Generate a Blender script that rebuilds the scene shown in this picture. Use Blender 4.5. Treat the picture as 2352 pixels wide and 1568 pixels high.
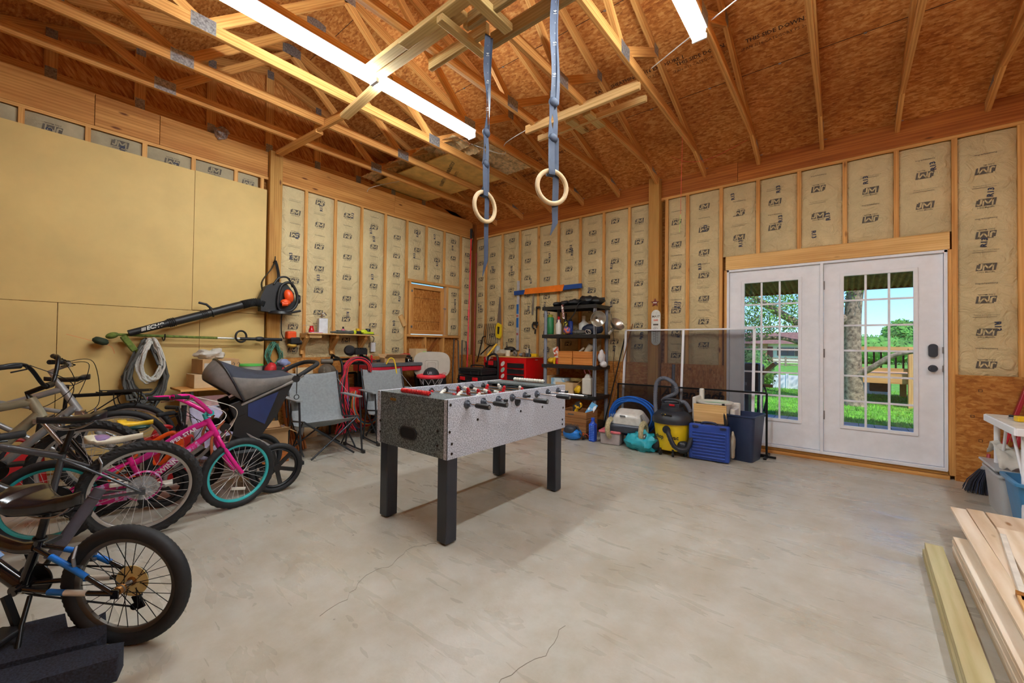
import bpy, math, random
from mathutils import Matrix, Vector, Euler, noise
R=math.radians; PI=math.pi
V=lambda *a: Vector(a)
random.seed(7)
for o in list(bpy.data.objects): bpy.data.objects.remove(o)
SC=bpy.context.scene
COL=SC.collection
# ---------- camera ----------
cd=bpy.data.cameras.new('camera'); cam=bpy.data.objects.new('camera',cd); COL.objects.link(cam)
r_=V(0.77517248,0.63163528,0.01202074); u_=V(6.50255805e-05,-1.91074717e-02,9.99817433e-01); w_=V(-0.63174965,0.77503018,0.01485266)
mc=Matrix((( r_.x,u_.x,-w_.x,5.5808),( r_.y,u_.y,-w_.y,-5.6654),( r_.z,u_.z,-w_.z,1.2342),(0,0,0,1)))
cam.matrix_world=mc
cd.sensor_width=36; cd.lens=937.853*36/2352; cd.shift_y=-6.959/2352; cd.clip_start=0.03; cd.clip_end=500
SC.camera=cam
# ---------- world / sky ----------
W=bpy.data.worlds.new('world'); SC.world=W; W.use_nodes=True
nt=W.node_tree; nt.nodes.clear()
sky=nt.nodes.new('ShaderNodeTexSky'); sky.sky_type='NISHITA'; sky.sun_disc=False
sky.sun_elevation=R(52); sky.sun_rotation=R(200); sky.air_density=1.0; sky.dust_density=0.3; sky.ozone_density=3
bg=nt.nodes.new('ShaderNodeBackground'); bg.inputs[1].default_value=0.14
wo=nt.nodes.new('ShaderNodeOutputWorld')
tint=nt.nodes.new('ShaderNodeMix'); tint.data_type='RGBA'; tint.blend_type='MULTIPLY'; tint.inputs[0].default_value=1.0; tint.inputs[7].default_value=(0.50,0.74,1.12,1)
nt.links.new(sky.outputs[0],tint.inputs[6]); nt.links.new(tint.outputs[2],bg.inputs[0]); nt.links.new(bg.outputs[0],wo.inputs[0])
# ---------- sun ----------
sd=bpy.data.lights.new('sun','SUN'); sd.energy=2.6; sd.angle=R(0.6); sd.color=(1,0.95,0.86)
sun=bpy.data.objects.new('sun',sd); COL.objects.link(sun)
sun.rotation_euler=Vector((-0.45,0.55,-0.95)).to_track_quat('-Z','Y').to_euler()
# ---------- exposure ----------
vs=SC.view_settings; vs.view_transform='Standard'; vs.look='None'; vs.gamma=1; vs.use_curve_mapping=False; vs.exposure=0.92
TUBE_POWER=62.0

# ================= helpers =================
def lin(c):
    return tuple((x/255/12.92 if x/255<=0.04045 else ((x/255+0.055)/1.055)**2.4) for x in c)
MATS={}
def _new(name):
    m=bpy.data.materials.new(name); m.use_nodes=True; n=m.node_tree
    b=n.nodes['Principled BSDF']; return m,n,b
def _tex(n,kind,scale=5,coord='Object',sc=(1,1,1),detail=3,rough=0.6,rnd=False):
    tc=n.nodes.new('ShaderNodeTexCoord'); mp=n.nodes.new('ShaderNodeMapping'); mp.inputs['Scale'].default_value=sc
    n.links.new(tc.outputs[coord],mp.inputs[0])
    t=n.nodes.new(kind); t.inputs['Scale'].default_value=scale
    if kind=='ShaderNodeTexNoise': t.inputs['Detail'].default_value=detail; t.inputs['Roughness'].default_value=rough
    n.links.new(mp.outputs[0],t.inputs['Vector']); return t
def _ramp(n,fac,stops):
    r=n.nodes.new('ShaderNodeValToRGB'); e=r.color_ramp.elements
    while len(e)<len(stops): e.new(0.5)
    for i,(p,c) in enumerate(stops): e[i].position=p; e[i].color=(*lin(c),1)
    n.links.new(fac,r.inputs[0]); return r
def _bump(n,b,h,strength=0.3,dist=0.01):
    bm=n.nodes.new('ShaderNodeBump'); bm.inputs['Strength'].default_value=strength; bm.inputs['Distance'].default_value=dist
    n.links.new(h,bm.inputs['Height']); n.links.new(bm.outputs[0],b.inputs['Normal'])
def _mix(n,fac,a,b,mode='MIX'):
    m=n.nodes.new('ShaderNodeMix'); m.data_type='RGBA'; m.blend_type=mode
    if isinstance(fac,float): m.inputs[0].default_value=fac
    else: n.links.new(fac,m.inputs[0])
    for i,x in ((6,a),(7,b)):
        if isinstance(x,tuple): m.inputs[i].default_value=(*lin(x),1)
        else: n.links.new(x,m.inputs[i])
    return m.outputs[2]
def mat(name,c,rough=0.5,metal=0.0,var=0.08,scale=9,bump=0,coat=0,emit=0,alpha=1,trans=0,spec=None,ior=None):
    if name in MATS: return MATS[name]
    m,n,b=_new(name)
    t=_tex(n,'ShaderNodeTexNoise',scale,detail=4)
    lo=tuple(max(0,x*(1-var)) for x in c); hi=tuple(min(255,x*(1+var)) for x in c)
    r=_ramp(n,t.outputs[0],[(0.3,lo),(0.7,hi)])
    n.links.new(r.outputs[0],b.inputs['Base Color'])
    b.inputs['Roughness'].default_value=rough; b.inputs['Metallic'].default_value=metal
    if bump:
        t2=_tex(n,'ShaderNodeTexNoise',scale*12,detail=3); _bump(n,b,t2.outputs[0],bump,0.004)
    if coat: b.inputs['Coat Weight'].default_value=coat; b.inputs['Coat Roughness'].default_value=0.08
    if emit: b.inputs['Emission Color'].default_value=(*lin(c),1); b.inputs['Emission Strength'].default_value=emit
    if trans: b.inputs['Transmission Weight'].default_value=trans
    if spec is not None: b.inputs['Specular IOR Level'].default_value=spec
    if ior: b.inputs['IOR'].default_value=ior
    if alpha<1: b.inputs['Alpha'].default_value=alpha
    MATS[name]=m; return m
def wood(name,c1,c2,knot=(120,70,30),rough=0.6,grain=1.0,spec=0.25):
    if name in MATS: return MATS[name]
    m,n,b=_new(name)
    t=_tex(n,'ShaderNodeTexNoise',1,'UV',(1.2,26*grain,1),detail=5,rough=0.65)
    t2=_tex(n,'ShaderNodeTexNoise',1,'UV',(0.9,7,1),detail=2)
    w=_tex(n,'ShaderNodeTexWave',1,'UV',(0.25,14*grain,1)); w.bands_direction='Y'; w.inputs['Distortion'].default_value=11; w.inputs['Detail'].default_value=2; w.inputs['Detail Scale'].default_value=0.6
    f=n.nodes.new('ShaderNodeMath'); f.operation='MULTIPLY_ADD'; f.inputs[1].default_value=0.22
    n.links.new(w.outputs['Fac'],f.inputs[0]); n.links.new(t.outputs[0],f.inputs[2])
    r=_ramp(n,f.outputs[0],[(0.38,c1),(0.76,c2)])
    md=tuple(x*0.86 for x in c1)
    x=_mix(n,0.3,r.outputs[0],md,'MIX')
    r2=_ramp(n,t2.outputs[0],[(0.35,(255,255,255)),(0.7,(222,205,190))])
    x=_mix(n,1.0,r.outputs[0],r2.outputs[0],'MULTIPLY')
    k=_tex(n,'ShaderNodeTexVoronoi',1,'UV',(2.2,7,1)); 
    rk=_ramp(n,k.outputs['Distance'],[(0.05,(255,255,255)),(0.11,(0,0,0))])
    x=_mix(n,rk.outputs[0],x,knot)
    n.links.new(x,b.inputs['Base Color']); b.inputs['Roughness'].default_value=rough; b.inputs['Specular IOR Level'].default_value=spec
    _bump(n,b,t.outputs[0],0.15,0.003)
    MATS[name]=m; return m
def osb(name,c1,c2,c3,sc=1.0):
    if name in MATS: return MATS[name]
    m,n,b=_new(name)
    v=_tex(n,'ShaderNodeTexVoronoi',22*sc,'UV',(1,2.3,1)); v.inputs['Randomness'].default_value=1
    nz=_tex(n,'ShaderNodeTexNoise',9*sc,'UV',(1,2.6,1),detail=6,rough=0.75)
    hs=n.nodes.new('ShaderNodeSeparateColor'); n.links.new(v.outputs['Color'],hs.inputs[0])
    f=n.nodes.new('ShaderNodeMath'); f.operation='MULTIPLY_ADD'; f.inputs[1].default_value=0.28
    n.links.new(hs.outputs[0],f.inputs[0]); n.links.new(nz.outputs[0],f.inputs[2])
    r=_ramp(n,f.outputs[0],[(0.38,c1),(0.62,c2),(0.85,c3)])
    big=_tex(n,'ShaderNodeTexNoise',0.9,'UV',detail=2); rb=_ramp(n,big.outputs[0],[(0.35,(225,215,205)),(0.65,(255,255,255))])
    x=_mix(n,1.0,r.outputs[0],rb.outputs[0],'MULTIPLY')
    n.links.new(x,b.inputs['Base Color']); b.inputs['Roughness'].default_value=0.7; b.inputs['Specular IOR Level'].default_value=0.25
    _bump(n,b,f.outputs[0],0.25,0.004)
    MATS[name]=m; return m
def speckle(name,base,dots,sc=160,rough=0.45,lo=0.52,hi=0.6):
    if name in MATS: return MATS[name]
    m,n,b=_new(name); t=_tex(n,'ShaderNodeTexNoise',sc,detail=2,rough=0.5)
    r=_ramp(n,t.outputs[0],[(lo,base),(hi,dots)]); n.links.new(r.outputs[0],b.inputs['Base Color']); b.inputs['Roughness'].default_value=rough
    MATS[name]=m; return m

class M:
    """mesh builder"""
    def __init__(s): s.v=[];s.f=[];s.mi=[];s.uv=[];s.sm=[];s.T=Matrix.Identity(4)
    def add(s,vs,fs,m=0,uvs=None,sm=False):
        o=len(s.v); s.v+=[s.T@Vector(p) for p in vs]
        for i,f in enumerate(fs):
            s.f.append([o+j for j in f]); s.mi.append(m); s.sm.append(sm)
            s.uv.append(uvs[i] if uvs else [(vs[j][0]+vs[j][2]*.7,vs[j][1]+vs[j][2]*.7) for j in f])
        return s
    def box(s,c,d,rot=None,m=0,taper=None):
        hx,hy,hz=d[0]/2,d[1]/2,d[2]/2
        ps=[(x*hx,y*hy,z*hz) for z in(-1,1) for y in(-1,1) for x in(-1,1)]
        if taper: ps=[(x*(taper if z>0 else 1),y*(taper if z>0 else 1),z) for x,y,z in ps]
        fs=[(0,2,3,1),(4,5,7,6),(0,1,5,4),(2,6,7,3),(0,4,6,2),(1,3,7,5)]
        L=max(range(3),key=lambda i:d[i]); oth=[i for i in range(3) if i!=L]
        ou,ov=random.random()*9,random.random()*9
        uvs=[[(ps[j][L]+ou,ps[j][oth[0]]+ps[j][oth[1]]+ov) for j in f] for f in fs]
        mt=Matrix.Translation(c)
        if rot is not None: mt=mt@(rot.to_4x4() if not isinstance(rot,tuple) else Euler([R(a) for a in rot]).to_matrix().to_4x4())
        s.add([mt@Vector(p) for p in ps],fs,m,uvs); return s
    def bar(s,p0,p1,w,h,up=(0,0,1),m=0):
        p0,p1=Vector(p0),Vector(p1); x=(p1-p0); L=x.length; x.normalize(); y=Vector(up).cross(x)
        if y.length<1e-4: y=Vector((1,0,0)).cross(x)
        y.normalize(); z=x.cross(y)
        rot=Matrix((x,y,z)).transposed(); s.box((p0+p1)/2,(L,w,h),rot,m); return s
    def cyl(s,p0,p1,r,r1=None,n=14,m=0,caps=True,sm=True):
        if r1 is None: r1=r
        p0,p1=Vector(p0),Vector(p1); x=(p1-p0).normalized(); a=x.orthogonal().normalized(); b=x.cross(a)
        L=(p1-p0).length; vs=[];fs=[];uvs=[]
        for k in range(n):
            t=2*PI*k/n; d=a*math.cos(t)+b*math.sin(t); vs+=[p0+d*r,p1+d*r1]
        for k in range(n):
            q=(k+1)%n; fs.append((2*k,2*q,2*q+1,2*k+1)); uvs.append([(0,k/n*.3),(0,(k+1)/n*.3),(L,(k+1)/n*.3),(L,k/n*.3)])
        s.add(vs,fs,m,uvs,sm)
        if caps:
            s.add(vs,[tuple(2*k for k in range(n))[::-1],tuple(2*k+1 for k in range(n))],m)
        return s
    def tube(s,pts,r,n=8,m=0,closed=False,caps=True,flat=None,up=None):
        P=[Vector(p) for p in pts]; N=len(P); rs=r if isinstance(r,(list,tuple)) else [r]*N
        tg=[]
        for i in range(N):
            if closed: t=P[(i+1)%N]-P[i-1]
            else: t=P[min(i+1,N-1)]-P[max(i-1,0)]
            tg.append(t.normalized() if t.length>1e-9 else Vector((0,0,1)))
        a=Vector(up) if up else tg[0].orthogonal(); a=(a-tg[0]*a.dot(tg[0])).normalized(); vs=[];L=0
        A=[]
        for i in range(N):
            a=(a-tg[i]*a.dot(tg[i])); a=a.normalized() if a.length>1e-6 else tg[i].orthogonal().normalized(); A.append(a.copy())
        for i in range(N):
            a=A[i]; b=tg[i].cross(a)
            for k in range(n):
                t=2*PI*k/n; c,d=math.cos(t),math.sin(t)
                if flat: vs.append(P[i]+a*c*rs[i]+b*d*rs[i]*flat)
                else: vs.append(P[i]+a*c*rs[i]+b*d*rs[i])
        fs=[];uvs=[];ds=[0]
        for i in range(1,N): ds.append(ds[-1]+(P[i]-P[i-1]).length)
        for i in range(N if closed else N-1):
            j=(i+1)%N
            for k in range(n):
                q=(k+1)%n; fs.append((i*n+k,i*n+q,j*n+q,j*n+k)); d1=ds[i]; d2=ds[j] if j else ds[i]+.1
                uvs.append([(d1,k/n*.2),(d1,(k+1)/n*.2),(d2,(k+1)/n*.2),(d2,k/n*.2)])
        s.add(vs,fs,m,uvs,True)
        if caps and not closed: s.add(vs,[tuple(range(n))[::-1],tuple((N-1)*n+k for k in range(n))],m)
        return s
    def ribbon(s,pts,w,side,t=0.002,m=0):
        P=[Vector(p) for p in pts]; N=len(P); vs=[]
        for i in range(N):
            sd=Vector(side[i] if isinstance(side,list) else side).normalized()
            tg=(P[min(i+1,N-1)]-P[max(i-1,0)]).normalized(); nn=tg.cross(sd).normalized()*t/2
            ww=(w[i] if isinstance(w,list) else w)/2
            vs+=[P[i]-sd*ww-nn,P[i]+sd*ww-nn,P[i]+sd*ww+nn,P[i]-sd*ww+nn]
        fs=[]
        for i in range(N-1):
            for k in range(4):
                q=(k+1)%4; fs.append((i*4+k,i*4+q,i*4+4+q,i*4+4+k))
        fs+=[(3,2,1,0),tuple(4*(N-1)+k for k in range(4))]
        s.add(vs,fs,m); return s
    def torus(s,c,Rr,r,axis=(0,0,1),N=48,n=10,m=0,a0=0,a1=360,flat=None):
        ax=Vector(axis).normalized(); a=ax.orthogonal().normalized(); b=ax.cross(a); c=Vector(c)
        full=abs(a1-a0)>=360
        pts=[c+(a*math.cos(R(a0+(a1-a0)*k/(N if full else N-1)))+b*math.sin(R(a0+(a1-a0)*k/(N if full else N-1))))*Rr for k in range(N)]
        return s.tube(pts,r,n,m,closed=full,flat=flat,up=ax)
    def lathe(s,prof,c=(0,0,0),axis=(0,0,1),n=24,m=0,caps=True,sq=None):
        ax=Vector(axis).normalized(); a=ax.orthogonal().normalized() if abs(ax.z)<.99 else Vector((1,0,0)); b=ax.cross(a); c=Vector(c); vs=[]
        for r,z in prof:
            for k in range(n):
                t=2*PI*k/n; vs.append(c+ax*z+(a*math.cos(t)+b*math.sin(t)*(sq or 1))*r)
        fs=[(i*n+k,i*n+(k+1)%n,(i+1)*n+(k+1)%n,(i+1)*n+k) for i in range(len(prof)-1) for k in range(n)]
        s.add(vs,fs,m,None,True)
        if caps:
            fs=[]
            if prof[0][0]>1e-5: fs.append(tuple(range(n))[::-1])
            if prof[-1][0]>1e-5: fs.append(tuple((len(prof)-1)*n+k for k in range(n)))
            if fs: s.add(vs,fs,m)
        return s
    def ell(s,c,r,m=0,rot=None,nu=14,nv=9,pw=1.0):
        vs=[];c=Vector(c); q=Euler([R(a) for a in rot]).to_matrix() if rot else Matrix.Identity(3)
        sg=lambda x:math.copysign(abs(x)**pw,x)
        for i in range(nv+1):
            ph=-PI/2+PI*i/nv
            for k in range(nu):
                t=2*PI*k/nu; vs.append(c+q@Vector((r[0]*sg(math.cos(ph))*sg(math.cos(t)),r[1]*sg(math.cos(ph))*sg(math.sin(t)),r[2]*sg(math.sin(ph)))))
        s.add(vs,[(i*nu+k,i*nu+(k+1)%nu,(i+1)*nu+(k+1)%nu,(i+1)*nu+k) for i in range(nv) for k in range(nu)],m,None,True); return s
    def prism(s,poly,z0,z1,mt=None,m=0,sm=False):
        mt=mt or Matrix.Identity(4); n=len(poly)
        vs=[mt@Vector((x,y,z0)) for x,y in poly]+[mt@Vector((x,y,z1)) for x,y in poly]
        s.add(vs,[tuple(range(n))[::-1],tuple(range(n,2*n))],m); s.add(vs,[(k,(k+1)%n,n+(k+1)%n,n+k) for k in range(n)],m,None,sm); return s
    def grid(s,fn,nu,nv,m=0,sm=True,closeu=False):
        vs=[];uvs=[]
        for j in range(nv+1):
            for i in range(nu+1): vs.append(fn(i/nu,j/nv))
        w=nu+1; s.add(vs,[(j*w+i,j*w+i+1,(j+1)*w+i+1,(j+1)*w+i) for j in range(nv) for i in range(nu)],m,None,sm); return s
    def text(s,t,size,mt,m=0,font=None,res=2,shear=0,bold=0,align='CENTER',depth=0):
        k=(t,shear,bold,res,align,depth)
        if k not in TXT:
            c=bpy.data.curves.new('t','FONT'); c.body=t; c.size=1; c.resolution_u=res; c.shear=shear; c.offset=bold; c.align_x=align; c.align_y='CENTER'; c.extrude=depth
            o=bpy.data.objects.new('t',c); COL.objects.link(o); dg=bpy.context.evaluated_depsgraph_get(); dg.update()
            me=o.evaluated_get(dg).to_mesh(); TXT[k]=([v.co.copy() for v in me.vertices],[tuple(p.vertices) for p in me.polygons])
            bpy.data.objects.remove(o); bpy.data.curves.remove(c)
        vs,fs=TXT[k]; s.add([mt@(v*size) for v in vs],fs,m); return s
    def build(s,name,mats,parent=None,world=False,bevel=0,seg=2,sub=0,solid=0,ang=35,tagv=None,origin=None):
        vs=s.v
        loc=None
        if parent is not None and world:
            inv=parent.matrix_basis.inverted()
            if parent.parent: inv=inv@parent.parent.matrix_basis.inverted()
            vs=[inv@v for v in vs]
        elif parent is None:
            if origin: loc=Vector(origin)
            else:
                xs=[v.x for v in vs];ys=[v.y for v in vs];zs=[v.z for v in vs]; loc=Vector(((min(xs)+max(xs))/2,(min(ys)+max(ys))/2,min(zs)))
            vs=[v-loc for v in vs]
        me=bpy.data.meshes.new(name); me.from_pydata([tuple(v) for v in vs],[],s.f)
        if not isinstance(mats,(list,tuple)): mats=[mats]
        for x in mats: me.materials.append(x)
        me.polygons.foreach_set('material_index',s.mi); me.polygons.foreach_set('use_smooth',s.sm)
        ul=me.uv_layers.new(name='UVMap'); fl=[c for f in s.uv for p in f for c in p]; ul.data.foreach_set('uv',fl)
        me.update()
        if any(s.sm): me.set_sharp_from_angle(angle=R(ang+15))
        o=bpy.data.objects.new(name,me); COL.objects.link(o)
        if parent is not None: o.parent=parent
        if loc is not None: o.location=loc
        if solid: q=o.modifiers.new('s','SOLIDIFY'); q.thickness=solid; q.offset=0
        if bevel: q=o.modifiers.new('b','BEVEL'); q.width=bevel; q.segments=seg; q.limit_method='ANGLE'; q.angle_limit=R(40)
        if sub: q=o.modifiers.new('u','SUBSURF'); q.levels=sub; q.render_levels=sub
        if tagv: tag(o,*tagv)
        return o
TXT={}
def tag(o,label,cat,group=None,kind=None):
    o['label']=label; o['category']=cat
    if group: o['group']=group
    if kind: o['kind']=kind
    return o
def thing(name,label,cat,loc=(0,0,0),rz=0,group=None,rot=None):
    o=bpy.data.objects.new(name,None); COL.objects.link(o); o.empty_display_size=0.1; o.location=loc
    o.rotation_euler=rot if rot else (0,0,rz); o.matrix_basis=Matrix.Translation(loc)@Euler(rot if rot else (0,0,rz)).to_matrix().to_4x4()
    return tag(o,label,cat,group)
def struct(o): o['kind']='structure'; return o
def sub(name,parent):
    o=bpy.data.objects.new(name,None); COL.objects.link(o); o.parent=parent; return o
def dup(root,loc,rz=None,label=None,rot=None):
    def cp(o,par):
        c=o.copy(); COL.objects.link(c)
        if par is not None: c.parent=par
        for ch in o.children: cp(ch,c)
        return c
    c=cp(root,None); c.location=loc
    if rz is not None: c.rotation_euler=(0,0,rz)
    if rot is not None: c.rotation_euler=rot
    if label: c['label']=label
    return c
def arc(p0,p1,p2,n=12):
    p0,p1,p2=Vector(p0),Vector(p1),Vector(p2)
    return [p0*(1-t)**2+p1*2*t*(1-t)+p2*t*t for t in [i/n for i in range(n+1)]]
def spl(P,n=8,closed=False):
    P=[Vector(p) for p in P]; N=len(P); out=[]
    for i in range(N if closed else N-1):
        a=P[i-1] if (closed or i>0) else P[0]; b=P[i]; c=P[(i+1)%N]; d=P[(i+2)%N] if (closed or i+2<N) else P[-1]
        for k in range(n):
            t=k/n; out.append(0.5*((2*b)+(c-a)*t+(2*a-5*b+4*c-d)*t*t+(3*b-a-3*c+d)*t**3))
    if not closed: out.append(P[-1])
    return out
def frame(o,x,z):
    """matrix with origin o, local x along x, local z normal"""
    x=Vector(x).normalized(); z=Vector(z).normalized(); y=z.cross(x).normalized(); z=x.cross(y)
    m=Matrix((x,y,z)).transposed().to_4x4(); m.translation=Vector(o); return m
# ================= materials =================
stud=wood('stud_pine',(206,146,76),(236,184,112),(120,66,28))
stud_l=wood('light_pine',(214,172,108),(240,206,146),(140,86,40))
truss_w=wood('truss_pine',(196,132,66),(232,176,104),(112,58,26))
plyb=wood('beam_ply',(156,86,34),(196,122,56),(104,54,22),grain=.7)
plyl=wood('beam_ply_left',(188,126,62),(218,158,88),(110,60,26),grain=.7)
post_w=wood('post_treated',(172,124,58),(204,156,84),(100,52,24))
osb_r=osb('roof_osb',(150,84,34),(200,126,60),(228,168,98),1.2)
osb_w=osb('wall_osb',(150,92,38),(188,124,56),(212,158,88),1.2)
plate_m=mat('gusset_steel',(150,150,150),0.4,0.7,0.25,60)
paper=mat('kraft_paper',(212,192,148),0.75,var=0.05,scale=3,bump=0.35,spec=.15)
# wrinkles for paper
n=paper.node_tree; b=n.nodes['Principled BSDF']
t=_tex(n,'ShaderNodeTexNoise',9,detail=5,rough=0.55); t.inputs['Distortion'].default_value=1.6
_bump(n,b,t.outputs[0],1.0,0.03)
ink=mat('print_ink',(92,84,74),0.8,var=0.1)
navy=mat('stamp_ink',(48,56,82),0.8,var=0.1)
dark=mat('dark_gap',(40,26,16),0.9)
pboard=mat('particle_board',(214,182,116),0.6,var=0.035,scale=2.2,bump=0.12,spec=.3)
white=mat('white_paint',(240,242,248),0.45,var=0.02)
whitem=mat('white_metal',(240,242,248),0.4,var=0.02)
blk=mat('black_plastic',(26,27,30),0.45,var=0.1)
blkm=mat('black_metal',(22,23,25),0.35,0.3,var=0.1)
chrome=mat('chrome',(200,200,205),0.18,1.0,var=0.02)
steel=mat('grey_steel',(150,152,156),0.35,0.8,var=0.06)
rubber=mat('black_rubber',(28,28,30),0.75,var=0.12,scale=30)
glass=mat('window_glass',(255,255,255),0.0,trans=1.0,var=0,ior=1.45)
# thin glass
def thin_glass():
    m=bpy.data.materials.new('thin_glass'); m.use_nodes=True; n=m.node_tree; n.nodes.clear()
    o=n.nodes.new('ShaderNodeOutputMaterial'); mx=n.nodes.new('ShaderNodeMixShader'); tr=n.nodes.new('ShaderNodeBsdfTransparent'); gl=n.nodes.new('ShaderNodeBsdfGlossy'); gl.inputs['Roughness'].default_value=0.02
    mx.inputs[0].default_value=0.06
    n.links.new(tr.outputs[0],mx.inputs[1]); n.links.new(gl.outputs[0],mx.inputs[2]); n.links.new(mx.outputs[0],o.inputs[0]); return m
tglass=thin_glass()
# concrete
m,n,b=_new('concrete_floor'); concrete=m
t1=_tex(n,'ShaderNodeTexNoise',0.8,detail=8,rough=0.62); t2=_tex(n,'ShaderNodeTexNoise',4,detail=8,rough=0.7); t3=_tex(n,'ShaderNodeTexNoise',60,detail=3)
r1=_ramp(n,t1.outputs[0],[(0.3,(180,176,164)),(0.5,(188,184,173)),(0.7,(197,194,184))])
r2=_ramp(n,t2.outputs[0],[(0.30,(222,212,196)),(0.62,(255,255,255))])
x=_mix(n,0.8,r1.outputs[0],r2.outputs[0],'MULTIPLY')
t4=_tex(n,'ShaderNodeTexNoise',1.7,detail=7,rough=0.7); t4.inputs['Distortion'].default_value=1.2
r4=_ramp(n,t4.outputs[0],[(0.5,(0,0,0)),(0.75,(70,70,70))])
mm=n.nodes.new('ShaderNodeMath'); mm.operation='MULTIPLY'; mm.inputs[1].default_value=0.28; n.links.new(r4.outputs[0],mm.inputs[0])
x=_mix(n,mm.outputs[0],x,(166,140,104))
# dark specks
vs_=_tex(n,'ShaderNodeTexVoronoi',3.4); rr=_ramp(n,vs_.outputs['Distance'],[(0.012,(255,255,255)),(0.03,(0,0,0))])
x=_mix(n,rr.outputs[0],x,(96,84,70))
n.links.new(x,b.inputs['Base Color'])
rg=_ramp(n,t1.outputs[0],[(0.35,(118,118,118)),(0.65,(160,160,160))]); ts=_tex(n,'ShaderNodeTexNoise',1.0,'Object',(2.2,9,1),detail=3,rough=.6); ts.inputs['Distortion'].default_value=.6; rs_=n.nodes.new('ShaderNodeMapRange'); rs_.inputs[1].default_value=.35; rs_.inputs[2].default_value=.65; rs_.inputs[3].default_value=.22; rs_.inputs[4].default_value=.46; n.links.new(ts.outputs[0],rs_.inputs[0]); n.links.new(rs_.outputs[0],b.inputs['Roughness'])
bb=n.nodes.new('ShaderNodeMath'); bb.operation='MULTIPLY_ADD'; bb.inputs[1].default_value=0.2; n.links.new(t3.outputs[0],bb.inputs[0]); n.links.new(t2.outputs[0],bb.inputs[2])
_bump(n,b,bb.outputs[0],0.25,0.01); b.inputs['Specular IOR Level'].default_value=0.7
# ================= floor / walls =================
XR=8.6; YF=-7.4; WT=0.1
ZB,ZT,ZS=3.287,3.594,3.254
m=M(); m.box(((XR)/2,YF/2,-0.1),(XR+.4,-YF+.4,0.2)); floor=struct(m.build('floor',concrete))
m=M()   # hairline cracks
ckm=mat('crack_dark',(128,118,104),0.9)
for P in ([(3.62,-3.98),(3.55,-4.12),(3.63,-4.3),(3.6,-4.45),(3.72,-4.62),(3.76,-4.8)],[(4.62,-4.1),(4.66,-4.3),(4.6,-4.5),(4.68,-4.72),(4.64,-5.0)]):
    Q=[]
    for i in range(len(P)-1):
        a,b_=P[i],P[i+1]
        for k in range(5):
            t=k/5; Q.append((a[0]+(b_[0]-a[0])*t+random.uniform(-.012,.012),a[1]+(b_[1]-a[1])*t,0.0008))
    m.ribbon(Q,0.0022,(1,0,0),0.0008)
o=m.build('floor_crack',ckm,floor,world=True)
SB=0.09
# exterior shells (OSB sheathing behind the studs)
# back wall, opening for doors x 4.42..6.36, z .04..2.2
DX0,DX1,DZ1=4.435,6.345,2.197
m=M()
def osbpanel(m,x0,x1,z0,z1,y,t=0.012,ax='x',mi=0):
    if ax=='x': m.box(((x0+x1)/2,y,(z0+z1)/2),(x1-x0,t,z1-z0),m=mi)
    else: m.box((y,(x0+x1)/2,(z0+z1)/2),(t,x1-x0,z1-z0),m=mi)
osbpanel(m,-.1,DX0,0,3.7,SB+.006); osbpanel(m,DX1,XR+.1,0,3.7,SB+.006); osbpanel(m,DX0,DX1,DZ1,3.7,SB+.006); osbpanel(m,DX0,DX1,0,.06,SB+.006)
wb=struct(m.build('wall_back',osb_w))
m=M()
HY0,HY1,HZ0,HZ1=-1.5,-.70,1.385,2.262
for y0,y1,z0,z1 in((YF,HY0,0,3.7),(HY1,0.1,0,3.7),(HY0,HY1,0,HZ0),(HY0,HY1,HZ1,3.7)): osbpanel(m,y0,y1,z0,z1,-SB-.006,ax='y')
wl=struct(m.build('wall_left',osb_w))
m=M(); osbpanel(m,YF,.1,0,5.0,XR+.05,0.1,'y'); wr=struct(m.build('wall_right',osb_w))
m=M()
osbpanel(m,-.1,XR+.1,0,3.7,YF-.05,.1); wf=struct(m.build('wall_front',osb_w))
def surf_noise(x,z,a): return noise.noise(Vector((x*5,z*5,a)))*.006+noise.noise(Vector((x*17,z*13,a+5)))*.0025
def stud_bar(p,name,x0,x1,z0,z1,ax,depth=0.088,mt=None,off=0.0):
    m=M(); h=(x1-x0)
    if ax=='x': m.box(((x0+x1)/2,off+depth/2,(z0+z1)/2),(h,depth,z1-z0))
    else: m.box((-off-depth/2,(x0+x1)/2,(z0+z1)/2),(depth,h,z1-z0))
    return m.build(name,mt or stud,p,world=True)
STEP=.4064
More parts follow.
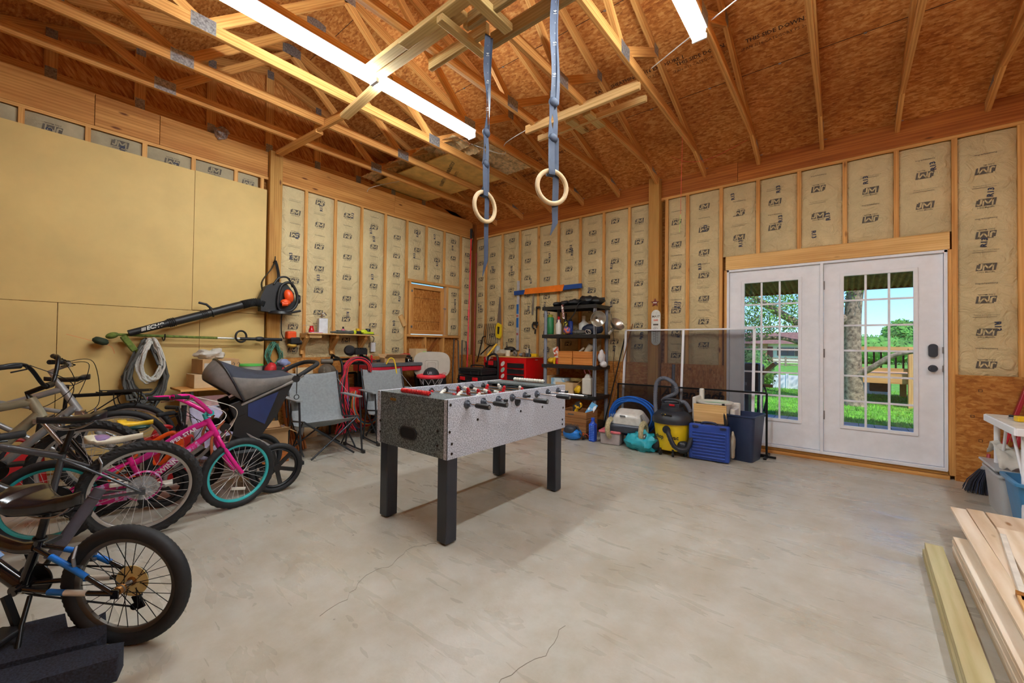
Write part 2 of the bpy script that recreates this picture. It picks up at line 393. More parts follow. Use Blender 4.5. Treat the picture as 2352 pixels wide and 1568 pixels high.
# --- insulation batts ---
def batt(p,a0,a1,z0,z1,ax,seed,phase=0.0,bulge=0.012,flip=False):
    """kraft-faced batt between studs: a0..a1 along wall, z0..z1"""
    rnd=random.Random(seed); m=M(); w=a1-a0; h=z1-z0
    def P(u,v,e=0):
        a=a0+w*u; z=z0+h*v
        edge=min(1,min(u,1-u)*w/0.045); ez=min(1,min(v,1-v)*h/0.04)
        d=bulge*(edge**.6)*(ez**.5)-0.014*(1-edge)
        d+=surf_noise(a,z,seed)*edge
        d+=e-0.012
        wob=0.006*noise.noise(Vector((z*6,seed,u*3)))*(1-edge)
        return (a+wob,-d,z) if ax=='x' else (d,a+wob,z)
    nv=max(4,int(h/.06)); m.grid(P,12,nv,0)
    # print
    c=(a0+a1)/2+rnd.uniform(-.03,.03); z=z0+.1+phase; k=seed
    rt=(1,0,0) if ax=='x' else (0,1,0); nn=(0,-1,0) if ax=='x' else (1,0,0)
    if ax=='y': pass
    def at(a,zz,e=.0015):
        q=P((a-a0)/w,max(0.02,min(.98,(zz-z0)/h)),e+.0015); return Vector((q[0],q[1],zz))
    def mtx(a,zz,rotd=0,e=.0015):
        mt=frame(at(a,zz,e),rt,nn); return mt@Matrix.Rotation(R(rotd),4,'Z')
    while z<z1-.06:
        ud=(k%2)*180
        s=1 if ud==0 else -1
        # logo box
        mt=mtx(c,z,ud)
        m.add([mt@Vector(q) for q in((-.066,-.032,0),(.058,-.032,0),(.068,.034,0),(-.056,.034,0))],[(0,1,2,3)],1)
        for (ax_,ay_,bx_,by_,ww) in ((-.027,.030,-.032,-.014,.013),(-.031,-.016,-.050,-.020,.012),(-.050,-.020,-.056,-.010,.010),(-.068,.030,-.046,.030,.012),(-.012,.028,-.018,-.030,.010),(-.012,.026,.014,-.012,.012),(.014,-.012,.046,.028,.012),(.046,.028,.040,-.030,.010)):
            dx_,dy_=bx_-ax_,by_-ay_; L_=math.hypot(dx_,dy_); nx_,ny_=-dy_/L_*ww/2,dx_/L_*ww/2
            m.add([mt@Vector(q) for q in((ax_+nx_,ay_+ny_,.0012),(ax_-nx_,ay_-ny_,.0012),(bx_-nx_,by_-ny_,.0012),(bx_+nx_,by_+ny_,.0012))],[(0,1,2,3)],2)
        if z-.05*s>z0+.02 and z-.05*s<z1-.02: m.text('Johns Manville',.0185,mt@Matrix.Translation((0,-.046,0)),1,bold=.01,res=1)
        z+=.15
        if z<z1-.04:
            mt=mtx(c,z,ud,.003)
            if k%2:
                m.text('Formaldehyde-Free',.0175,mt,1,res=1,bold=.02)
            else:
                m.text('Thermal and Sound Control',.014,mt@Matrix.Translation((0,.008,0)),1,res=1)
                m.text('ASTM building insulation batt paper facing to room side',.0065,mt@Matrix.Translation((0,-.009,0)),1,res=1) if False else m.box(mt@Vector((-.01,-.01,0)),(.15,.0008,.003) if ax=='x' else (.0008,.15,.003),m=1)
        z+=.15; k+=1
    for q in range(max(0,int(h/.75))+ (rnd.random()<.4)):
        zz=z0+.12+rnd.random()*(h-.24)
        m.text('R13',.055,mtx(a0+w*rnd.uniform(.3,.7),zz,rnd.choice((84,92,-88,96)),.0042),3,bold=.03,res=2)
    return m.build('insulation_batt',[paper,ink,paper,navy],p,world=True)
# ---------- back wall framing ----------
xb=lambda k:.7048+STEP*k
BX=[0.298]+[xb(k) for k in range(0,7)]+[3.68]+[xb(k) for k in range(8,16)]+[xb(16),xb(17),xb(18),xb(19)]
for x in BX:
    z0=0.04; 
    if DX0-.02<x<DX1+.01: z0=2.368
    stud_bar(wb,'stud',x-.019,x+.019,z0,ZS-.0,'x')
stud_bar(wb,'top_plate',0,XR,ZS,ZB,'x',depth=.089)
stud_bar(wb,'bottom_plate',0,4.43,0,.04,'x'); stud_bar(wb,'bottom_plate',6.39,XR,0,.04,'x')
bays=[(0.035,0.279),(0.317,xb(0)-.019)]+[(xb(k)+.019,xb(k+1)-.019) for k in range(6)]+[(xb(6)+.019,3.46),(3.70,xb(8)-.019),(xb(8)+.019,xb(9)-.019)]
ph=[.22,.0,.26,.12,.05,.2,.1,.24,.16,.02,.2]
for i,(a,c) in enumerate(bays): batt(wb,a,c,1.0,ZS-.008,'x',i,ph[i]*.8)
for i,k in enumerate(range(9,14)): batt(wb,xb(k)+.019,xb(k+1)-.019,2.372,ZS-.008,'x',30+i,.12+.06*(i%3),bulge=.018)
for i,k in enumerate(range(14,18)): batt(wb,xb(k)+.019,xb(k+1)-.019,1.0,ZS-.008,'x',41+i,.06*(i%3))
# beams
beamw=.045
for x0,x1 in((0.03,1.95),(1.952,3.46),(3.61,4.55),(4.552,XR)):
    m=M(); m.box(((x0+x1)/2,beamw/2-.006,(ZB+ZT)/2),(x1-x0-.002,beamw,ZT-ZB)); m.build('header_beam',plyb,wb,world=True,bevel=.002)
m=M(); m.box((3.535,-.02,ZT/2+.003),(.145,.14,ZT+.0)); m.build('post',post_w,wb,world=True,bevel=.004)
m=M(); m.box((.0,.03,ZT/2),(.10,.14,ZT)); cp=m.build('post',wood('post_dark',(126,72,30),(160,98,46)),wb,world=True,bevel=.004)
# door header + jack studs
m=M(); m.box((5.39,.012,2.282),(1.94,.05,.168)); m.build('door_header',wood('header_pine',(226,176,104),(244,204,136),(134,74,32)),wb,world=True,bevel=.003)
for x in(4.42,6.362): stud_bar(wb,'jack_stud',x-.015,x+.015,.04,2.197,'x')
# lower OSB boards on interior
m=M()
osbpanel(m,.05,3.44,0.04,1.005,-.006); osbpanel(m,3.62,4.405,0.04,1.005,-.006); wb1=m.build('osb_board',osb_w,wb,world=True)
m=M(); osbpanel(m,6.395,XR,0.0,1.0,-.006)
o=m.build('osb_board',osb_w,wb,world=True)
m=M(); blk_ink=mat('board_ink',(62,40,24),0.8)
for gx in range(0,7):
    for gz in(.16,.4,.62,.86):
        x=6.50+gx*.13+ (0.05 if gz in(.4,.86) else 0); q=frame((x,-.0132,gz),(1,0,0),(0,-1,0))@Matrix.Rotation(R(45 if gx%2 else 0),4,'Z')
        if (gx+int(gz*10))%2==0:
            for a,c,d,e in((0,.01,.026,.004),(0,-.01,.026,.004),(.011,0,.004,.024),(-.011,0,.004,.024)): m.add([q@Vector(v) for v in((a-d/2,c-e/2,0),(a+d/2,c-e/2,0),(a+d/2,c+e/2,0),(a-d/2,c+e/2,0))],[(0,1,2,3)])
m.text('AdvanTech',.17,frame((4.02,-.0135,.60),(1,0,0),(0,-1,0)),0,shear=.25,bold=.03)
m.torus((4.34,-.0132,.60),.045,.004,(0,1,0),N=20,n=4); m.text('A',.06,frame((4.34,-.0135,.60),(1,0,0),(0,-1,0)),0)
for x in(3.75,4.0,4.25): m.torus((x,-.0132,.94),.012,.002,(0,1,0),N=12,n=4)
m.build('board_printing',blk_ink,o,world=True)
# sill lumber under door
for z,h,d in((.018,.036,.05),(.056,.03,.03)):
    m=M(); m.box((5.39,-d/2+.03,z),(1.93,d,h)); m.build('sill_board',stud if z<.03 else post_w,wb,world=True,bevel=.002)
# ---------- left wall framing ----------
yl=lambda k:-.3555-STEP*k
LY=[yl(k) for k in range(8)]+[-3.56+.02,-3.74]+[-4.0196-STEP*k for k in range(9)]
for y in LY:
    z0=.04
    if HY0<y<HY1-.001: stud_bar(wl,'stud',y-.019,y+.019,.04,1.34,'y'); z0=2.30
    stud_bar(wl,'stud',y-.019,y+.019,z0,ZS,'y')
stud_bar(wl,'top_plate',YF,0,ZS,ZB,'y'); stud_bar(wl,'bottom_plate',YF,0,0,.04,'y')
stud_bar(wl,'hatch_sill',-1.56,-.36,1.345,1.383,'y',depth=.1); stud_bar(wl,'hatch_header',-1.56,-.36,2.264,2.302,'y',depth=.1)
stud_bar(wl,'stud',-1.52,-1.482,1.38,2.27,'y'); stud_bar(wl,'stud',-.70,-.662,1.38,2.27,'y')
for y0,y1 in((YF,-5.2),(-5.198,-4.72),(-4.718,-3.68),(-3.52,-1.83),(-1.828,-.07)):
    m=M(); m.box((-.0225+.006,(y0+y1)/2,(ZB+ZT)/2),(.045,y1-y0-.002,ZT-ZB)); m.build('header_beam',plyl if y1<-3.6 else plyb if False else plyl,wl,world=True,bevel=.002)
m=M(); m.box((.005,-3.6,ZT/2+.01),(.11,.145,ZT+.02)); m.build('post',post_w,wl,world=True,bevel=.004)
bl=[(-.337,-.045,1.05,ZS)]+[(yl(k+1)+.019,yl(k)-.019,1.05,ZS) for k in range(7)]+[(-3.5,yl(7)-.019,1.05,ZS)]
for i,(a,c,z0,z1) in enumerate(bl):
    if 1<=i<=3:
        batt(wl,a,c,2.306,z1-.008,'y',60+i,.1*(i%2)); 
        if i==1: batt(wl,-.655,c,1.39,2.26,'y',90,.05)
    else: batt(wl,a,c,1.03 if i>3 else 1.03,z1-.008,'y',60+i,.07*(i%4),bulge=.016)
fl=[-3.76]+[-4.0196-STEP*k for k in range(9)]
pold=mat('aged_paper',(168,154,124),0.8,var=0.08,scale=4,bump=.4)
for i in range(len(fl)-1):
    o=batt(wl,fl[i+1]+.019,fl[i]-.019,2.98,ZS-.008,'y',75+i,.06+.04*(i%2),bulge=.005); o.data.materials[0]=pold; o.data.materials[2]=pold
# lower OSB on left wall right of post, up to hatch
m=M(); osbpanel(m,-3.52,-1.56,.04,1.03,.007,ax='y'); osbpanel(m,-.36,-.05,.04,1.03,.007,ax='y'); m.build('osb_board',osb_w,wl,world=True)
# particle boards
for i,(y0,y1,z0,z1) in enumerate(((-4.413,-3.69,1.573,3.118),(-6.85,-4.417,1.57,3.112),(YF,-6.853,1.57,3.112),(-4.34,-3.69,.02,1.568),(-5.4,-4.344,.02,1.566),(YF,-5.404,.02,1.566))):
    m=M(); m.box((.008,(y0+y1)/2,(z0+z1)/2),(.014,y1-y0,z1-z0)); o=m.build('particle_board_panel',pboard,wl,world=True,bevel=.001)
# hatch shutter
m=M(); m.box((-.07,(HY0+HY1)/2-.008,(HZ0+HZ1)/2-.01),(.012,.74,.84)); w1=struct(m.build('window_1',osb_w))
m=M()
zc=(HZ0+HZ1)/2-.01; yc=(HY0+HY1)/2-.008
for z in(zc+.385,zc-.385): m.box((-.045,yc,z),(.035,.74,.07))
for y in(yc-.335,yc+.335): m.box((-.045,y,zc),(.036,.07,.70))
m.build('shutter_frame',truss_w,w1,world=True,bevel=.002)
m=M(); 
for z in(zc+.2,zc-.2): m.box((-.062,yc,z),(.003,.6,.004))
m.build('panel_groove',dark,w1,world=True)
m=M()
for z in(zc+.3,zc-.3): m.box((-.02,HY0+.03,z),(.006,.07,.035))
m.box((-.02,HY1-.03,zc+.05),(.01,.06,.02)); m.build('hinge',steel,w1,world=True)
# gable framing above left beam
GZ=lambda y: 3.435+.32*(-y if y>-3.658 else 7.316+y)
m=M()
ps=[(-7.45,3.6),(.1,3.6),(.1,3.53),(-3.658,4.70),(-7.45,3.53)]
ps=[(-7.5,3.58),(.1,3.58),(.1,3.6),(-3.658,4.71),(-7.5,3.6)]
mt=Matrix(((0,0,1,0),(1,0,0,0),(0,1,0,0),(0,0,0,1)))
m.prism(ps,-.102,-.09,mt); o=m.build('gable_sheathing',osb_r,wl,world=True)
m=M(); m.box((-.0665,-3.65,3.594+.045),(.038,7.4,.089)); m.build('gable_chord',truss_w,wl,world=True)
for k in range(-5,6):
    y=-3.653+.6096*k; z1=GZ(y)
    if z1<3.72: continue
    m=M(); m.box((-.0665,y,(3.683+z1)/2),(.038,.089,z1-3.683)); m.build('gable_stud',truss_w,wl,world=True)
    m=M(); m.box((-.0465,y,3.67),(.002,.075,.1)); m.box((-.0465,y,z1+.0),(.002,.075,.1)); m.build('gusset_plate',plate_m,wl,world=True)
for s in(0,1):
    m=M(); a=(-.0665,0.0 if s==0 else -7.316,3.435+.047); c=(-.0665,-3.658,4.605+.047); m.bar(a,c,.038,.089); m.build('gable_top_chord',truss_w,wl,world=True)
# ---------- roof ----------
m=M()
for s in(0,1):
    y0=.3 if s==0 else -7.616; ye=-3.658; za=3.532+.32*(-.3); zb_=3.532+.32*3.658
    vs=[(-.3,y0,za),(XR+.3,y0,za),(XR+.3,ye,zb_),(-.3,ye,zb_)]
    vs2=[(x,y,z+.015) for x,y,z in vs]; q=vs+vs2
    L=4.1; uv=[(x,y) for x,y,z in q]
    fs=[(0,1,2,3),(4,5,6,7),(0,1,5,4),(1,2,6,5),(2,3,7,6),(3,0,4,7)]
    m.add(q,fs,0,[[uv[j] for j in f] for f in fs])
ceil=struct(m.build('ceiling',osb_r))
# panel seams and clips on the roof
for yy in(-1.16,-2.32,-3.45):
    m=M(); z=3.531+.32*(-yy); m.box((XR/2,yy,z),(XR,.004,.003)); 
    m.build('panel_seam',dark,ceil,world=True)
for yy in(-1.16,-2.32):
    z=3.526+.32*(-yy)
    for i in range(11):
        m=M(); m.box((.86+.607*i,yy,z),(.02,.03,.006),(17.7,0,0)); m.build('panel_clip',plate_m,ceil,world=True)
m=M()
for i,(x,y) in enumerate(((3.9,-1.6),(4.5,-1.55),(2.6,-3.0),(3.3,-3.1),(1.6,-.8),(5.1,-1.5),(2.2,-1.0))):
    z=3.5295+.32*(-y); q=frame((x,y,z),(1,0,0),(0,-.305,-.952))
    m.text('RATED SHEATHING 24/16 EXPOSURE 1' if i%2==0 else 'THIS SIDE DOWN',.055,q,0,bold=.02,res=1); m.text('SPAN 7/16 CATEGORY PS 2-10',.04,q@Matrix.Translation((0,-.07,0)),0,res=1)
m.build('sheathing_print',mat('faded_ink',(70,42,24),.9),ceil,world=True)
# trusses
J1,J2,AP=-2.53,-4.785,-3.658
TX=[.56,1.17,1.78,2.375,2.98,3.575,4.17,4.775,5.385,5.995,6.605,7.215,7.825]
def topz(y): return 3.435+.047+.32*(-y if y>AP else 7.316+y)
def make_truss():
    t=thing('roof_truss','','truss',(0,0,0),0,'roof trusses')
    T=.038
    m=M(); m.box((0,-3.658,3.594+.0445),(T,7.36,.089)); m.build('bottom_chord',truss_w,t,bevel=.0015)
    for a,c in(((0,.02,3.475),(0,AP,topz(AP))),((0,-7.33,3.475),(0,AP,topz(AP)))):
        m=M(); m.bar(a,c,T-.001,.089); m.build('top_chord',truss_w,t,bevel=.0015)
    q=.089*.75
    for (ya,za,yb,zb_) in((J1,3.67,AP,topz(AP)-.05),(J2,3.67,AP,topz(AP)-.05),(J1,3.67,-1.83,topz(-1.83)-.03),(J2,3.67,-5.49,topz(-5.49)-.03)):
        m=M(); dy=.045 if ya==J1 else -.045; dy*=1 if abs(yb)<abs(ya) else -1
        if ya==J2: dy=-.045 if yb<ya else .045
        else: dy=.045 if yb>ya else -.045
        m.bar((0,ya+dy,za),(0,yb,zb_),T-.001,.078); m.build('web',truss_w,t,bevel=.0015)
    for x in(T/2+.001,-T/2-.001):
        for y,z,w,h in((J1,3.65,.16,.11),(J2,3.65,.16,.11),(AP,topz(AP)-.02,.2,.12),(-1.83,topz(-1.83)-.01,.1,.09),(-5.49,topz(-5.49)-.01,.1,.09),(-.22,3.61,.18,.07),(-7.1,3.61,.18,.07),(-3.66,3.64,.02,.02)):
            if w<.05: continue
            m=M(); m.box((x,y,z),(.0015,w,h)); m.build('gusset_plate',plate_m,t)
    m=M(); m.box((T/2+.012,-.012,3.572),(.022,.004,.07)); m.box((T/2+.003,.01,3.61),(.003,.04,.05)); m.box((T/2+.012,-.03,3.56),(.03,.003,.05)); m.build('hurricane_clip',steel,t)
    return t
ordn=['first','second','third','fourth','fifth','sixth','seventh','eighth','ninth','tenth','eleventh','twelfth','thirteenth']
tr0=make_truss()
for i,x in enumerate(TX):
    t=tr0 if i==0 else dup(tr0,(x,0,0))
    t.location=(x,0,0); t['label']='pale pine roof truss, %s from the left gable wall'%ordn[i]
# ================= doors =================
fr=M()
yd=.045
fr.box((DX0+.012,yd,1.14),(.024,.11,2.12)); fr.box((DX1-.012,yd,1.14),(.024,.11,2.12)); fr.box((5.39,yd,2.183),(1.91,.11,.026)); fr.box((5.383,yd-.005,1.13),(.028,.11,2.1))
fr.box((5.39,yd,.088),(1.9,.12,.03))
trim=struct(fr.build('trim_1',white,bevel=.002))
def door(n,x0,x1,g0,g1,right):
    z0,z1=.108,2.168; y=yd-.005; T=.045
    gz0,gz1=.405,2.02
    m=M()
    m.box(((x0+g0)/2,y,(z0+z1)/2),(g0-x0,T,z1-z0)); m.box(((g1+x1)/2,y,(z0+z1)/2),(x1-g1,T,z1-z0))
    m.box(((g0+g1)/2,y,(z0+gz0)/2),(g1-g0,T,gz0-z0)); m.box(((g0+g1)/2,y,(gz1+z1)/2),(g1-g0,T,z1-gz1))
    d=struct(m.build('door_%d'%n,white)) 
    m=M(); w=.03
    for a,b,c,e in((g0-w,g1+w,gz1-.005,gz1+w),(g0-w,g1+w,gz0-w,gz0+.005)): m.box(((a+b)/2,y-.028,(c+e)/2),(b-a,.014,e-c))
    for a,b in((g0-w,g0+.005),(g1-.005,g1+w)): m.box(((a+b)/2,y-.028,(gz0+gz1)/2),(b-a,.0142,gz1-gz0))
    m.build('glazing_frame',whitem,d,world=True,bevel=.004)
    m=M(); 
    for k in(1,2): m.box((g0+(g1-g0)*k/3,y-.014,(gz0+gz1)/2),(.02,.012,gz1-gz0))
    for k in range(1,6): m.box(((g0+g1)/2,y-.014,gz0+(gz1-gz0)*k/6),(g1-g0,.0124,.02))
    m.build('muntin_grille',whitem,d,world=True,bevel=.002)
    m=M(); m.box(((g0+g1)/2,y+.004,(gz0+gz1)/2),(g1-g0,.004,gz1-gz0)); m.build('glass_pane',tglass,d,world=True)
    return d
d1=door(1,4.462,5.368,4.622,5.172,False); d2=door(2,5.4,6.318,5.569,6.115,True)
for z in(.5,1.18,1.93):
    m=M(); m.cyl((5.385,yd-.035,z-.05),(5.385,yd-.035,z+.05),.008,n=8); m.box((5.398,yd-.0295,z),(.025,.003,.095)); m.build('hinge',steel,d2,world=True)
slate=mat('lock_slate',(60,64,74),0.4,0.2)
m=M(); m.prism([(.033*math.cos(R(a))+ (0),.03*math.sin(R(a))+(.035 if a<=180 else -.035)) for a in range(0,361,15)],0,.028,frame((6.246,yd-.028,1.224),(1,0,0),(0,-1,0)),sm=False); m.build('keypad_lock',slate,d2,world=True,bevel=.004)
m=M(); m.lathe([(.034,0),(.034,.008),(.016,.01),(.016,.03),(.027,.036),(.03,.05),(.024,.06),(.0,.062)],(6.246,yd-.028,1.05),(0,-1,0)); m.build('door_knob',slate,d2,world=True)
m=M()
for z in(1.23,1.05): m.box((6.325,yd-.03,z),(.03,.012,.06))
m.build('strike_plate',steel,trim,world=True)
# ================= lights =================
def tubemat():
    m=bpy.data.materials.new('tube_glow'); m.use_nodes=True; n=m.node_tree; b=n.nodes['Principled BSDF']
    b.inputs['Emission Color'].default_value=(.90,1,1.03,1); b.inputs['Emission Strength'].default_value=TUBE_POWER; b.inputs['Base Color'].default_value=(.9,.9,.9,1); return m
glow=tubemat()
def make_light():
    t=thing('strip_light','','light',(0,0,0),0,'fluorescent strip lights')
    m=M(); m.prism([(-.035,0),(.035,0),(.045,.05),(-.045,.05)],-1.22,1.22,Matrix(((1,0,0,0),(0,0,1,0),(0,1,0,0),(0,0,0,1)))@Matrix.Identity(4)); m.build('housing',whitem,t,bevel=.003)
    for y in(-1.21,-.0,1.21): m=M(); m.box((0,y,-.014),(.10,.014 if y else .03,.034)); m.build('lamp_holder',white,t)
    for x in(-.034,.034):
        for y0,y1 in((-1.2,-.022),(.022,1.2)):
            m=M(); m.cyl((x,y0,-.014),(x,y1,-.014),.0135,n=10); m.build('light_tube',glow,t)
    m=M(); m.box((.0,0,.0545),(.10,2.44,.006)); m.build('top_plate',whitem,t)
    return t
lt=make_light(); lt.location=(2.385,-3.695,3.535); lt['label']='long twin-tube strip light over the red table soccer end, left of the hanging rings'
lt['label']='long twin-tube strip light left of the hanging rings'
l2=dup(lt,(4.745,-3.69,3.535),label='twin-tube strip light right of the hanging rings, cut by the top of the frame')
l3=dup(lt,(7.15,-3.69,3.535),label='twin-tube strip light on the roof trusses nearest the right wall')
# ================= table soccer =================
spk_d=speckle('speckle_dark',(52,62,64),(128,140,142),150,.45,.42,.62)
spk_l=speckle('speckle_light',(138,143,156),(206,210,222),150,.45,.38,.58)
leg_m=mat('leg_black',(36,40,50),0.35,var=.06)
redp=mat('red_plastic',(190,18,30),0.35,var=.05); whp=mat('white_plastic',(225,222,212),0.35,var=.03)
TX0,TX1,TY0,TY1=2.965,3.712,-3.985,-2.635; ZB0,ZB1=.525,.893
t=thing('table_soccer_table','grey speckled table soccer cabinet on black square legs in the middle of the floor','game table',((TX0+TX1)/2,(TY0+TY1)/2,0))
th=.032
m=M()
m.box((TX0+th/2,(TY0+TY1)/2,(ZB0+ZB1)/2),(th,TY1-TY0,ZB1-ZB0),m=0)
m.box((TX1-th/2,(TY0+TY1)/2,(ZB0+ZB1)/2),(th,TY1-TY0-.0,ZB1-ZB0),m=0)
for y in(TY0+.005,TY1-.037): m.box(((TX0+TX1)/2,y+th/2,(ZB0+ZB1)/2-.001),(TX1-TX0-.064,th,ZB1-ZB0-.002),m=1)
m.box(((TX0+TX1)/2,(TY0+TY1)/2,ZB0+.02),(TX1-TX0-.07,TY1-TY0-.07,.02),m=1)
for y in(TY0+.12,TY1-.12): m.box(((TX0+TX1)/2,y,ZB1-.012),(TX1-TX0-.066,.19,.018),m=1)
# ball return recess: dark capsule with rim
m.build('cabinet',[spk_l,spk_d],t,world=True,bevel=.003)
def capsule(rx,rz,n=8):
    a=[R(-90+180*k/n) for k in range(n+1)]; return [(rx-rz+rz*math.cos(q),rz*math.sin(q)) for q in a]+[(-(rx-rz)-rz*math.cos(q),-rz*math.sin(q)) for q in a]
fy=TY0+.004
m=M(); cf=frame((3.325,fy,.637),(1,0,0),(0,-1,0)); m.prism(capsule(.09,.042),-.001,.006,cf,0); m.prism(capsule(.078,.032),.0062,.0068,cf,1)
m.build('ball_return',[blk,mat('void_black',(4,4,5),.9)],t,world=True)
m=M(); m.box((3.15,fy-.001,.845),(.062,.004,.018)); m.build('badge',mat('brass',(150,112,44),.35,.7),t,world=True)
m=M(); m.box((TX1-.033,fy-.0005,(ZB0+ZB1)/2),(.004,.003,ZB1-ZB0)); m.box((TX1+.0005,TY0+.001,(ZB0+ZB1)/2),(.003,.004,ZB1-ZB0)); m.build('edge_strip',blk,t,world=True)
bolt=mat('bolt_dark',(52,46,44),.35,.7)
def bolt_at(p,ax):
    m=M(); m.lathe([(.009,0),(.0085,.003),(.004,.0045),(.0,.0045)],p,ax,n=10); m.build('bolt',bolt,t,world=True)
for x,z in((3.0,.68),(3.0,.60),(3.62,.60),(3.62,.69),(3.62,.56),(3.0,.56)): 
    if z!=.56: bolt_at((x,fy,z),(0,-1,0))
for y,z in((-3.96,.86),(-3.965,.695),(-3.945,.62),(-3.945,.56),(-3.72,.74),(-3.26,.74),(-2.98,.74),(-2.68,.80),(-2.67,.70),(-2.68,.60),(-2.68,.56)): bolt_at((TX1,y,z),(1,0,0))
m=M(); m.box((3.34,(TY0+TY1)/2,.735),(.68,1.28,.01)); m.build('playfield',mat('field_grey',(70,84,80),.4),t,world=True)
for (x,y) in ((3.66,-3.93),(3.04,-3.93),(3.66,-2.72),(3.04,-2.72)):
    m=M(); m.box((x,y,.275),(.088,.088,.53)); lg=m.build('leg',leg_m,t,world=True,bevel=.006)
    m=M(); m.lathe([(.026,0),(.026,.008),(.01,.014),(.01,.03)],(x,y,0),n=14); m.build('leveler_foot',blk,lg,world=True)
rods=[(-3.82,'R',1,.0),(-3.668,'R',2,.0),(-3.516,'W',3,-.0),(-3.364,'R',5,.1),(-3.212,'W',5,-.0),(-3.06,'R',3,.09),(-2.908,'W',2,0),(-2.756,'W',1,0)]
ends=[3.907,3.919,3.793,4.023,3.761,4.012,4.073,3.809]; grip=[1,1,0,1,0,1,2,0]
def player(m,x,y,z,tilt,mi):
    c,s=math.cos(tilt),math.sin(tilt)
    def q(a,b): return (x,y+a*c-b*s,z+a*s+b*c)
    m.cyl(q(0,-.075),q(0,-.02),.011,.014,8,mi); m.cyl(q(0,-.022),q(0,.016),.0155,.017,10,mi); m.ell(q(0,.028),(.013,.013,.014),mi,nu=10,nv=6); m.box(q(.006,-.078),(.022,.02,.012),m=mi)
for i,(y,cl,nn,off) in enumerate(rods):
    e=ends[i]; xl=2.885 if grip[i]==1 else 2.80
    m=M(); m.cyl((xl,y,.85),(e-.01,y,.85),.0079,n=10); rod=m.build('rod',chrome,t,world=True)
    for k in range(nn):
        cx=3.34+((k-(nn-1)/2)*(.115 if nn>3 else .19 if nn==3 else .24))+off*.6-.02
        m=M(); player(m,cx,y,.85,R([-40,25,-55,10,60,-20,35,-60][i]+4*k),0); m.build('player_figure',redp if cl=='R' else whp,rod,world=True)
    for sx in(TX1,TX0):
        sg=1 if sx==TX1 else -1; m=M(); m.lathe([(.028,0),(.028,.004),(.02,.01),(.013,.014),(.012,.03)],(sx,y,.85),(sg,0,0),n=16); m.build('bearing',mat('bearing_slate',(62,68,80),.35),rod,world=True)
        m=M(); m.lathe([(.028,0),(.02,.008),(.014,.012),(.013,.03)],(sx-sg*.032,y,.85),(-sg,0,0),n=14); m.build('bumper',blk,rod,world=True)
    m=M(); L=.115
    if grip[i]==1: m.lathe([(.0,0),(.013,.002),(.0155,.012),(.0165,.05),(.0175,.10),(.0165,.113),(.0,.115)],(e-L,y,.85),(1,0,0),n=14); m.build('grip_handle',blk,rod,world=True); m=M(); m.lathe([(.011,0),(.01,.003),(0,.0032)],(e,y,.85),(1,0,0),n=12); m.build('grip_cap',steel,rod,world=True)
    else: m.lathe([(.0,0),(.0105,.001),(.0105,.025),(.0,.026)],(e-.025,y,.85),(1,0,0),n=12); m.build('rod_end_cap',blk,rod,world=True)
    m=M(); 
    if grip[i]!=1: m.lathe([(.0,0),(.016,.004),(.0165,.10),(.0,.112)],(xl-.1,y,.85),(1,0,0),n=12); m.build('grip_handle',blk,rod,world=True)
    else: m.lathe([(.0,0),(.0105,.001),(.0105,.025),(.0,.026)],(xl-.02,y,.85),(1,0,0),n=12); m.build('rod_end_cap',blk,rod,world=True)
# score beads
m=M(); m.cyl((3.20,-3.955,.905),(3.52,-3.955,.905),.004,n=6); o=m.build('score_rod',blk,t,world=True)
for k in range(11): m=M(); m.lathe([(.012,0),(.0165,.005),(.0165,.02),(.012,.026)],(3.215+k*.0265,-3.955,.911),(1,0,0),n=12); m.build('score_bead',redp,o,world=True)
m=M(); m.cyl((3.16,-2.67,.905),(3.52,-2.67,.905),.004,n=6); o=m.build('score_rod',blk,t,world=True)
for k in range(12): m=M(); m.lathe([(.012,0),(.0165,.005),(.0165,.02),(.012,.026)],(3.17+k*.0285,-2.67,.911),(1,0,0),n=12); m.build('score_bead',whp,o,world=True)
m=M(); m.torus((TX1+.002,-3.30,.815),.028,.006,(1,0,0),N=24,n=8); m.cyl((TX1-.001,-3.30,.815),(TX1+.003,-3.30,.815),.024,n=20); m.build('ball_entry',blk,t,world=True)
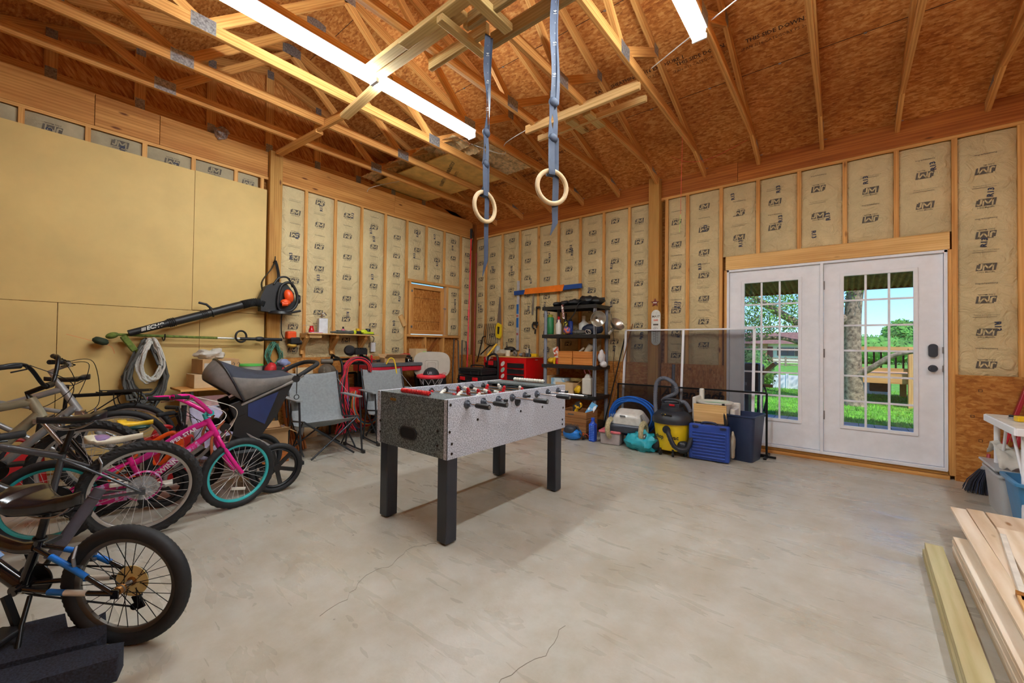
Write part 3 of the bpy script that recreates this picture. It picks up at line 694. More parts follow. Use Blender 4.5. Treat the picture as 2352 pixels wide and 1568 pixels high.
# ================= gym rings =================
strapm=mat('strap_slate',(56,66,86),.6,var=.06,bump=.2,scale=30); birch=wood('birch_ring',(216,190,146),(238,218,180),(200,160,110),grain=.5)
def gym_ring(x,y,z,rdeg,top,label,sway):
    t=thing('gym_ring',label,'gymnastic ring',(x,y,z-.118),0,'gym rings')
    d=(math.cos(R(rdeg)),math.sin(R(rdeg)),0); ax=(-math.sin(R(rdeg)),math.cos(R(rdeg)),0)
    m=M(); m.torus((x,y,z),.1035,.0145,ax,N=64,n=14); m.build('wooden_ring',birch,t,world=True)
    v=Vector(d)
    m=M(); zt=z+.118
    # strap loop around ring then up with knots
    c=Vector((x,y,0))
    def P(off,zz,n=0): return (x+d[0]*off+ax[0]*n,y+d[1]*off+ax[1]*n,zz)
    w=.044; H=top-zt
    m.ribbon([P(-.012,zt-.045,-.02),P(-.012,zt-.02,-.022),P(-.012,zt+.02,-.012),P(-.01,zt+H*.16,-.006)],w,d)
    m.ribbon([P(-.012,zt-.045,.02),P(-.008,zt-.02,.022),P(.02,zt+.05,.012),P(.024,zt+H*.18,.004)],w,d)
    m.ribbon([P(-.012,zt-.045,-.02),P(-.012,zt-.052,0),P(-.012,zt-.045,.02)],w,d)
    k1=zt+H*.17
    m.ell(P(.004,k1),(.034,.02,.03),rot=(0,20,rdeg),nu=12,nv=8)
    s2=Vector(d)*.8+Vector(ax)*.6
    seg=H*.2
    m.ribbon([P(-.012,k1,-.004),P(-.02,k1+seg*.5,-.004),P(-.006,k1+seg,-.004)],[w,.022,w],[v,s2,v])
    m.ribbon([P(.016,k1,.006),P(.026,k1+seg*.5,.006),P(.008,k1+seg,.006)],[w,.03,w],[v,v,v])
    k2=k1+seg
    m.ell(P(.004,k2),(.034,.022,.034),rot=(0,-15,rdeg),nu=12,nv=8)
    N=14; pts=[];sd=[]
    for i in range(N+1):
        q=i/N; zz=k2+(top-k2)*q; pts.append(P(.006*math.sin(q*7),zz,-.003)); a=math.sin(q*6)*.7*sway; sd.append(Vector(d)*math.cos(a)+Vector(ax)*math.sin(a))
    m.ribbon(pts,w,sd); m.ribbon([Vector(p)+Vector(d)*.034+Vector(ax)*.008 for p in pts],w*.92,[Vector(d)*math.cos(.5+i*.12*sway)+Vector(ax)*math.sin(.5+i*.12*sway) for i in range(N+1)])
    m.build('strap',strapm,t,world=True)
    m=M()
    tl=.42 if sway<1 else .62
    m.ribbon([P(.03,k1+.01,.012),P(.034,zt-.1,.014),P(.03,zt-.25,.014),P(.032,zt-tl*.8,.014),P(-.0,zt-tl,.016)],[w,w,w,w*.9,.004],d); m.build('strap_tail',strapm,t,world=True)
    m=M()
    for i in range(9):
        q=frame(P(.012,k2+.1+(top-k2-.12)*i/9,-.0075),(0,0,1),(-ax[0],-ax[1],0) if (Vector((5.58,-5.66,0))-c).dot(Vector(ax))<0 else ax)
        q=frame(P(.010,k2+.1+(top-k2-.12)*i/9,0),(0,0,1),Vector((5.58-x,-5.66-y,0))); q.translation+=Vector((5.58-x,-5.66-y,0)).normalized()*.016
        if i%3==1: m.text(str(16-i//3),.03,q)
        else: m.box(q.translation,(.008,.001,.002),q.to_3x3())
    m.build('strap_marks',whp,t,world=True)
    return t
gym_ring(4.142,-3.517,2.234,62,3.50,'pale wooden gymnastic ring on a slate strap, the nearer larger one of the pair',.3)
gym_ring(3.573,-3.529,2.222,88,3.475,'pale wooden gymnastic ring on a twisted strap, the further of the pair',1.1)
# mount timbers
treat=wood('treated_pine',(196,164,100),(222,194,132),(140,100,56)); treat2=wood('treated_beam',(156,132,84),(184,160,110),(100,70,40))
t=thing('ring_mount_frame','pale treated timber frame fixed under the trusses that the rings hang from','mounting frame',(3.6,-3.6,3.4))
def tim(p0,p1,w,h,mt=treat,up=(0,0,1),name='timber'):
    m=M(); m.bar(p0,p1,w,h,up); m.build(name,mt,t,world=True,bevel=.004)
tim((3.50,-3.40,3.535),(5.0,-3.40,3.535),.04,.11,treat2)
tim((3.50,-3.64,3.535),(5.0,-3.64,3.535),.04,.11,treat2)
tim((2.93,-3.79,3.545),(3.68,-3.79,3.545),.09,.04)
tim((2.40,-3.68,3.572),(3.50,-3.68,3.572),.085,.038); tim((2.40,-3.775,3.572),(3.0,-3.775,3.572),.085,.038)
tim((2.90,-3.50,3.55),(3.55,-3.50,3.55),.04,.088)
tim((3.40,-3.83,3.495),(3.40,-3.38,3.495),.06,.05); tim((3.71,-3.83,3.495),(3.71,-3.45,3.495),.075,.05)
tim((3.42,-3.60,3.56),(3.74,-3.60,3.56),.05,.04)
tim((2.2,-3.56,3.63),(2.40,-3.56,3.63),.085,.04)
# lateral braces
for i,(p0,p1,w,h,lb) in enumerate(((( .13,-3.6,3.575),(1.05,-3.54,3.575),.088,.038,'flat pine brace under the trusses nearest the gable wall'),((1.0,-3.56,3.612),(1.66,-3.50,3.62),.038,.088,'short upright pine block between trusses left of the long light'),((1.58,-3.54,3.56),(2.33,-3.6,3.575),.088,.038,'flat pine brace beside the middle of the long light'))):
    m=M(); m.bar(p0,p1,w,h); m.build('pine_brace',stud_l if i==2 else truss_w,bevel=.003,tagv=(lb,'timber brace','roof braces'))
t=thing('cross_brace','ladder shaped pine cross brace under three trusses behind the right hanging ring','timber brace',(3.5,-2.0,3.5))
tim((2.88,-2.15,3.575),(4.16,-2.15,3.575),.038,.088,stud_l); tim((2.88,-1.92,3.575),(4.13,-1.92,3.575),.038,.06,stud_l)
tim((3.37,-2.06,3.567),(3.39,-1.75,3.567),.088,.04,treat); tim((3.57,-2.06,3.567),(3.58,-1.74,3.567),.088,.04,treat)
# attic board with loose insulation
m=M(); m.box((.75,-1.66,3.69),(1.95,1.02,.012),(0,1.2,0)); m.build('attic_board',mat('attic_board_mdf',(222,184,108),.7,var=.1,scale=6),tagv=('tan board with black printing lying on the truss chords near the corner','board'))
m=M(); q=frame((1.15,-1.75,3.668),(.86,-.5,0),(0,0,-1)); m.text('KRAFT FACED INSULATION',.075,q,0,bold=.02); m.text('R-30 BATTS',.06,q@Matrix.Translation((0,-.12,0)),0); bpy.data.objects['attic_board']; ab=bpy.data.objects['attic_board']; m.build('board_print',ink,ab,world=True)
fluff=mat('loose_fibre',(214,178,128),.95,var=.2,scale=20,bump=.8)
m=M()
def P(u,v):
    x=.0+2.0*u; y=-2.42+.5*v; h=math.sin(PI*u)**.5*math.sin(PI*v)
    return (x,y+.04*noise.noise(Vector((u*9,v*4,1))),3.70+.22*h*(.6+.7*abs(noise.noise(Vector((u*8,v*5,3)))))+.03*noise.noise(Vector((u*40,v*20,2))))
m.grid(P,60,16); m.build('loose_insulation',fluff,tagv=('tan heap of loose insulation lying over the trusses near the corner','insulation',None,'stuff'))
m=M()
def P(u,v):
    x=1.45+.75*u; y=-2.1+.95*v; h=math.sin(PI*u)**.5*math.sin(PI*v)**.5
    return (x,y,3.70+.12*h*(.6+.7*abs(noise.noise(Vector((u*8,v*5,9)))))+.03*noise.noise(Vector((u*30,v*30,2))))
m.grid(P,40,30); m.build('loose_insulation',fluff,tagv=('tan tuft of loose insulation under the end of the long light','insulation',None,'stuff'))
# wiring and strings
wm=mat('cable_white',(205,202,196),.5)
m=M(); m.tube(spl([(2.9,-2.13,3.60),(2.45,-2.0,3.62),(2.2,-1.75,3.66),(1.9,-2.2,3.75)],8),.005,6); m.build('power_cable',wm,tagv=('white cable running from the cross brace to the loose insulation','cable'))
m=M(); m.tube(spl([(4.25,-2.12,3.70),(4.8,-2.35,3.72),(5.4,-2.6,3.73),(6.0,-2.8,3.73),(6.6,-3.1,3.74),(7.2,-3.4,3.74)],6),.005,6); m.build('power_cable',wm,tagv=('white cable strung across the trusses above the doors','cable'))
m=M(); m.tube(spl([(.36,-2.0,3.68),(.2,-2.15,3.63),(.06,-2.3,3.56),(.02,-2.33,3.5)],6),.004,6); m.build('power_cable',wm,tagv=('short white cable looping down onto the left beam under the board','cable'))
rs=mat('red_string',(214,70,60),.7); gs=mat('green_string',(190,220,120),.7)
t=thing('hanging_string','thin red string with a green end hanging beside the back wall post','string',(4.165,-.94,3.6))
m=M(); m.tube([(4.165,-.94,3.60),(4.15,-.94,2.72)],.0022,5); m.build('red_string',rs,t,world=True)
m=M(); m.tube([(4.15,-.94,2.72),(4.147,-.94,2.69),(4.14,-.94,2.52)],.003,5); m.build('green_end',gs,t,world=True)
m=M(); m.tube(spl([(3.9,-.5,3.60),(4.1,-.45,3.50),(4.35,-.4,3.50),(4.72,-.4,3.60)],8),.002,5); m.build('sagging_string',rs,tagv=('thin red string sagging between trusses above the back beam','string'))
# crumpled plastic on left beam
m=M(); m.ell((.03,-4.19,3.62),(.05,.06,.07),nu=16,nv=12,rot=(20,30,0)); 
for v in m.v: v+=Vector((noise.noise(v*25),noise.noise(v*25+Vector((5,0,0))),noise.noise(v*25+Vector((0,5,0)))))*.05
m.build('crumpled_film',mat('clear_film',(190,180,175),.1,var=.3,scale=50,trans=.6,alpha=.75),tagv=('crumpled clear plastic film on the left beam','plastic film'))
# ================= bicycles =================
tyre_m=mat('tyre_black',(26,27,30),.7,var=.12,scale=40); seat_m=mat('saddle_black',(24,25,29),.35,var=.06); seat_s=mat('saddle_gloss',(20,21,26),.18,var=.04,coat=.3)
spoke_m=mat('spoke_steel',(214,214,216),.35,.5); spoke_b=mat('spoke_black',(30,30,32),.4,.5)
def wheel(par,name,c,Rw,tr,rim_c,tread,spk,ax=(0,1,0),n_sp=28,hub=.018,rz=0):
    """c in parent local coordinates; returns tyre object (part) with rim, spoke_set, hub as sub-parts"""
    m=M(); N=144; n=14; vs=[];c=Vector(c); q=Matrix.Rotation(rz,3,'Z')
    for i in range(N):
        a=2*PI*i/N
        for k in range(n):
            b=2*PI*k/n; co,si=math.cos(b),math.sin(b); r=tr
            if tread==3 and co>-.3: r*=1+.07*((i+k)%2)
            elif tread and co>-.1:
                lug=((i//2)+(1 if si>0 else 0)+(k%2 if tread==2 else 0))%2
                r*=1+(.10 if tread==1 else .17)*lug*min(1,(co+.1)*2)
            rr=Rw-tr+r*co; p=Vector((rr*math.cos(a),r*si,rr*math.sin(a))); vs.append(c+q@p)
    m.add(vs,[(i*n+k,i*n+(k+1)%n,((i+1)%N)*n+(k+1)%n,((i+1)%N)*n+k) for i in range(N) for k in range(n)],0,None,tread!=2)
    ty=m.build(name,tyre_m,par)
    A=q@Vector((0,1,0))
    m=M(); ri=Rw-2*tr+.004
    prof=[(ri+.004,-.011),(ri-.012,-.011),(ri-.018,-.006),(ri-.018,.006),(ri-.012,.011),(ri+.004,.011),(ri-.002,.0),(ri+.004,-.011)]
    m.lathe(prof,c,A,n=72,caps=False); m.build('rim',rim_c,ty)
    m=M()
    for k in range(n_sp):
        s=1 if k%2 else -1; a=2*PI*k/n_sp; b=a+(.55 if (k//2)%2 else -.55)
        p0=c+q@Vector((hub*1.1*math.cos(b),s*.026,hub*1.1*math.sin(b))); p1=c+q@Vector(((ri-.015)*math.cos(a),0,(ri-.015)*math.sin(a)))
        m.cyl(p0,p1,.0015,n=4,caps=False)
    m.build('spoke_set',spk,ty)
    m=M(); m.lathe([(.006,-.055),(.006,-.035),(hub,-.033),(hub,-.028),(hub*.6,-.02),(hub*.6,.02),(hub,.028),(hub,.033),(.006,.035),(.006,.055)],c,A,n=14); m.build('hub',steel,ty)
    return ty
def saddle(par,c,L,W,mt,rev=False,th=.045,yellow=None,dip=.012,rz=0,pitch=0):
    m=M(); s=-1 if rev else 1
    def w(u): # u 0 tail..1 nose
        return W/2*(1-.80*min(1,max(0,(u-.18)/.5))**1.0*(1-.0*u)) * (math.sin(min(1,(u+.02)*7)*PI/2))*(1 if u<.93 else math.sqrt(max(0.0,1-((u-.93)/.075)**2)))
    n=18
    vs=[];NU=22
    for i in range(NU+1):
        u=i/NU; ww=max(.004,w(u)); zc=dip*(2*abs(u-.55))**1.5+ (0.01 if u<.2 else 0); t=th*(1-.35*u)
        for k in range(n):
            a=2*PI*k/n; y=ww*math.cos(a); z=math.sin(a); z=z*(.014 if z>0 else t*(.6+.4*abs(math.cos(a))))
            vs.append(Vector(c)+Matrix.Rotation(rz,3,'Z')@Vector((s*((u-.5)*L),y,z+zc)))
    fs=[(i*n+k,(i+1)*n+k,(i+1)*n+(k+1)%n,i*n+(k+1)%n) for i in range(NU) for k in range(n)]+[tuple(range(n)),tuple(NU*n+k for k in range(n))[::-1]]
    m.add(vs,fs,0,None,True); o=m.build('saddle',mt,par)
    m=M(); c=Vector(c)
    for y in(-.02,.02): m.tube(spl([c+Vector((-.09*s,y*1.6,-.02)),c+Vector((-.03*s,y,-.055)),c+Vector((.05*s,y,-.055)),c+Vector((.1*s,y*.4,-.02))],5),.0035,6)
    m.build('saddle_rails',steel,o)
    return o
def bike(name,label,loc,h,lean,P):
    t=thing(name,label,'bicycle',(loc[0],loc[1],0),rot=(R(lean),0,R(h)),group=None)
    Rw=P['R']; tr=P.get('tr',.024); wb=P['wb']; fm=P['frame']; spk=P.get('spk',spoke_m)
    axr=Vector((0,0,Rw)); axf=Vector((wb,0,Rw)); st=R(P.get('steer',0))
    rw=wheel(t,'rear_wheel',axr,Rw,tr,P['rim'],P.get('tread',1),spk)
    hb=Vector((P['hb'][0],0,P['hb'][1])); ht=Vector((P['ht'][0],0,P['ht'][1])); bb=Vector((P['bb'][0],0,P['bb'][1])); sc=Vector((P['sc'][0],0,P['sc'][1]))
    sa=(ht-hb).normalized(); QS=Matrix.Rotation(st,4,sa)
    def S(v): return hb+(QS.to_3x3()@(Vector(v)-hb))
    axf2=S(axf)
    fw=wheel(t,'front_wheel',axf2,Rw,tr,P['rim'],P.get('tread',1),spk,rz=st)
    rt=P.get('rt',.017)
    m=M(); m.tube([hb-sa*.005,ht],rt*1.25,12)
    tt=P.get('tt',[(ht+(hb-ht)*.2),sc]); dt=P.get('dt',[hb+(ht-hb)*.15,bb])
    m.tube(spl([Vector(p) if len(p)==3 else Vector((p[0],0,p[1])) for p in tt],6) if len(tt)>2 else tt,rt*P.get('ttr',1),12)
    m.tube(spl([Vector(p) if len(p)==3 else Vector((p[0],0,p[1])) for p in dt],6) if len(dt)>2 else dt,rt*P.get('dtr',1.15),12)
    m.tube([bb,sc+(sc-bb).normalized()*.02],rt*.95,12); m.cyl(bb+Vector((0,-.035,0)),bb+Vector((0,.035,0)),.02,n=14)
    for y in(-1,1):
        m.tube(spl([sc+Vector((0,y*.012,-.015)),(sc+axr)/2+Vector((.0,y*.045,P.get('ss',.0))),axr+Vector((.004,y*.056,.0))],6),rt*.5,8)
        m.tube(spl([bb+Vector((-.02,y*.02,0)),(bb+axr)/2+Vector((.03,y*.042,0)),axr+Vector((0,y*.056,0))],6),rt*.55,8)
        m.box(axr+Vector((-.002,y*.058,-.002)),(.03,.005,.035))
    m.build('frame',fm,t)
    if 'decal' in P:
        for (txt,a,b,f,sz,off) in P['decal']:
            for sg in(-1,1):
                m=M()
                a_=Vector((a[0],0,a[1])); b_=Vector((b[0],0,b[1])); d=(b_-a_).normalized(); mid=a_+(b_-a_)*f
                q=frame(mid+Vector((0,sg*(rt*off+.001),0)),d*(1 if sg<0 else -1),(0,sg,0)); m.text(txt,sz,q,0,bold=.03); m.build('decal_text',P.get('decalm',whp),t)
    # fork
    m=M(); fk=P.get('forkm',fm); cr=hb-sa*.02
    if P.get('susp'):
        m.box(S(cr),(.05,.13,.03),QS.to_3x3(),m=1)
        for y in(-.052,.052):
            top=S(cr+Vector((0.012,y,0))); bot=S(axf+Vector((-.006,y,0))); mid=top+(bot-top)*.5
            m.cyl(top,mid,.0145,n=12,m=1); m.cyl(mid-(bot-top)*.06,bot,.020,.016,n=12,m=0)
    else:
        m.cyl(S(cr-Vector((0,0,0))),S(hb),.018,n=12)
        for y in(-1,1):
            m.tube([S(p) for p in spl([cr+Vector((0,y*.014,.0)),cr+Vector((.005,y*.04,-.04)),cr+(axf-cr)*.6+Vector((-.012,y*.05,0)),axf+Vector((0,y*.052,0))],6)],[.015]*13+[.013,.012,.011,.010,.010,.009][:6] if False else .0135,10)
    m.build('fork',[fk,chrome],t)
    # seatpost + saddle
    sp=Vector((P['sad'][0],0,P['sad'][1]))
    m=M(); m.cyl(sc,sp+Vector((0,0,-.05)),.0135,n=12); m.torus(sc+(sc-bb).normalized()*.02,rt*1.05,.005,(sc-bb).normalized(),N=16,n=6); m.build('seatpost',P.get('post',blkm),t)
    saddle(t,sp,P.get('sl',.26),P.get('sw',.16),P.get('sadm',seat_m),P.get('srev',False),th=P.get('sth',.045),dip=P.get('sdip',.012))
    # stem + bar
    m=M(); cl=ht+sa*P.get('stemh',.05)+Vector((P.get('stemf',.06),0,P.get('stemu',.02)))
    m.tube([S(ht),S(ht+sa*P.get('stemh',.05)),S(cl)],.016,10); m.cyl(S(cl+Vector((0,-.03,0))),S(cl+Vector((0,.03,0))),.021,n=12); m.build('stem',P.get('stemm',blkm),t)
    hw,rise,back=P.get('bar',(.29,.05,.05)); m=M()
    bp=[cl+Vector((0,-hw,rise)),cl+Vector((back*.45,-hw*.62,rise*1.0)) if False else cl+Vector((-back*.25,-hw*.6,rise)),cl+Vector((0,-hw*.22,rise*.15)),cl,cl+Vector((0,hw*.22,rise*.15)),cl+Vector((-back*.25,hw*.6,rise)),cl+Vector((0,hw,rise))]
    if P.get('swept'): bp[1]=cl+Vector((-back*.75,-hw*.62,rise*.92)); bp[-2]=cl+Vector((-back*.75,hw*.62,rise*.92)); bp[2]=cl+Vector((-back*.05,-hw*.14,rise*.08)); bp[-3]=cl+Vector((-back*.05,hw*.14,rise*.08)); bp[0].x-=back*.4; bp[-1].x-=back*.4
    bp[0]+=Vector((-back,0,0)); bp[-1]+=Vector((-back,0,0))
    m.tube([S(p) for p in spl(bp,6)],P.get('barr',.0115),10); hbr=m.build('handlebar',P.get('barm',blkm),t)
    for e,f in((bp[0],bp[1]),(bp[-1],bp[-2])):
        d=(f-e).normalized(); m=M(); m.tube([S(e+d*(x)) for x in(0,.004,.03,.06,.09,.118,.12)],[.012,.017,.0165,.0155,.0165,.0175,.013],12); g=m.build('grip',rubber,hbr)
        m=M(); m.tube([S(e+d*.13+Vector((.012,0,-.005))),S(e+d*.10+Vector((.045,0,-.02))),S(e+d*.02+Vector((.05,0,-.03)))],.0045,6); m.build('brake_lever',P.get('levm',blkm),hbr)
    # cables
    m=M(); cm_=P.get('cabm',blkm)
    m.tube([S(p) for p in spl([bp[1]+Vector((.02,0,0)),cl+Vector((.14,-.06,.02)),hb+Vector((.11,0,.06)),hb+Vector((.035,0,-.03))],8)],.0026,5)
    m.tube(spl([S(bp[-2]+Vector((.02,0,0))),S(cl+Vector((.11,.05,.0))),hb+(ht-hb)*.6+Vector((.06,.03,0)),Vector(dt[0] if len(dt[0])==3 else (dt[0][0],0,dt[0][1]))+Vector((-.05,.0,.03))],8),.0026,5)
    m.build('brake_cable',cm_,t)
    # brakes
    for (a,par) in ((axf,fw),(None,rw)):
        m=M()
        for y in(-1,1):
            if a is not None:
                b=hb+(axf-hb)*.22; m.tube([S(b+Vector((.03,y*.04,-.01))),S(b+Vector((.045,y*.05,.05))),S(b+Vector((.04,y*.02,.085)))],.006,6); m.box(S(b+Vector((.03,y*.028,0))),(.05,.012,.012))
            else:
                b=axr+(sc-axr).normalized()*(Rw-.03); m.tube([b+Vector((-.03,y*.04,-.02)),b+Vector((-.035,y*.05,.04)),b+Vector((-.02,y*.02,.07))],.006,6); m.box(b+Vector((-.02,y*.028,-.01)),(.05,.012,.012))
        m.build('front_brake' if a is not None else 'rear_brake',P.get('brkm',steel),t)
    # drivetrain (right side = -y)
    cr_=P.get('ring',.075); m=M(); m.lathe([(cr_,-.003),(cr_,.003)],bb+Vector((0,-.045,0)),(0,1,0),n=36); m.torus(bb+Vector((0,-.045,0)),cr_,.004,(0,1,0),N=40,n=6)
    o=m.build('chainring',P.get('ringm',blkm),t)
    m=M(); ca=R(P.get('crank',20)); d=Vector((math.cos(ca),0,math.sin(ca)))*P.get('cl',.15)
    for s in(-1,1):
        a=bb+Vector((0,s*.058,0)); b=a-d*s+Vector((0,s*.012,0)); m.bar(a,b,.014,.024,(0,1,0)); 
    m.build('crank_arm',P.get('crankm',blkm),t)
    for s in(-1,1):
        b=bb+Vector((0,s*.07,0))-d*s; m=M(); m.box(b+Vector((0,s*.055,0)),(.085,.09,.022)); m.build('pedal',P.get('pedm',blk),t,bevel=.006)
    cg=P.get('cog',.045); m=M()
    if P.get('disc'): m.lathe([(P['disc'],-.001),(P['disc'],.001)],axr+Vector((0,-.024,0)),(0,1,0),n=36)
    for k,rr_ in enumerate((.05,.042,.034,.028)): m.lathe([(rr_,-.001),(rr_,.001)],axr+Vector((0,-.030-.004*k,0)),(0,1,0),n=24)
    m.build('cassette',P.get('discm',steel),rw)
    m=M(); y=-.043; pts=[]
    ex=Vector((0,y,0)); low=axr+Vector((.02,y,-.085)) if P.get('der',1) else None
    for a in range(-80,81,20): pts.append(bb+ex+Vector((math.cos(R(a))*cr_,0,math.sin(R(a))*cr_)))
    pts+= [axr+ex+Vector((math.cos(R(a))*cg,0,math.sin(R(a))*cg)) for a in range(100,241,20)]
    if low: pts+= [axr+Vector((.005,y,-.075)),axr+Vector((-.012,y,-.10)),axr+Vector((.0,y,-.125)),axr+Vector((.03,y,-.12))]
    m.tube(pts,.0042,4,closed=True); m.build('chain',blkm,t)
    if low:
        m=M(); m.box(axr+Vector((0,y-.012,-.05)),(.02,.012,.07)); m.box(axr+Vector((0,y-.008,-.105)),(.03,.008,.06),(0,25,0)); m.cyl(axr+Vector((0,y-.005,-.08)),axr+Vector((0,y+.005,-.08)),.014,n=12); m.cyl(axr+Vector((.01,y-.005,-.12)),axr+Vector((.01,y+.005,-.12)),.014,n=12); m.build('derailleur',blkm,t)
    if P.get('stand'):
        b=bb+Vector((-.06,.03,-.02)); m=M(); m.tube([b,b+Vector((-.03,.06,-.08)),Vector((b.x-.08,.16,.03-math.sin(R(lean))*.16))],.008,8); m.build('kickstand',blkm,t)
    t.select_set(False)
    return t
pinkm=mat('pink_paint',(222,30,140),.25,var=.05,coat=.4); teal=mat('teal_paint',(52,180,184),.35); alloy=mat('rim_alloy',(178,176,172),.4,.5)
greyp=mat('grey_paint',(78,82,88),.22,.35,var=.05,coat=.4); khaki=mat('khaki_paint',(150,146,124),.3,.2,coat=.4); silv=mat('silver_paint',(158,160,162),.3,.4,coat=.2)
bpaint=mat('black_gloss_paint',(18,18,22),.15,var=.05,coat=.6); orng=mat('orange_paint',(238,88,24),.3,coat=.3); bluep=mat('blue_decal',(20,110,200),.3)
lilac=mat('lilac',(140,112,160),.4)
E_=bike('girls_bicycle',"pink girls' bicycle with turquoise rims and cream saddle",(1.885,-5.497),79,2,dict(R=.255,tr=.024,wb=.945,frame=pinkm,rim=teal,tread=1,bb=(.415,.285),sc=(.345,.455),sad=(.272,.60),hb=(.80,.56),ht=(.742,.68),
  tt=[(.745,.655),(.6,.585),(.45,.475),(.352,.42)],dt=[(.79,.59),(.62,.45),(.415,.285)],ttr=1.15,dtr=1.3,steer=19,sl=.27,sw=.165,sadm=mat('cream_vinyl',(226,220,198),.45),bar=(.22,.135,.20),swept=1,barr=.014,barm=pinkm,stemm=teal,stemh=.03,stemf=.03,stemu=.01,
  cabm=whp,brkm=chrome,levm=chrome,der=0,ringm=mat('ring_brown',(120,96,80),.5,.4),ring=.066,crankm=chrome,crank=150,cl=.125,pedm=whp,decal=[('SUPER STAR',(.352,.42),(.745,.655),.64,.036,1.3),('SCHWINN',(.415,.285),(.62,.45),.45,.045,1.6)],decalm=mat('decal_white',(235,225,240),.4)))
m=M(); m.torus((.415,-.05,.285),.092,.017,(0,1,0),N=36,n=6,flat=.3); m.prism([(.34,.21),(.34,.355),(.05,.29),(.0,.22),(.06,.2)],-.006,.006,Matrix(((1,0,0,0),(0,0,1,-.052),(0,1,0,0),(0,0,0,1)))); m.build('chain_guard',speckle('floral_pink',(222,40,140),(214,180,226),45,.4,.5,.56),E_)
m=M(); m.ell((.20,0,.612),(.055,.066,.022)); m.build('saddle_panel',lilac,E_)
F_=bike('mountain_bicycle','grey mountain bicycle, its knobbly rear wheel in front of the pink bicycle',(2.153,-5.125),-101,-2,dict(R=.30,tr=.028,wb=1.0,frame=greyp,rim=alloy,tread=2,bb=(.39,.30),sc=(.345,.565),sad=(.305,.775),hb=(.90,.66),ht=(.86,.79),ttr=1.15,dtr=1.2,sl=.28,sw=.17,
  der=1,disc=.075,discm=mat('clear_disc',(200,205,210),.2,alpha=.35),stand=0,ring=.085,stemh=.05))
G_=bike('kids_bicycle',"black and blue kids' bicycle nearest the camera with rusty rear hub",(3.32,-5.34),-138,-3,dict(R=.245,tr=.027,wb=.88,frame=bpaint,rim=mat('rim_dull',(96,92,86),.4,.5),tread=3,bb=(.40,.245),sc=(.335,.42),sad=(.30,.59),sth=.085,hb=(.74,.50),ht=(.70,.62),
  tt=[(.70,.56),(.55,.46),(.42,.405),(.34,.405)],ttr=1.35,dtr=1.5,sl=.27,sw=.20,sadm=seat_s,srev=True,spk=spoke_b,ring=.065,cl=.125,crank=65,stand=1,ss=.01,sdip=.03,disc=.064,discm=mat('brass_disc',(240,222,156),.5,0),bar=(.27,.1,.08)))
m=M()
for y in(-1,1):
    ss_=spl([(.335,y*.012,.405),(.1675,y*.045,.3425),(.004,y*.056,.245)],6); cs_=spl([(.38,y*.02,.245),(.23,y*.042,.245),(0,y*.056,.245)],6)
    m.tube(ss_[3:9],.0108,8,m=0); m.tube(cs_[5:8],.0115,8,m=0); m.tube(cs_[7:10],.0115,8,m=1)
m.build('stay_decals',[bluep,whp],G_)
m=M(); m.bar((.66,.0,.50),(.50,.0,.345),.056,.03,(0,1,0)); m.build('tube_decal',bluep,G_)
m=M(); m.lathe([(.012,-.05),(.018,-.035),(.018,-.02),(.010,-.015),(.010,.015),(.018,.02),(.016,.045)],(0,0,.245),(0,1,0),n=14); m.build('rusty_hub',mat('rusty_gold',(150,104,52),.45,.6,var=.3,scale=60),G_)
A_=bike('mountain_bicycle','khaki mountain bicycle with chrome suspension fork at the left edge',(1.21,-6.30),74,1,dict(R=.335,tr=.028,wb=1.05,frame=khaki,rim=alloy,tread=2,bb=(.42,.30),sc=(.28,.72),sad=(.24,.9),hb=(.81,.72),ht=(.755,.845),
  rt=.021,ttr=1.25,dtr=1.5,susp=1,forkm=bpaint,steer=-10,stemh=.035,stemf=.10,stemu=.05,bar=(.30,.16,.10)))
B_=bike('city_bicycle','silver bicycle with a tall silver stem and looping black cables behind the khaki one',(.77,-6.12),74,1,dict(R=.335,tr=.024,wb=1.05,frame=silv,rim=alloy,tread=1,bb=(.42,.30),sc=(.30,.70),sad=(.27,.88),hb=(.83,.69),ht=(.72,.90),
  rt=.019,ttr=1.2,dtr=1.45,susp=1,forkm=silv,steer=8,stemh=.10,stemf=.09,stemu=.05,stemm=silv,bar=(.30,.02,.06)))
C_=bike('rack_bicycle','black bicycle with a seatpost luggage rack standing nearest the left wall',(.58,-4.98),-106,-2,dict(R=.335,tr=.024,wb=1.05,frame=silv,rim=alloy,tread=1,bb=(.44,.30),sc=(.40,.62),sad=(.385,.90),hb=(.95,.68),ht=(.91,.80),sl=.27,sw=.17,ring=.08))
rk=M(); z=.775
rk.tube([(.385,0,z-.02),(.0,0,z-.015),(-.02,0,z-.01)],.016,10)
rk.tube(spl([(.18,-.03,z),(.20,-.055,z+.01),(.15,-.065,z+.005),(-.12,-.06,z+.005),(-.15,0,z+.005),(-.12,.06,z+.005),(.15,.065,z+.005),(.2,.055,z+.01),(.18,.03,z)],4),.005,6)
for y in(-.02,.02): rk.tube([(.14,y,z+.005),(-.13,y,z+.005)],.005,6)
rk.box((0,0,z+.002),(.2,.1,.004))
for s in(-1,1):
    rk.tube(spl([(.09,s*.06,z),(.085,s*.075,z-.07),(.06,s*.08,z-.13),(-.0,s*.08,z-.115),(-.05,s*.08,z-.12),(-.07,s*.075,z-.06),(-.07,s*.06,z)],5),.0045,6)
    rk.tube([(.02,s*.06,z),(.18,s*.05,z-.13),(.27,s*.04,z-.2)],.005,6)
rk.build('luggage_rack',blkm,C_)
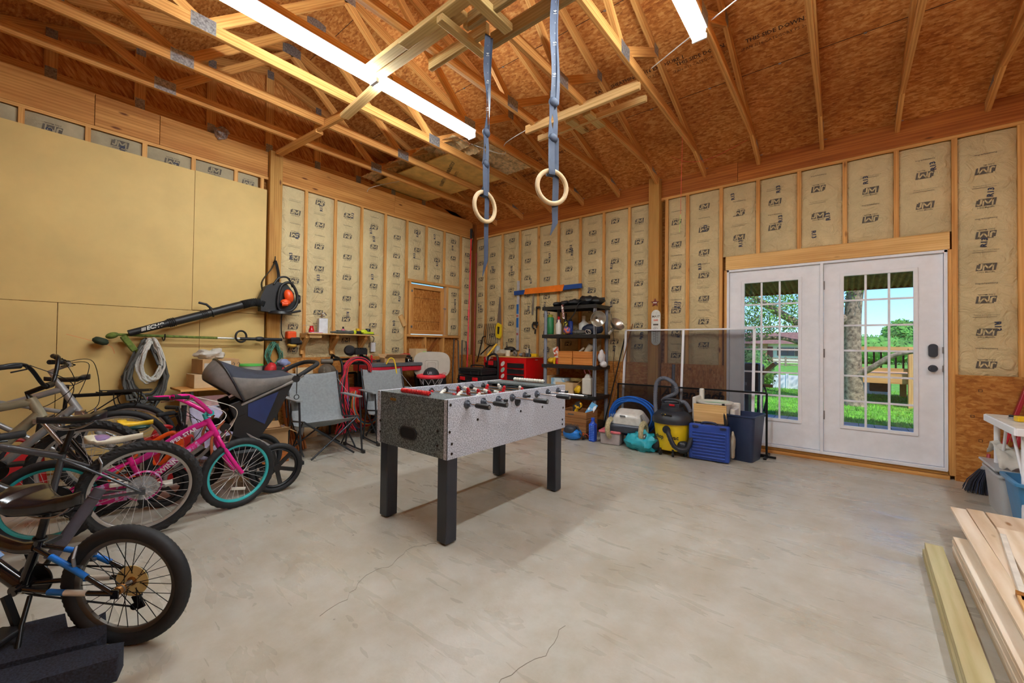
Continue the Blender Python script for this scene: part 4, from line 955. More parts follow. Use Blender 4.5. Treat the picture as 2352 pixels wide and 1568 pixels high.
D_=bike('toddler_bicycle',"small orange toddler's bicycle with a yellow and green saddle behind the pink bicycle",(1.25,-5.17),72,1,dict(R=.17,tr=.024,wb=.54,frame=orng,rim=blk,tread=1,bb=(.27,.20),sc=(.20,.40),sad=(.14,.585),hb=(.42,.40),ht=(.40,.50),tt=[(.41,.46),(.36,.49),(.28,.45),(.20,.39)],sl=.21,sw=.14,
  sadm=mat('yellow_vinyl',(236,190,40),.4),der=0,ring=.05,cl=.09,bar=(.2,.12,.12),stemh=.03,stemf=.02))
m=M(); m.ell((.14,0,.558),(.095,.062,.02)); m.build('saddle_base',mat('dark_green',(20,70,66),.4),D_)
m=M(); m.torus((0,0,.17),.195,.012,(0,1,0),N=20,n=6,a0=10,a1=190,flat=2.2); m.build('rear_mudguard',blk,D_)
flor=MATS['floral_pink']
m=M(); m.tube([(.70,0,.515),(.62,0,.452),(.55,0,.395)],.0235,12); m.build('floral_sleeve',flor,E_)
m=M(); m.tube(spl([(.70,0,.638),(.6,0,.586),(.47,0,.49),(.40,0,.447)],4),.0205,12); m.build('floral_sleeve',mat('pink_dark',(190,30,130),.3,coat=.4),E_)
m=M(); m.cyl((.05,-.06,.255),(.05,-.05,.255),.01); m.build('axle_nut',steel,E_)
m=M(); m.box((.945,.0,.135),(.09,.006,.022),(0,10,0)); m.build('wheel_reflector',whp,E_,bevel=.004)
# ================= things on and by the left wall =================
cloth=mat('canvas_grey',(140,145,148),.85,var=.06,scale=40,bump=.3); alum=mat('dark_tube',(58,60,64),.35,.6)
orange=mat('orange_plastic',(240,84,30),.35,var=.04); olive=mat('olive_grime',(96,112,44),.8,var=.25,scale=30); dgreen=mat('dark_olive',(44,58,40),.8)
def hook(x,y,z,lab):
    m=M(); m.tube(spl([(0.0,y,z+.03),(.04,y,z),(x,y,z-.02),(x+.05,y,z),(x+.06,y,z+.05)],5),.006,6)
    m.build('wall_hook',blkm,tagv=(lab,'hook','hooks for the garden tools'))
# backpack blower
t=thing('backpack_blower','black and orange backpack leaf blower hung on the left post with its long tube','leaf blower',(.12,-3.6,1.58))
def bl(s,z): return (.13,-4.93+s,z)
m=M(); A=Vector((.15,-4.94,1.30)); B=Vector((.15,-3.98,1.655)); d=B-A
for a,b,r0,r1 in((0,.30,.030,.036),(.30,.55,.040,.042),(.55,.80,.042,.043),(.80,1.0,.046,.046)): m.cyl(A+d*a,A+d*b,r0,r1,16)
for a in(.32,.335,.35,.365,.61,.625,.64,.655): m.torus(A+d*a,.044,.004,d,N=20,n=5)
m.build('blower_tube',blk,t,world=True)
m=M(); dn=d.normalized(); q=frame(A+d*.2+Vector((.033,0,.004)),d,(1,0,-.0)); m.text('ECHO',.052,q,0,bold=.035,shear=.3)
for k in range(3): m.box(q@Vector((-.105+k*.012,0,.0)),(.003,.007,.034),(0,0,0))
m.build('tube_lettering',whp,t,world=True)
m=M(); E0=B; pts=spl([B,B+dn*.06,Vector((.15,-3.83,1.70)),Vector((.16,-3.75,1.68))],8); rr=[.048+.006*(i%2) for i in range(len(pts)*1)]
P2=[];R2=[]
for i in range(40): 
    f=i/39*(len(pts)-1); a=int(min(f,len(pts)-2)); P2.append(pts[a].lerp(pts[a+1],f-a)); R2.append(.043+.007*(i%2))
m.tube(P2,R2,14); m.build('bellows_hose',rubber,t,world=True)
m=M(); h0=A+d*.70; m.tube([h0+Vector((0,0,.04)),h0+Vector((.0,-.05,.085)),h0+Vector((.0,-.12,.10))],.013,8); m.torus(h0,.047,.008,d,N=20,n=6); m.build('tube_handle',blk,t,world=True)
m=M()
prof=[(-3.79,1.60),(-3.80,1.76),(-3.74,1.90),(-3.62,1.97),(-3.50,1.95),(-3.42,1.85),(-3.40,1.72),(-3.45,1.62),(-3.60,1.585)]
mt=Matrix(((0,0,1,0),(1,0,0,0),(0,1,0,0),(0,0,0,1)))
m.prism(prof,.09,.19,mt); m.build('backplate',blk,t,world=True,bevel=.02,seg=3)
m=M(); m.tube(spl([(.21,-3.60,1.64),(.215,-3.61,1.80),(.215,-3.57,1.93),(.21,-3.47,1.97),(.21,-3.40,1.86),(.21,-3.39,1.72),(.21,-3.47,1.62)],6,True),.017,8,closed=True); m.tube(spl([(.2,-3.66,1.93),(.2,-3.6,2.02),(.2,-3.5,2.03),(.2,-3.44,1.92)],6),.012,8); m.build('harness_frame',blk,t,world=True)
m=M(); m.ell((.24,-3.50,1.80),(.05,.055,.085),rot=(15,0,0)); m.cyl((.25,-3.58,1.70),(.27,-3.52,1.70),.035,.028,12); m.ell((.25,-3.54,1.72),(.045,.06,.04)); m.build('engine_cover',orange,t,world=True)
m=M(); m.lathe([(.05,0),(.06,.03),(.05,.05)],(.15,-3.38,1.78),(.3,1,0)); m.cyl((.20,-3.46,1.60),(.20,-3.34,1.63),.014); m.build('pull_starter',blk,t,world=True)
m=M(); m.lathe([(.13,0),(.12,.03),(.07,.045),(.0,.05)],(.17,-3.57,1.575),(0,0,1),n=26); m.build('fuel_tank',blk,t,world=True)
m=M(); m.ribbon(spl([(.15,-3.75,1.80),(.14,-3.77,1.95),(.12,-3.66,2.13),(.10,-3.61,2.24)],6),.03,(1,.3,0)); m.ribbon(spl([(.15,-3.60,1.96),(.13,-3.58,2.05),(.12,-3.595,2.16),(.10,-3.61,2.24)],6),.032,(.6,.8,0),.01); m.build('shoulder_strap',strapm if False else blk,t,world=True)
m=M(); m.tube(spl([(.2,-3.56,1.6),(.21,-3.57,1.45),(.2,-3.56,1.34),(.19,-3.53,1.27)],6),.006,6); m.build('throttle_cable',blk,t,world=True)
hook(.06,-3.62,2.24,'black hook on the post above the leaf blower'); hook(.07,-4.66,1.25,'black hook under the trimmer shaft above the white rope')
# string trimmer
t=thing('string_trimmer','green crusted string trimmer with an orange engine hung level on the left wall','string trimmer',(.12,-4.3,1.2))
m=M(); m.cyl((.11,-5.02,1.285),(.11,-4.2,1.268),.0135); m.build('lower_shaft',olive,t,world=True)
m=M(); m.cyl((.11,-4.2,1.268),(.11,-3.98,1.264),.0125); m.build('upper_shaft',mat('alu_tube',(205,205,200),.3,.7),t,world=True)
m=M(); m.cyl((.11,-3.98,1.264),(.11,-3.52,1.262),.018); m.ell((.11,-3.77,1.264),(.03,.06,.03)); m.build('shaft_grip',blk,t,world=True)
m=M(); m.torus((.12,-3.97,1.29),.065,.011,(1,.35,0),N=28,n=8); m.build('loop_handle',blk,t,world=True)
m=M(); m.ell((.11,-5.05,1.275),(.04,.05,.03),rot=(20,0,0)); m.box((.11,-4.93,1.20),(.06,.05,.17),(32,0,0)); m.box((.11,-4.85,1.12),(.09,.06,.05),(32,0,0)); m.build('gear_guard',olive,t,world=True,bevel=.008)
m=M(); m.lathe([(.03,0),(.055,.015),(.06,.035),(.045,.06),(.03,.065)],(.11,-5.14,1.19),(.0,.35,.93),n=20); m.build('line_head',dgreen,t,world=True)
m=M(); m.tube(spl([(.11,-5.1,1.2),(.11,-5.05,1.16),(.11,-5.03,1.1)],5),.0015,4); m.tube([(.11,-5.18,1.22),(.11,-5.35,1.28)],.0015,4); m.build('cutting_line',orange,t,world=True)
m=M(); m.box((.12,-3.42,1.32),(.10,.11,.10),(0,0,0)); m.build('engine_cover',orange,t,world=True,bevel=.02,seg=3)
m=M(); m.box((.12,-3.38,1.25),(.11,.12,.09)); m.cyl((.12,-3.36,1.22),(.12,-3.29,1.23),.03); m.build('engine_block',blk,t,world=True,bevel=.014)
m=M(); m.ell((.12,-3.40,1.19),(.05,.06,.03)); m.build('fuel_bottle',mat('amber_plastic',(190,150,60),.3),t,world=True)
# hoses & ropes
def coil(name,mt,label,cat,cx,cy,ztop,rad,h,loops,r,x0,seed,sq=.0,lay=.012):
    rnd=random.Random(seed); m=M()
    for k in range(loops):
        w=rad*(.78+.3*rnd.random()); hh=h*(.80+.22*rnd.random()); xx=x0+lay*k+rnd.uniform(-.004,.004); dy=rnd.uniform(-.02,.02)
        pts=[]
        for i in range(28):
            a=2*PI*i/28; zz=ztop-hh/2+math.cos(a)*hh/2; f=.32+.68*(min(1,(ztop-zz)/(hh*.62)))**.8
            pts.append((xx+.012*math.sin(3*a+k),cy+dy+math.sin(a)*w*f,zz-.01*k*rnd.random()))
        m.tube(pts,r,7,closed=True)
    return m.build(name,mt,tagv=(label,cat))
hosem=mat('hose_grey',(88,88,84),.75,var=.15,scale=25)
coil('garden_hose',hosem,'dark grey hose coiled on the left wall under the trimmer','hose',0,-4.80,1.25,.155,.68,12,.0115,.05,3)
coil('white_rope',mat('rope_white',(216,214,206),.85,var=.08,scale=60,bump=.6),'white twisted rope bundle hung in front of the grey hose','rope',0,-4.77,1.255,.10,.42,7,.0095,.155,5,lay=.008)
coil('striped_cord_coil',mat('cord_green',(70,120,100),.6,var=.35,scale=14),'green and white striped cord coil hung on the left post','cord',0,-3.60,1.235,.085,.30,8,.006,.075,8,lay=.006)
# wall shelf with brackets
t=thing('wall_shelf','narrow plywood wall shelf on wooden brackets above the compressor','shelf',(.13,-2.75,1.1))
m=M(); m.box((.13,-2.75,1.345),(.26,1.02,.014)); m.build('shelf_board',stud_l,t,world=True)
for y in(-3.24,-2.84,-2.41):
    m=M(); m.box((.10,y,1.315),(.20,.038,.045)); m.bar((.0,y-.001,1.12),(.19,y-.001,1.30),.036,.05,(0,1,0)); m.box((.02,y,1.2),(.03,.038,.25)); m.build('bracket',stud,t,world=True,bevel=.002)
m=M(); m.box((.205,-3.15,1.315),(.03,.16,.045)); m.build('front_cleat',stud_l,t,world=True)
def simple(name,label,cat,fn,mats,bevel=0,group=None):
    m=M(); fn(m); return m.build(name,mats,bevel=bevel,tagv=(label,cat,group))
redg=mat('red_glass',(200,20,30),.15,var=.05,coat=.4)
t=thing('red_lantern','small red glass lantern with a wire frame at the left end of the wall shelf','lantern',(.14,-3.17,1.352))
m=M(); m.lathe([(.03,0),(.036,.015),(.032,.05),(.022,.08),(.024,.095)],(.14,-3.17,1.353)); m.build('glass_body',redg,t,world=True)
m=M(); m.tube([(.10,-3.26,1.354),(.10,-3.26,1.455),(.10,-3.02,1.455)],.002,5); m.build('wire_frame',steel,t,world=True)
t=thing('boxed_faucet','white carton with a chrome fitting on top, standing on the wall shelf','carton',(.13,-3.02,1.353))
m=M(); m.box((.13,-3.02,1.453),(.10,.11,.20),(0,0,-12)); m.build('carton',mat('carton_white',(214,218,224),.5,.0),t,world=True,bevel=.002)
m=M(); m.box((.13,-3.02,1.556),(.05,.06,.012)); m.cyl((.13,-3.03,1.56),(.13,-3.03,1.61),.012); m.tube(spl([(.13,-3.03,1.6),(.13,-3.0,1.635),(.13,-2.97,1.6)],5),.009,8); m.cyl((.13,-3.06,1.58),(.13,-2.99,1.585),.008); m.build('chrome_fitting',chrome,t,world=True)
simple('plastic_packet','flat clear pink packet lying on the wall shelf','packet',lambda m:(m.box((.18,-3.13,1.36),(.07,.16,.012),(0,0,6))),mat('packet_pink',(214,170,190),.3),.003)
t=thing('rotary_tool','grey cordless tool with a lime end lying on the wall shelf','power tool',(.17,-2.77,1.353))
m=M(); m.cyl((.17,-2.93,1.375),(.17,-2.84,1.375),.008,.02,12); m.cyl((.17,-2.84,1.378),(.17,-2.66,1.378),.026,.02,14); m.cyl((.17,-2.66,1.378),(.17,-2.60,1.378),.022,.028,14); m.build('tool_body',mat('tool_grey',(70,74,72),.5),t,world=True)
m=M(); m.cyl((.17,-2.60,1.380),(.17,-2.565,1.380),.03,.03,14); m.build('battery_end',mat('lime_plastic',(196,216,40),.4),t,world=True)
t=thing('pink_bottle','small pink bottle with a dark cap behind the grey tool on the wall shelf','bottle',(.08,-2.70,1.353))
m=M(); m.lathe([(.022,0),(.024,.01),(.024,.06),(.012,.075)],(.08,-2.70,1.353)); m.build('bottle_body',mat('pink_label',(220,110,140),.4),t,world=True)
m=M(); m.lathe([(.013,0),(.011,.03)],(.08,-2.70,1.428)); m.build('cap',blk,t,world=True)
simple('white_cup','small white cup next to the pink bottle on the wall shelf','cup',lambda m:m.lathe([(.025,0),(.032,.055),(.03,.055),(.023,.004)],(.09,-2.63,1.353)),whp)
t=thing('battery_charger','yellow and black battery on the wall shelf beside the green sander','battery',(.16,-2.52,1.353))
m=M(); m.box((.16,-2.52,1.378),(.07,.07,.045)); m.build('battery_base',blk,t,world=True,bevel=.006)
m=M(); m.box((.16,-2.525,1.412),(.05,.035,.05)); m.build('battery_top',mat('yellow_plastic',(236,190,30),.4),t,world=True,bevel=.006)
t=thing('palm_sander','lime green power sander with a round black battery on the wall shelf','sander',(.16,-2.38,1.353))
m=M(); m.box((.16,-2.37,1.375),(.08,.17,.04)); m.ell((.16,-2.43,1.395),(.04,.06,.03)); m.build('sander_body',MATS['lime_plastic'],t,world=True,bevel=.012)
m=M(); m.lathe([(.036,0),(.036,.04),(.03,.045)],(.16,-2.36,1.397),n=20); m.box((.16,-2.38,1.360),(.082,.2,.01)); m.build('battery_pack',blk,t,world=True)
# camp chairs
def camp_chair(loc,hd,label):
    t=thing('camp_chair',label,'camping chair',loc,R(hd),'grey folding camp chairs'); W=.275
    m=M()
    def sling(u,v):  # v 0 top of back ..1 front seat
        y=(u-.5)*2*W*(1 if v>.55 else .98); 
        P=[(-.38,.88),(-.33,.72),(-.27,.55),(-.20,.38),(-.12,.315),(.02,.33),(.22,.40)]
        f=v*(len(P)-1); i=min(int(f),len(P)-2); g=f-i; x=P[i][0]*(1-g)+P[i+1][0]*g; z=P[i][1]*(1-g)+P[i+1][1]*g
        sg=1-(2*u-1)**2; sgn=.045*sg*math.sin(PI*v)
        z-=.035*sg*(1 if v<.06 else 0)*.6+ (sgn if v>.5 else 0); x-=(sgn if v<=.5 else 0)
        return (x,y,z+.004*noise.noise(Vector((u*6,v*9,1))))
    m.grid(sling,14,26); o=m.build('seat_sling',cloth,t,solid=.004)
    m=M(); m.text('A',.045,frame((-.395,0,.835),(0,1,0),(.95,0,.3)),0,bold=.01); m.box((-.398,0,.81),(.002,.03,.006)); m.build('sling_mark',whp,o)
    for s in(-1,1):
        y=s*(W+.01); m=M()
        m.tube([(-.21,y,.36),(-.39,y,.89)],.011,8); m.build('back_rail',alum,t)
        m=M(); m.tube([(-.21,y,.36),(.23,y,.41)],.009,8); m.build('seat_rail',alum,t)
        ya=s*(W+.045); m=M()
        m.prism([(-.30,-.02*0+ya-.03),(-.05,ya-.038),(.19,ya-.03),(.21,ya),(.19,ya+.03),(-.05,ya+.038),(-.30,ya+.03)],.615,.627); m.build('armrest',cloth,t,bevel=.003)
        m=M(); m.tube([(.18,ya,.61),(.26,ya,.03)],.011,8); m.build('front_leg',alum,t); m=M(); m.tube([(-.28,ya,.61),(-.22,ya,.40)],.008,8); m.build('arm_link',alum,t)
        m=M(); m.tube([(-.05,ya,.61),(-.18,ya,.04)],.010,8); m.tube([(-.20,ya,.025),(.30,ya,.025)],.010,8); m.build('side_rail',alum,t)
        m=M(); m.tube([(.16,s*W,.40),(-.2,s*W,.03)],.009,8); m.tube([(-.2,s*W,.34),(.2,s*W,.05)],.009,8); m.build('side_cross',alum,t)
        m=M(); m.tube([(.22,s*W,.40),(.27,-s*(W-.05),.02)],.010,8); m.build('front_cross',alum,t)
        m=M(); m.tube([(-.24,s*W,.42),(-.24,-s*W,.04)],.009,8); m.build('rear_cross',alum,t)
        for xx in(.29,-.20): m=M(); m.box((xx,ya,.02),(.06,.03,.035)); m.build('foot',blk,t,bevel=.005)
        m=M(); m.tube([(-.36,s*(W+.0),.80),(-.12,ya,.63)],.003,5); m.build('side_strap',cloth,t)
    m=M(); yy=-(W+.045); m.lathe([(.034,0),(.042,.10),(.04,.10),(.03,.004)],(.06,yy-.0,.515),n=16); m.build('cup_holder',mat('mesh_grey',(112,118,122),.8),t)
    return t
c1=camp_chair((1.08,-3.44,0),-6,'grey folding camp chair nearer the bicycles, left of the pair')
c2=dup(c1,(1.02,-2.50,0),R(-10),'grey folding camp chair partly behind the table soccer cabinet')
# ================= jogging stroller =================
nav=mat('stroller_navy',(40,44,58),.75,var=.08,bump=.2,scale=20); gry=mat('stroller_grey',(118,114,110),.8,bump=.2,scale=20); sbl=mat('stroller_blue',(34,50,100),.7)
t=thing('jogging_stroller','navy and grey three wheeled jogging stroller with its canopy raised behind the pink bicycle','stroller',(1.71,-4.25,0),R(-94))
def swheel(par,name,c,Rr,nsp):
    m=M(); m.torus(c,Rr-.022,.022,(0,1,0),N=56,n=10); w=m.build(name,tyre_m,par); c=Vector(c)
    m=M(); m.torus(c,Rr-.05,.014,(0,1,0),N=40,n=8,flat=.7); m.cyl(c-Vector((0,.03,0)),c+Vector((0,.03,0)),.028)
    for k in range(nsp):
        a=2*PI*k/nsp+.3; m.bar(c,c+Vector((math.cos(a),0,math.sin(a)))*(Rr-.05),.03,.016,(0,1,0))
    m.build('wheel_spokes',blk,w); return w
swheel(t,'rear_wheel',(0,.25,.2),.2,6); swheel(t,'rear_wheel',(0,-.25,.2),.2,6); swheel(t,'front_wheel',(.68,0,.155),.155,5)
m=M(); m.cyl((0,-.24,.2),(0,.24,.2),.012)
for s in(-1,1):
    m.tube(spl([(0,s*.21,.2),(.02,s*.2,.35),(.20,s*.19,.50),(.28,s*.17,.66)],6),.013,10)
    m.tube([(.27,s*.19,.72),(-.12,s*.23,.90),(-.20,s*.24,.95)],.013,10)
    m.tube(spl([(.25,s*.18,.66),(.33,s*.17,.55),(.50,s*.10,.34),(.66,s*.045,.26),(.68,s*.045,.155)],6),.013,10)
m.build('frame_tubes',mat('stroller_silver',(150,148,146),.35,.5),t)
for s in(-1,1):
    m=M(); m.box((.27,s*.19,.70),(.08,.03,.12),(0,20,0)); m.build('hinge_joint',blk,t,bevel=.006)
    m=M(); m.lathe([(.028,-.02),(.028,.02)],(-.14,s*.235,.92),(0,1,0)); m.build('fold_knob',blk,t)
    m=M(); m.lathe([(.035,-.02),(.035,.02)],(.34,s*.17,.56),(0,1,0)); m.build('fold_knob',blk,t)
m=M(); m.tube(spl([(-.16,-.235,.94),(-.26,-.22,1.0),(-.345,-.16,1.04),(-.365,0,1.05),(-.345,.16,1.04),(-.26,.22,1.0),(-.16,.235,.94)],8),.019,12); m.build('push_handle',rubber,t)
m=M(); m.tube([(-.30,-.2,1.0),(-.30,-.2,.74)],.004,6); m.torus((-.30,-.2,.71),.022,.004,(0,1,0),N=16,n=5); m.build('wrist_strap',blk,t)
# canopy: hoop arcs from pivot
def arcpt(a,ang): # a 0..1 around the hoop, ang fan angle
    px,pz=.18,.74; L=.44; th=R(ang); yy=.23*math.cos(PI*a); rr=L*(.35+.65*math.sin(PI*a)**.45)
    return (px+math.cos(th)*rr,yy,pz+math.sin(th)*rr)
m=M(); nu_=26
def hoopB(u):
    h=math.sin(PI*u)**.5; return Vector((.235+.15*h,.232*math.cos(PI*u),.765+.325*h))
def rearA(u):
    h=math.sin(PI*u)**.6; return Vector((-.15+.06*h,.232*math.cos(PI*u),.925+.055*h))
def cano(u,v):
    a,b=rearA(u),hoopB(u); p_=a.lerp(b,v); p_.z-=.035*math.sin(PI*v)*math.sin(PI*u)**.4; return p_
m.grid(cano,nu_,14)
for q in range(len(m.f)):
    c_=q%nu_
    if c_<3 or c_>=nu_-3: m.mi[q]=1
m.build('canopy',[nav,gry],t,solid=.003)
m=M()
def can2(u,v):
    b=hoopB(u); h=math.sin(PI*u)**.5; p_=b+Vector((.075*math.sin(v*PI*.6),0,-.16*v))*h; p_.y*=(1-.1*v); return p_
m.grid(can2,22,8); m.build('canopy_visor',gry,t,solid=.003)
m=M(); m.tube([Vector(cano(u/24,1)) for u in range(25)],.008,8); m.build('canopy_hoop',alum,t)
m=M()
def seatb(u,v):
    P=[(-.13,.90),(-.02,.70),(.12,.45),(.27,.42),(.40,.50)]; f=v*4; i=min(int(f),3); g=f-i
    return (P[i][0]*(1-g)+P[i+1][0]*g,(u-.5)*.40,P[i][1]*(1-g)+P[i+1][1]*g-.03*math.sin(PI*u))
m.grid(seatb,8,16); m.build('seat_fabric',nav,t,solid=.006)
for s in(-1,1): m=M(); m.add([Vector(p) for p in((-.13,s*.2,.88),(.27,s*.2,.72),(.30,s*.2,.50),(.14,s*.2,.42),(-.02,s*.2,.64))],[(0,1,2,3,4)]); m.build('side_panel',blk,t,solid=.004)
for s in(-1,1): m=M(); m.add([Vector(p) for p in((-.02,s*.204,.82),(.20,s*.204,.735),(.20,s*.204,.64),(.08,s*.204,.56))],[(0,1,2,3)]); m.build('side_window',sbl,t,solid=.003)
m=M(); m.tube(spl([(.35,.17,.62),(.42,.16,.50),(.42,.16,.36)],6),.01,6); m.tube(spl([(.35,-.17,.62),(.42,-.16,.50),(.42,-.16,.36)],6),.01,6); m.build('safety_strap',mat('strap_orange',(200,110,70),.6),t)
m=M(); m.box((.55,0,.36),(.22,.20,.02),(0,35,0)); m.build('footrest',gry,t,bevel=.006)
m=M(); m.box((.13,0,.30),(.34,.30,.14)); m.build('storage_basket',blk,t,bevel=.03)
# ================= clutter by left wall =================
card=mat('cardboard',(188,150,104),.8,var=.06,scale=4); cardl=mat('cardboard_light',(208,180,140),.8,var=.05); lab=mat('label_white',(228,228,226),.6)
def carton(name,label,c,d,rz,cat='cardboard box',group=None,marks=(),mt=None,open_=False):
    t=thing(name,label,cat,c,R(rz),group); m=M(); w,l,h=d
    if open_:
        for a,b in(((w/2,0),(.004,l)),((-w/2,0),(.004,l)),((0,l/2),(w,.004)),((0,-l/2),(w,.004))): m.box((a[0],a[1],h/2),(b[0],b[1],h))
        m.box((0,0,.003),(w,l,.005)); m.build('box_body',mt or card,t)
        m=M(); m.box((w/2+.04,0,h+.02),(.11,l,.004),(0,-35,0)); m.box((-w/2-.04,0,h+.02),(.11,l,.004),(0,30,0)); m.box((0,l/2+.05,h-.01),(w,.11,.004),(-30,0,0)); m.build('flap',mt or card,t)
    else: m.box((0,0,h/2),d); m.build('box_body',mt or card,t,bevel=.003); m=M(); m.box((0,0,h+.0008),(.05,l*.99,.0012)); m.build('tape',cardl,t)
    for (face,u,v,sw,sh,mm) in marks:
        m=M()
        if face=='x': m.box((w/2+.001,u,v),(.0015,sw,sh))
        else: m.box((u,-l/2-.001,v),(sw,.0015,sh))
        m.build('label_sticker',mm,t)
    return t
# shelf carrying the boxes
t=thing('box_shelf','unpainted low shelf on grey pipe legs holding the boxes by the left wall','shelf',(.32,-4.15,0))
m=M(); m.box((.30,-4.10,.735),(.42,1.0,.02)); m.build('shelf_board',stud,t,world=True)
m=M(); 
for y in(-4.5,-3.7):
    for x in(.14,.46): m.cyl((x,y,0),(x,y,.725),.016,n=10)
m.tube([(.46,-4.5,.55),(.46,-3.7,.55)],.01,8); m.build('pipe_legs',mat('pipe_galv',(120,130,134),.4,.6),t,world=True)
b1=carton('cardboard_box','lower open tan carton on the low shelf by the left wall',(.30,-4.30,.746),(.30,.36,.14),0,marks=(('x',.05,.07,.10,.08,lab),),mt=cardl)
b2=carton('cardboard_box','upper tan carton with arrows and a white label stacked by the left wall',(.30,-4.26,.892),(.28,.34,.15),6,marks=(('x',.03,.085,.12,.09,lab),('x',-.12,.075,.07,.07,mat('label_grey',(180,176,170),.6))))
m=M(); m.text('\u2191\u2191',.06,frame((.1412,.14,.09),(0,1,0),(1,0,0)),0); m.build('arrow_marks',ink,b2)
def bagf(m,c,r,seed,amp=.25):
    q=M(); q.ell(c,r,nu=26,nv=16)
    for v in q.v:
        d=(v-Vector(c)); k=1+amp*noise.noise(v*14+Vector((seed,0,0)))+amp*.5*noise.noise(v*40+Vector((seed,3,0))); v.x=c[0]+d.x*k; v.y=c[1]+d.y*k; v.z=max(c[2]-r[2]*.92,c[2]+d.z*k)
    m.add(q.v,q.f,0,None,True)
simple('plastic_bag','crumpled clear plastic bag on top of the stacked cartons','plastic bag',lambda m:bagf(m,(.29,-4.30,1.09),(.12,.13,.055),3,.45),mat('bag_white',(222,216,206),.3,alpha=.85,bump=.4))
t=thing('plastic_tub','clear plastic tub with a green lid on the low shelf behind the stroller','tub',(.30,-3.93,.746))
m=M(); m.lathe([(.10,0),(.115,.02),(.125,.20),(.13,.21)],(.30,-3.93,.746),n=28); m.build('tub_body',mat('tub_clear',(200,206,204),.25,alpha=.75),t,world=True)
m=M(); m.lathe([(.133,0),(.133,.018),(.11,.022),(0,.022)],(.30,-3.93,.956),n=28); m.build('lid',mat('lid_green',(90,200,90),.4),t,world=True)
t=thing('red_sack','red and black bag with blue cloth on top beside the green coil','bag',(.34,-3.68,.746))
m=M(); bagf(m,(.33,-3.70,.86),(.12,.14,.11),9,.3); m.build('sack_body',mat('sack_black',(36,34,38),.7),t,world=True)
m=M(); bagf(m,(.40,-3.75,.90),(.07,.06,.085),12,.3); bagf(m,(.38,-3.60,.88),(.06,.05,.05),14,.3); m.build('red_panel',mat('sack_red',(190,26,34),.6),t,world=True)
m=M(); bagf(m,(.34,-3.58,.98),(.06,.07,.04),19,.4); m.build('blue_cloth',mat('cloth_blue',(140,150,190),.8),t,world=True)
# rusty cardboard & orange slats
slat=wood('orange_slat',(168,92,40),(200,124,62),(100,50,20),grain=.6)
t=thing('slatted_boards','bundle of orange brown slatted boards leaning on the left wall behind the stroller','folded slats',(.55,-3.75,0))
for k in range(7): m=M(); m.bar((.86-.02*k,-3.70+.035*k,.0),(.58-.02*k,-3.72+.035*k,.80-.02*k),.045,.018,(0,1,0)); m.build('slat',slat,t,world=True)
c3=carton('printed_carton','open carton printed blue and orange on the floor behind the stroller',(.95,-4.05,.12),(.30,.46,.20),-8,marks=(('x',.0,.10,.22,.17,mat('print_blue',(60,160,200),.5)),('x',.17,.10,.09,.19,mat('print_maroon',(130,30,60),.5)),('x',-.16,.10,.10,.17,mat('print_orange',(206,140,80),.5))),open_=True)
simple('floor_crate','flat brown crate under the printed carton behind the stroller','crate',lambda m:m.box((.95,-4.05,.058),(.32,.46,.116)),slat,.004)
def gascan(x,y,s,label,rz):
    t=thing('fuel_can',label,'fuel can',(x,y,0),R(rz),'red fuel cans'); m=M(); m.box((0,0,.13*s),(.20*s,.28*s,.26*s),taper=.82); m.build('can_body',mat('fuel_red',(196,32,38),.4,var=.05),t,bevel=.02,seg=3)
    m=M(); m.tube([(0,-.06*s,.27*s),(0,.06*s,.27*s)],.014*s,8); m.torus((0,.0,.27*s),.05*s,.012*s,(1,0,0),N=20,n=6,a0=0,a1=180); m.build('handle',mat('fuel_red',(196,32,38)),t)
    m=M(); m.cyl((0,.09*s,.25*s),(0,.09*s,.31*s),.028*s); m.cyl((0,.09*s,.30*s),(0,.10*s,.43*s),.018*s,.014*s); m.build('spout',blk,t); return t
gascan(.95,-4.80,1.5,'dark red fuel can with a black spout behind the pink bicycle',15)
gascan(.30,-5.62,1.25,'red plastic fuel can by the left wall behind the leftmost bicycles',0)
simple('canvas_sheet','pale lilac crumpled sheet draped behind the pink handlebars','cloth',lambda m:m.grid(lambda u,v:(1.18-.35*v+.03*noise.noise(Vector((u*5,v*5,2))),-4.60+.42*u,.20+.40*v+.05*noise.noise(Vector((u*4,v*4,7)))),16,14),mat('sheet_lilac',(176,170,196),.8,var=.12,scale=6)).modifiers.new('s','SOLIDIFY').thickness=.006
simple('art_board','faded flowery board leaning on the left wall below the cartons','board',lambda m:m.bar((.55,-4.28,.0),(.42,-4.28,.66),.62,.012,(1,0,0)),speckle('flower_board',(150,130,108),(196,150,150),9,.6,.45,.6),.002)
for i in range(2): pass
# foam blocks bottom left
foam=mat('foam_black',(42,46,60),.95,var=.45,scale=140,bump=1.0)
def foam_block(pts,z0,z1,label):
    m=M(); m.prism(pts,z0,z1,m=0); o=m.build('foam_block',foam,tagv=(label,'foam block','black foam blocks')); 
    q=o.modifiers.new('b','BEVEL'); q.width=.008; q.segments=2; return o
foam_block([(2.96,-5.78),(2.985,-5.67),(3.045,-5.50),(3.18,-5.50),(3.19,-5.46),(3.156,-5.39),(3.33,-5.405),(3.365,-5.44),(3.25,-5.72)],.0,.085,'rear block of black open-cell foam with a notched end by the kids bicycle wheel')
foam_block([(3.28,-5.74),(3.395,-5.45),(3.455,-5.37),(3.54,-5.40),(3.40,-5.78)],.0,.085,'front block of black open-cell foam in the bottom left corner of the frame')
t=thing('padded_bar','grey foam padded black bar standing between the grey and the kids bicycles','bar',(2.49,-5.6,0))
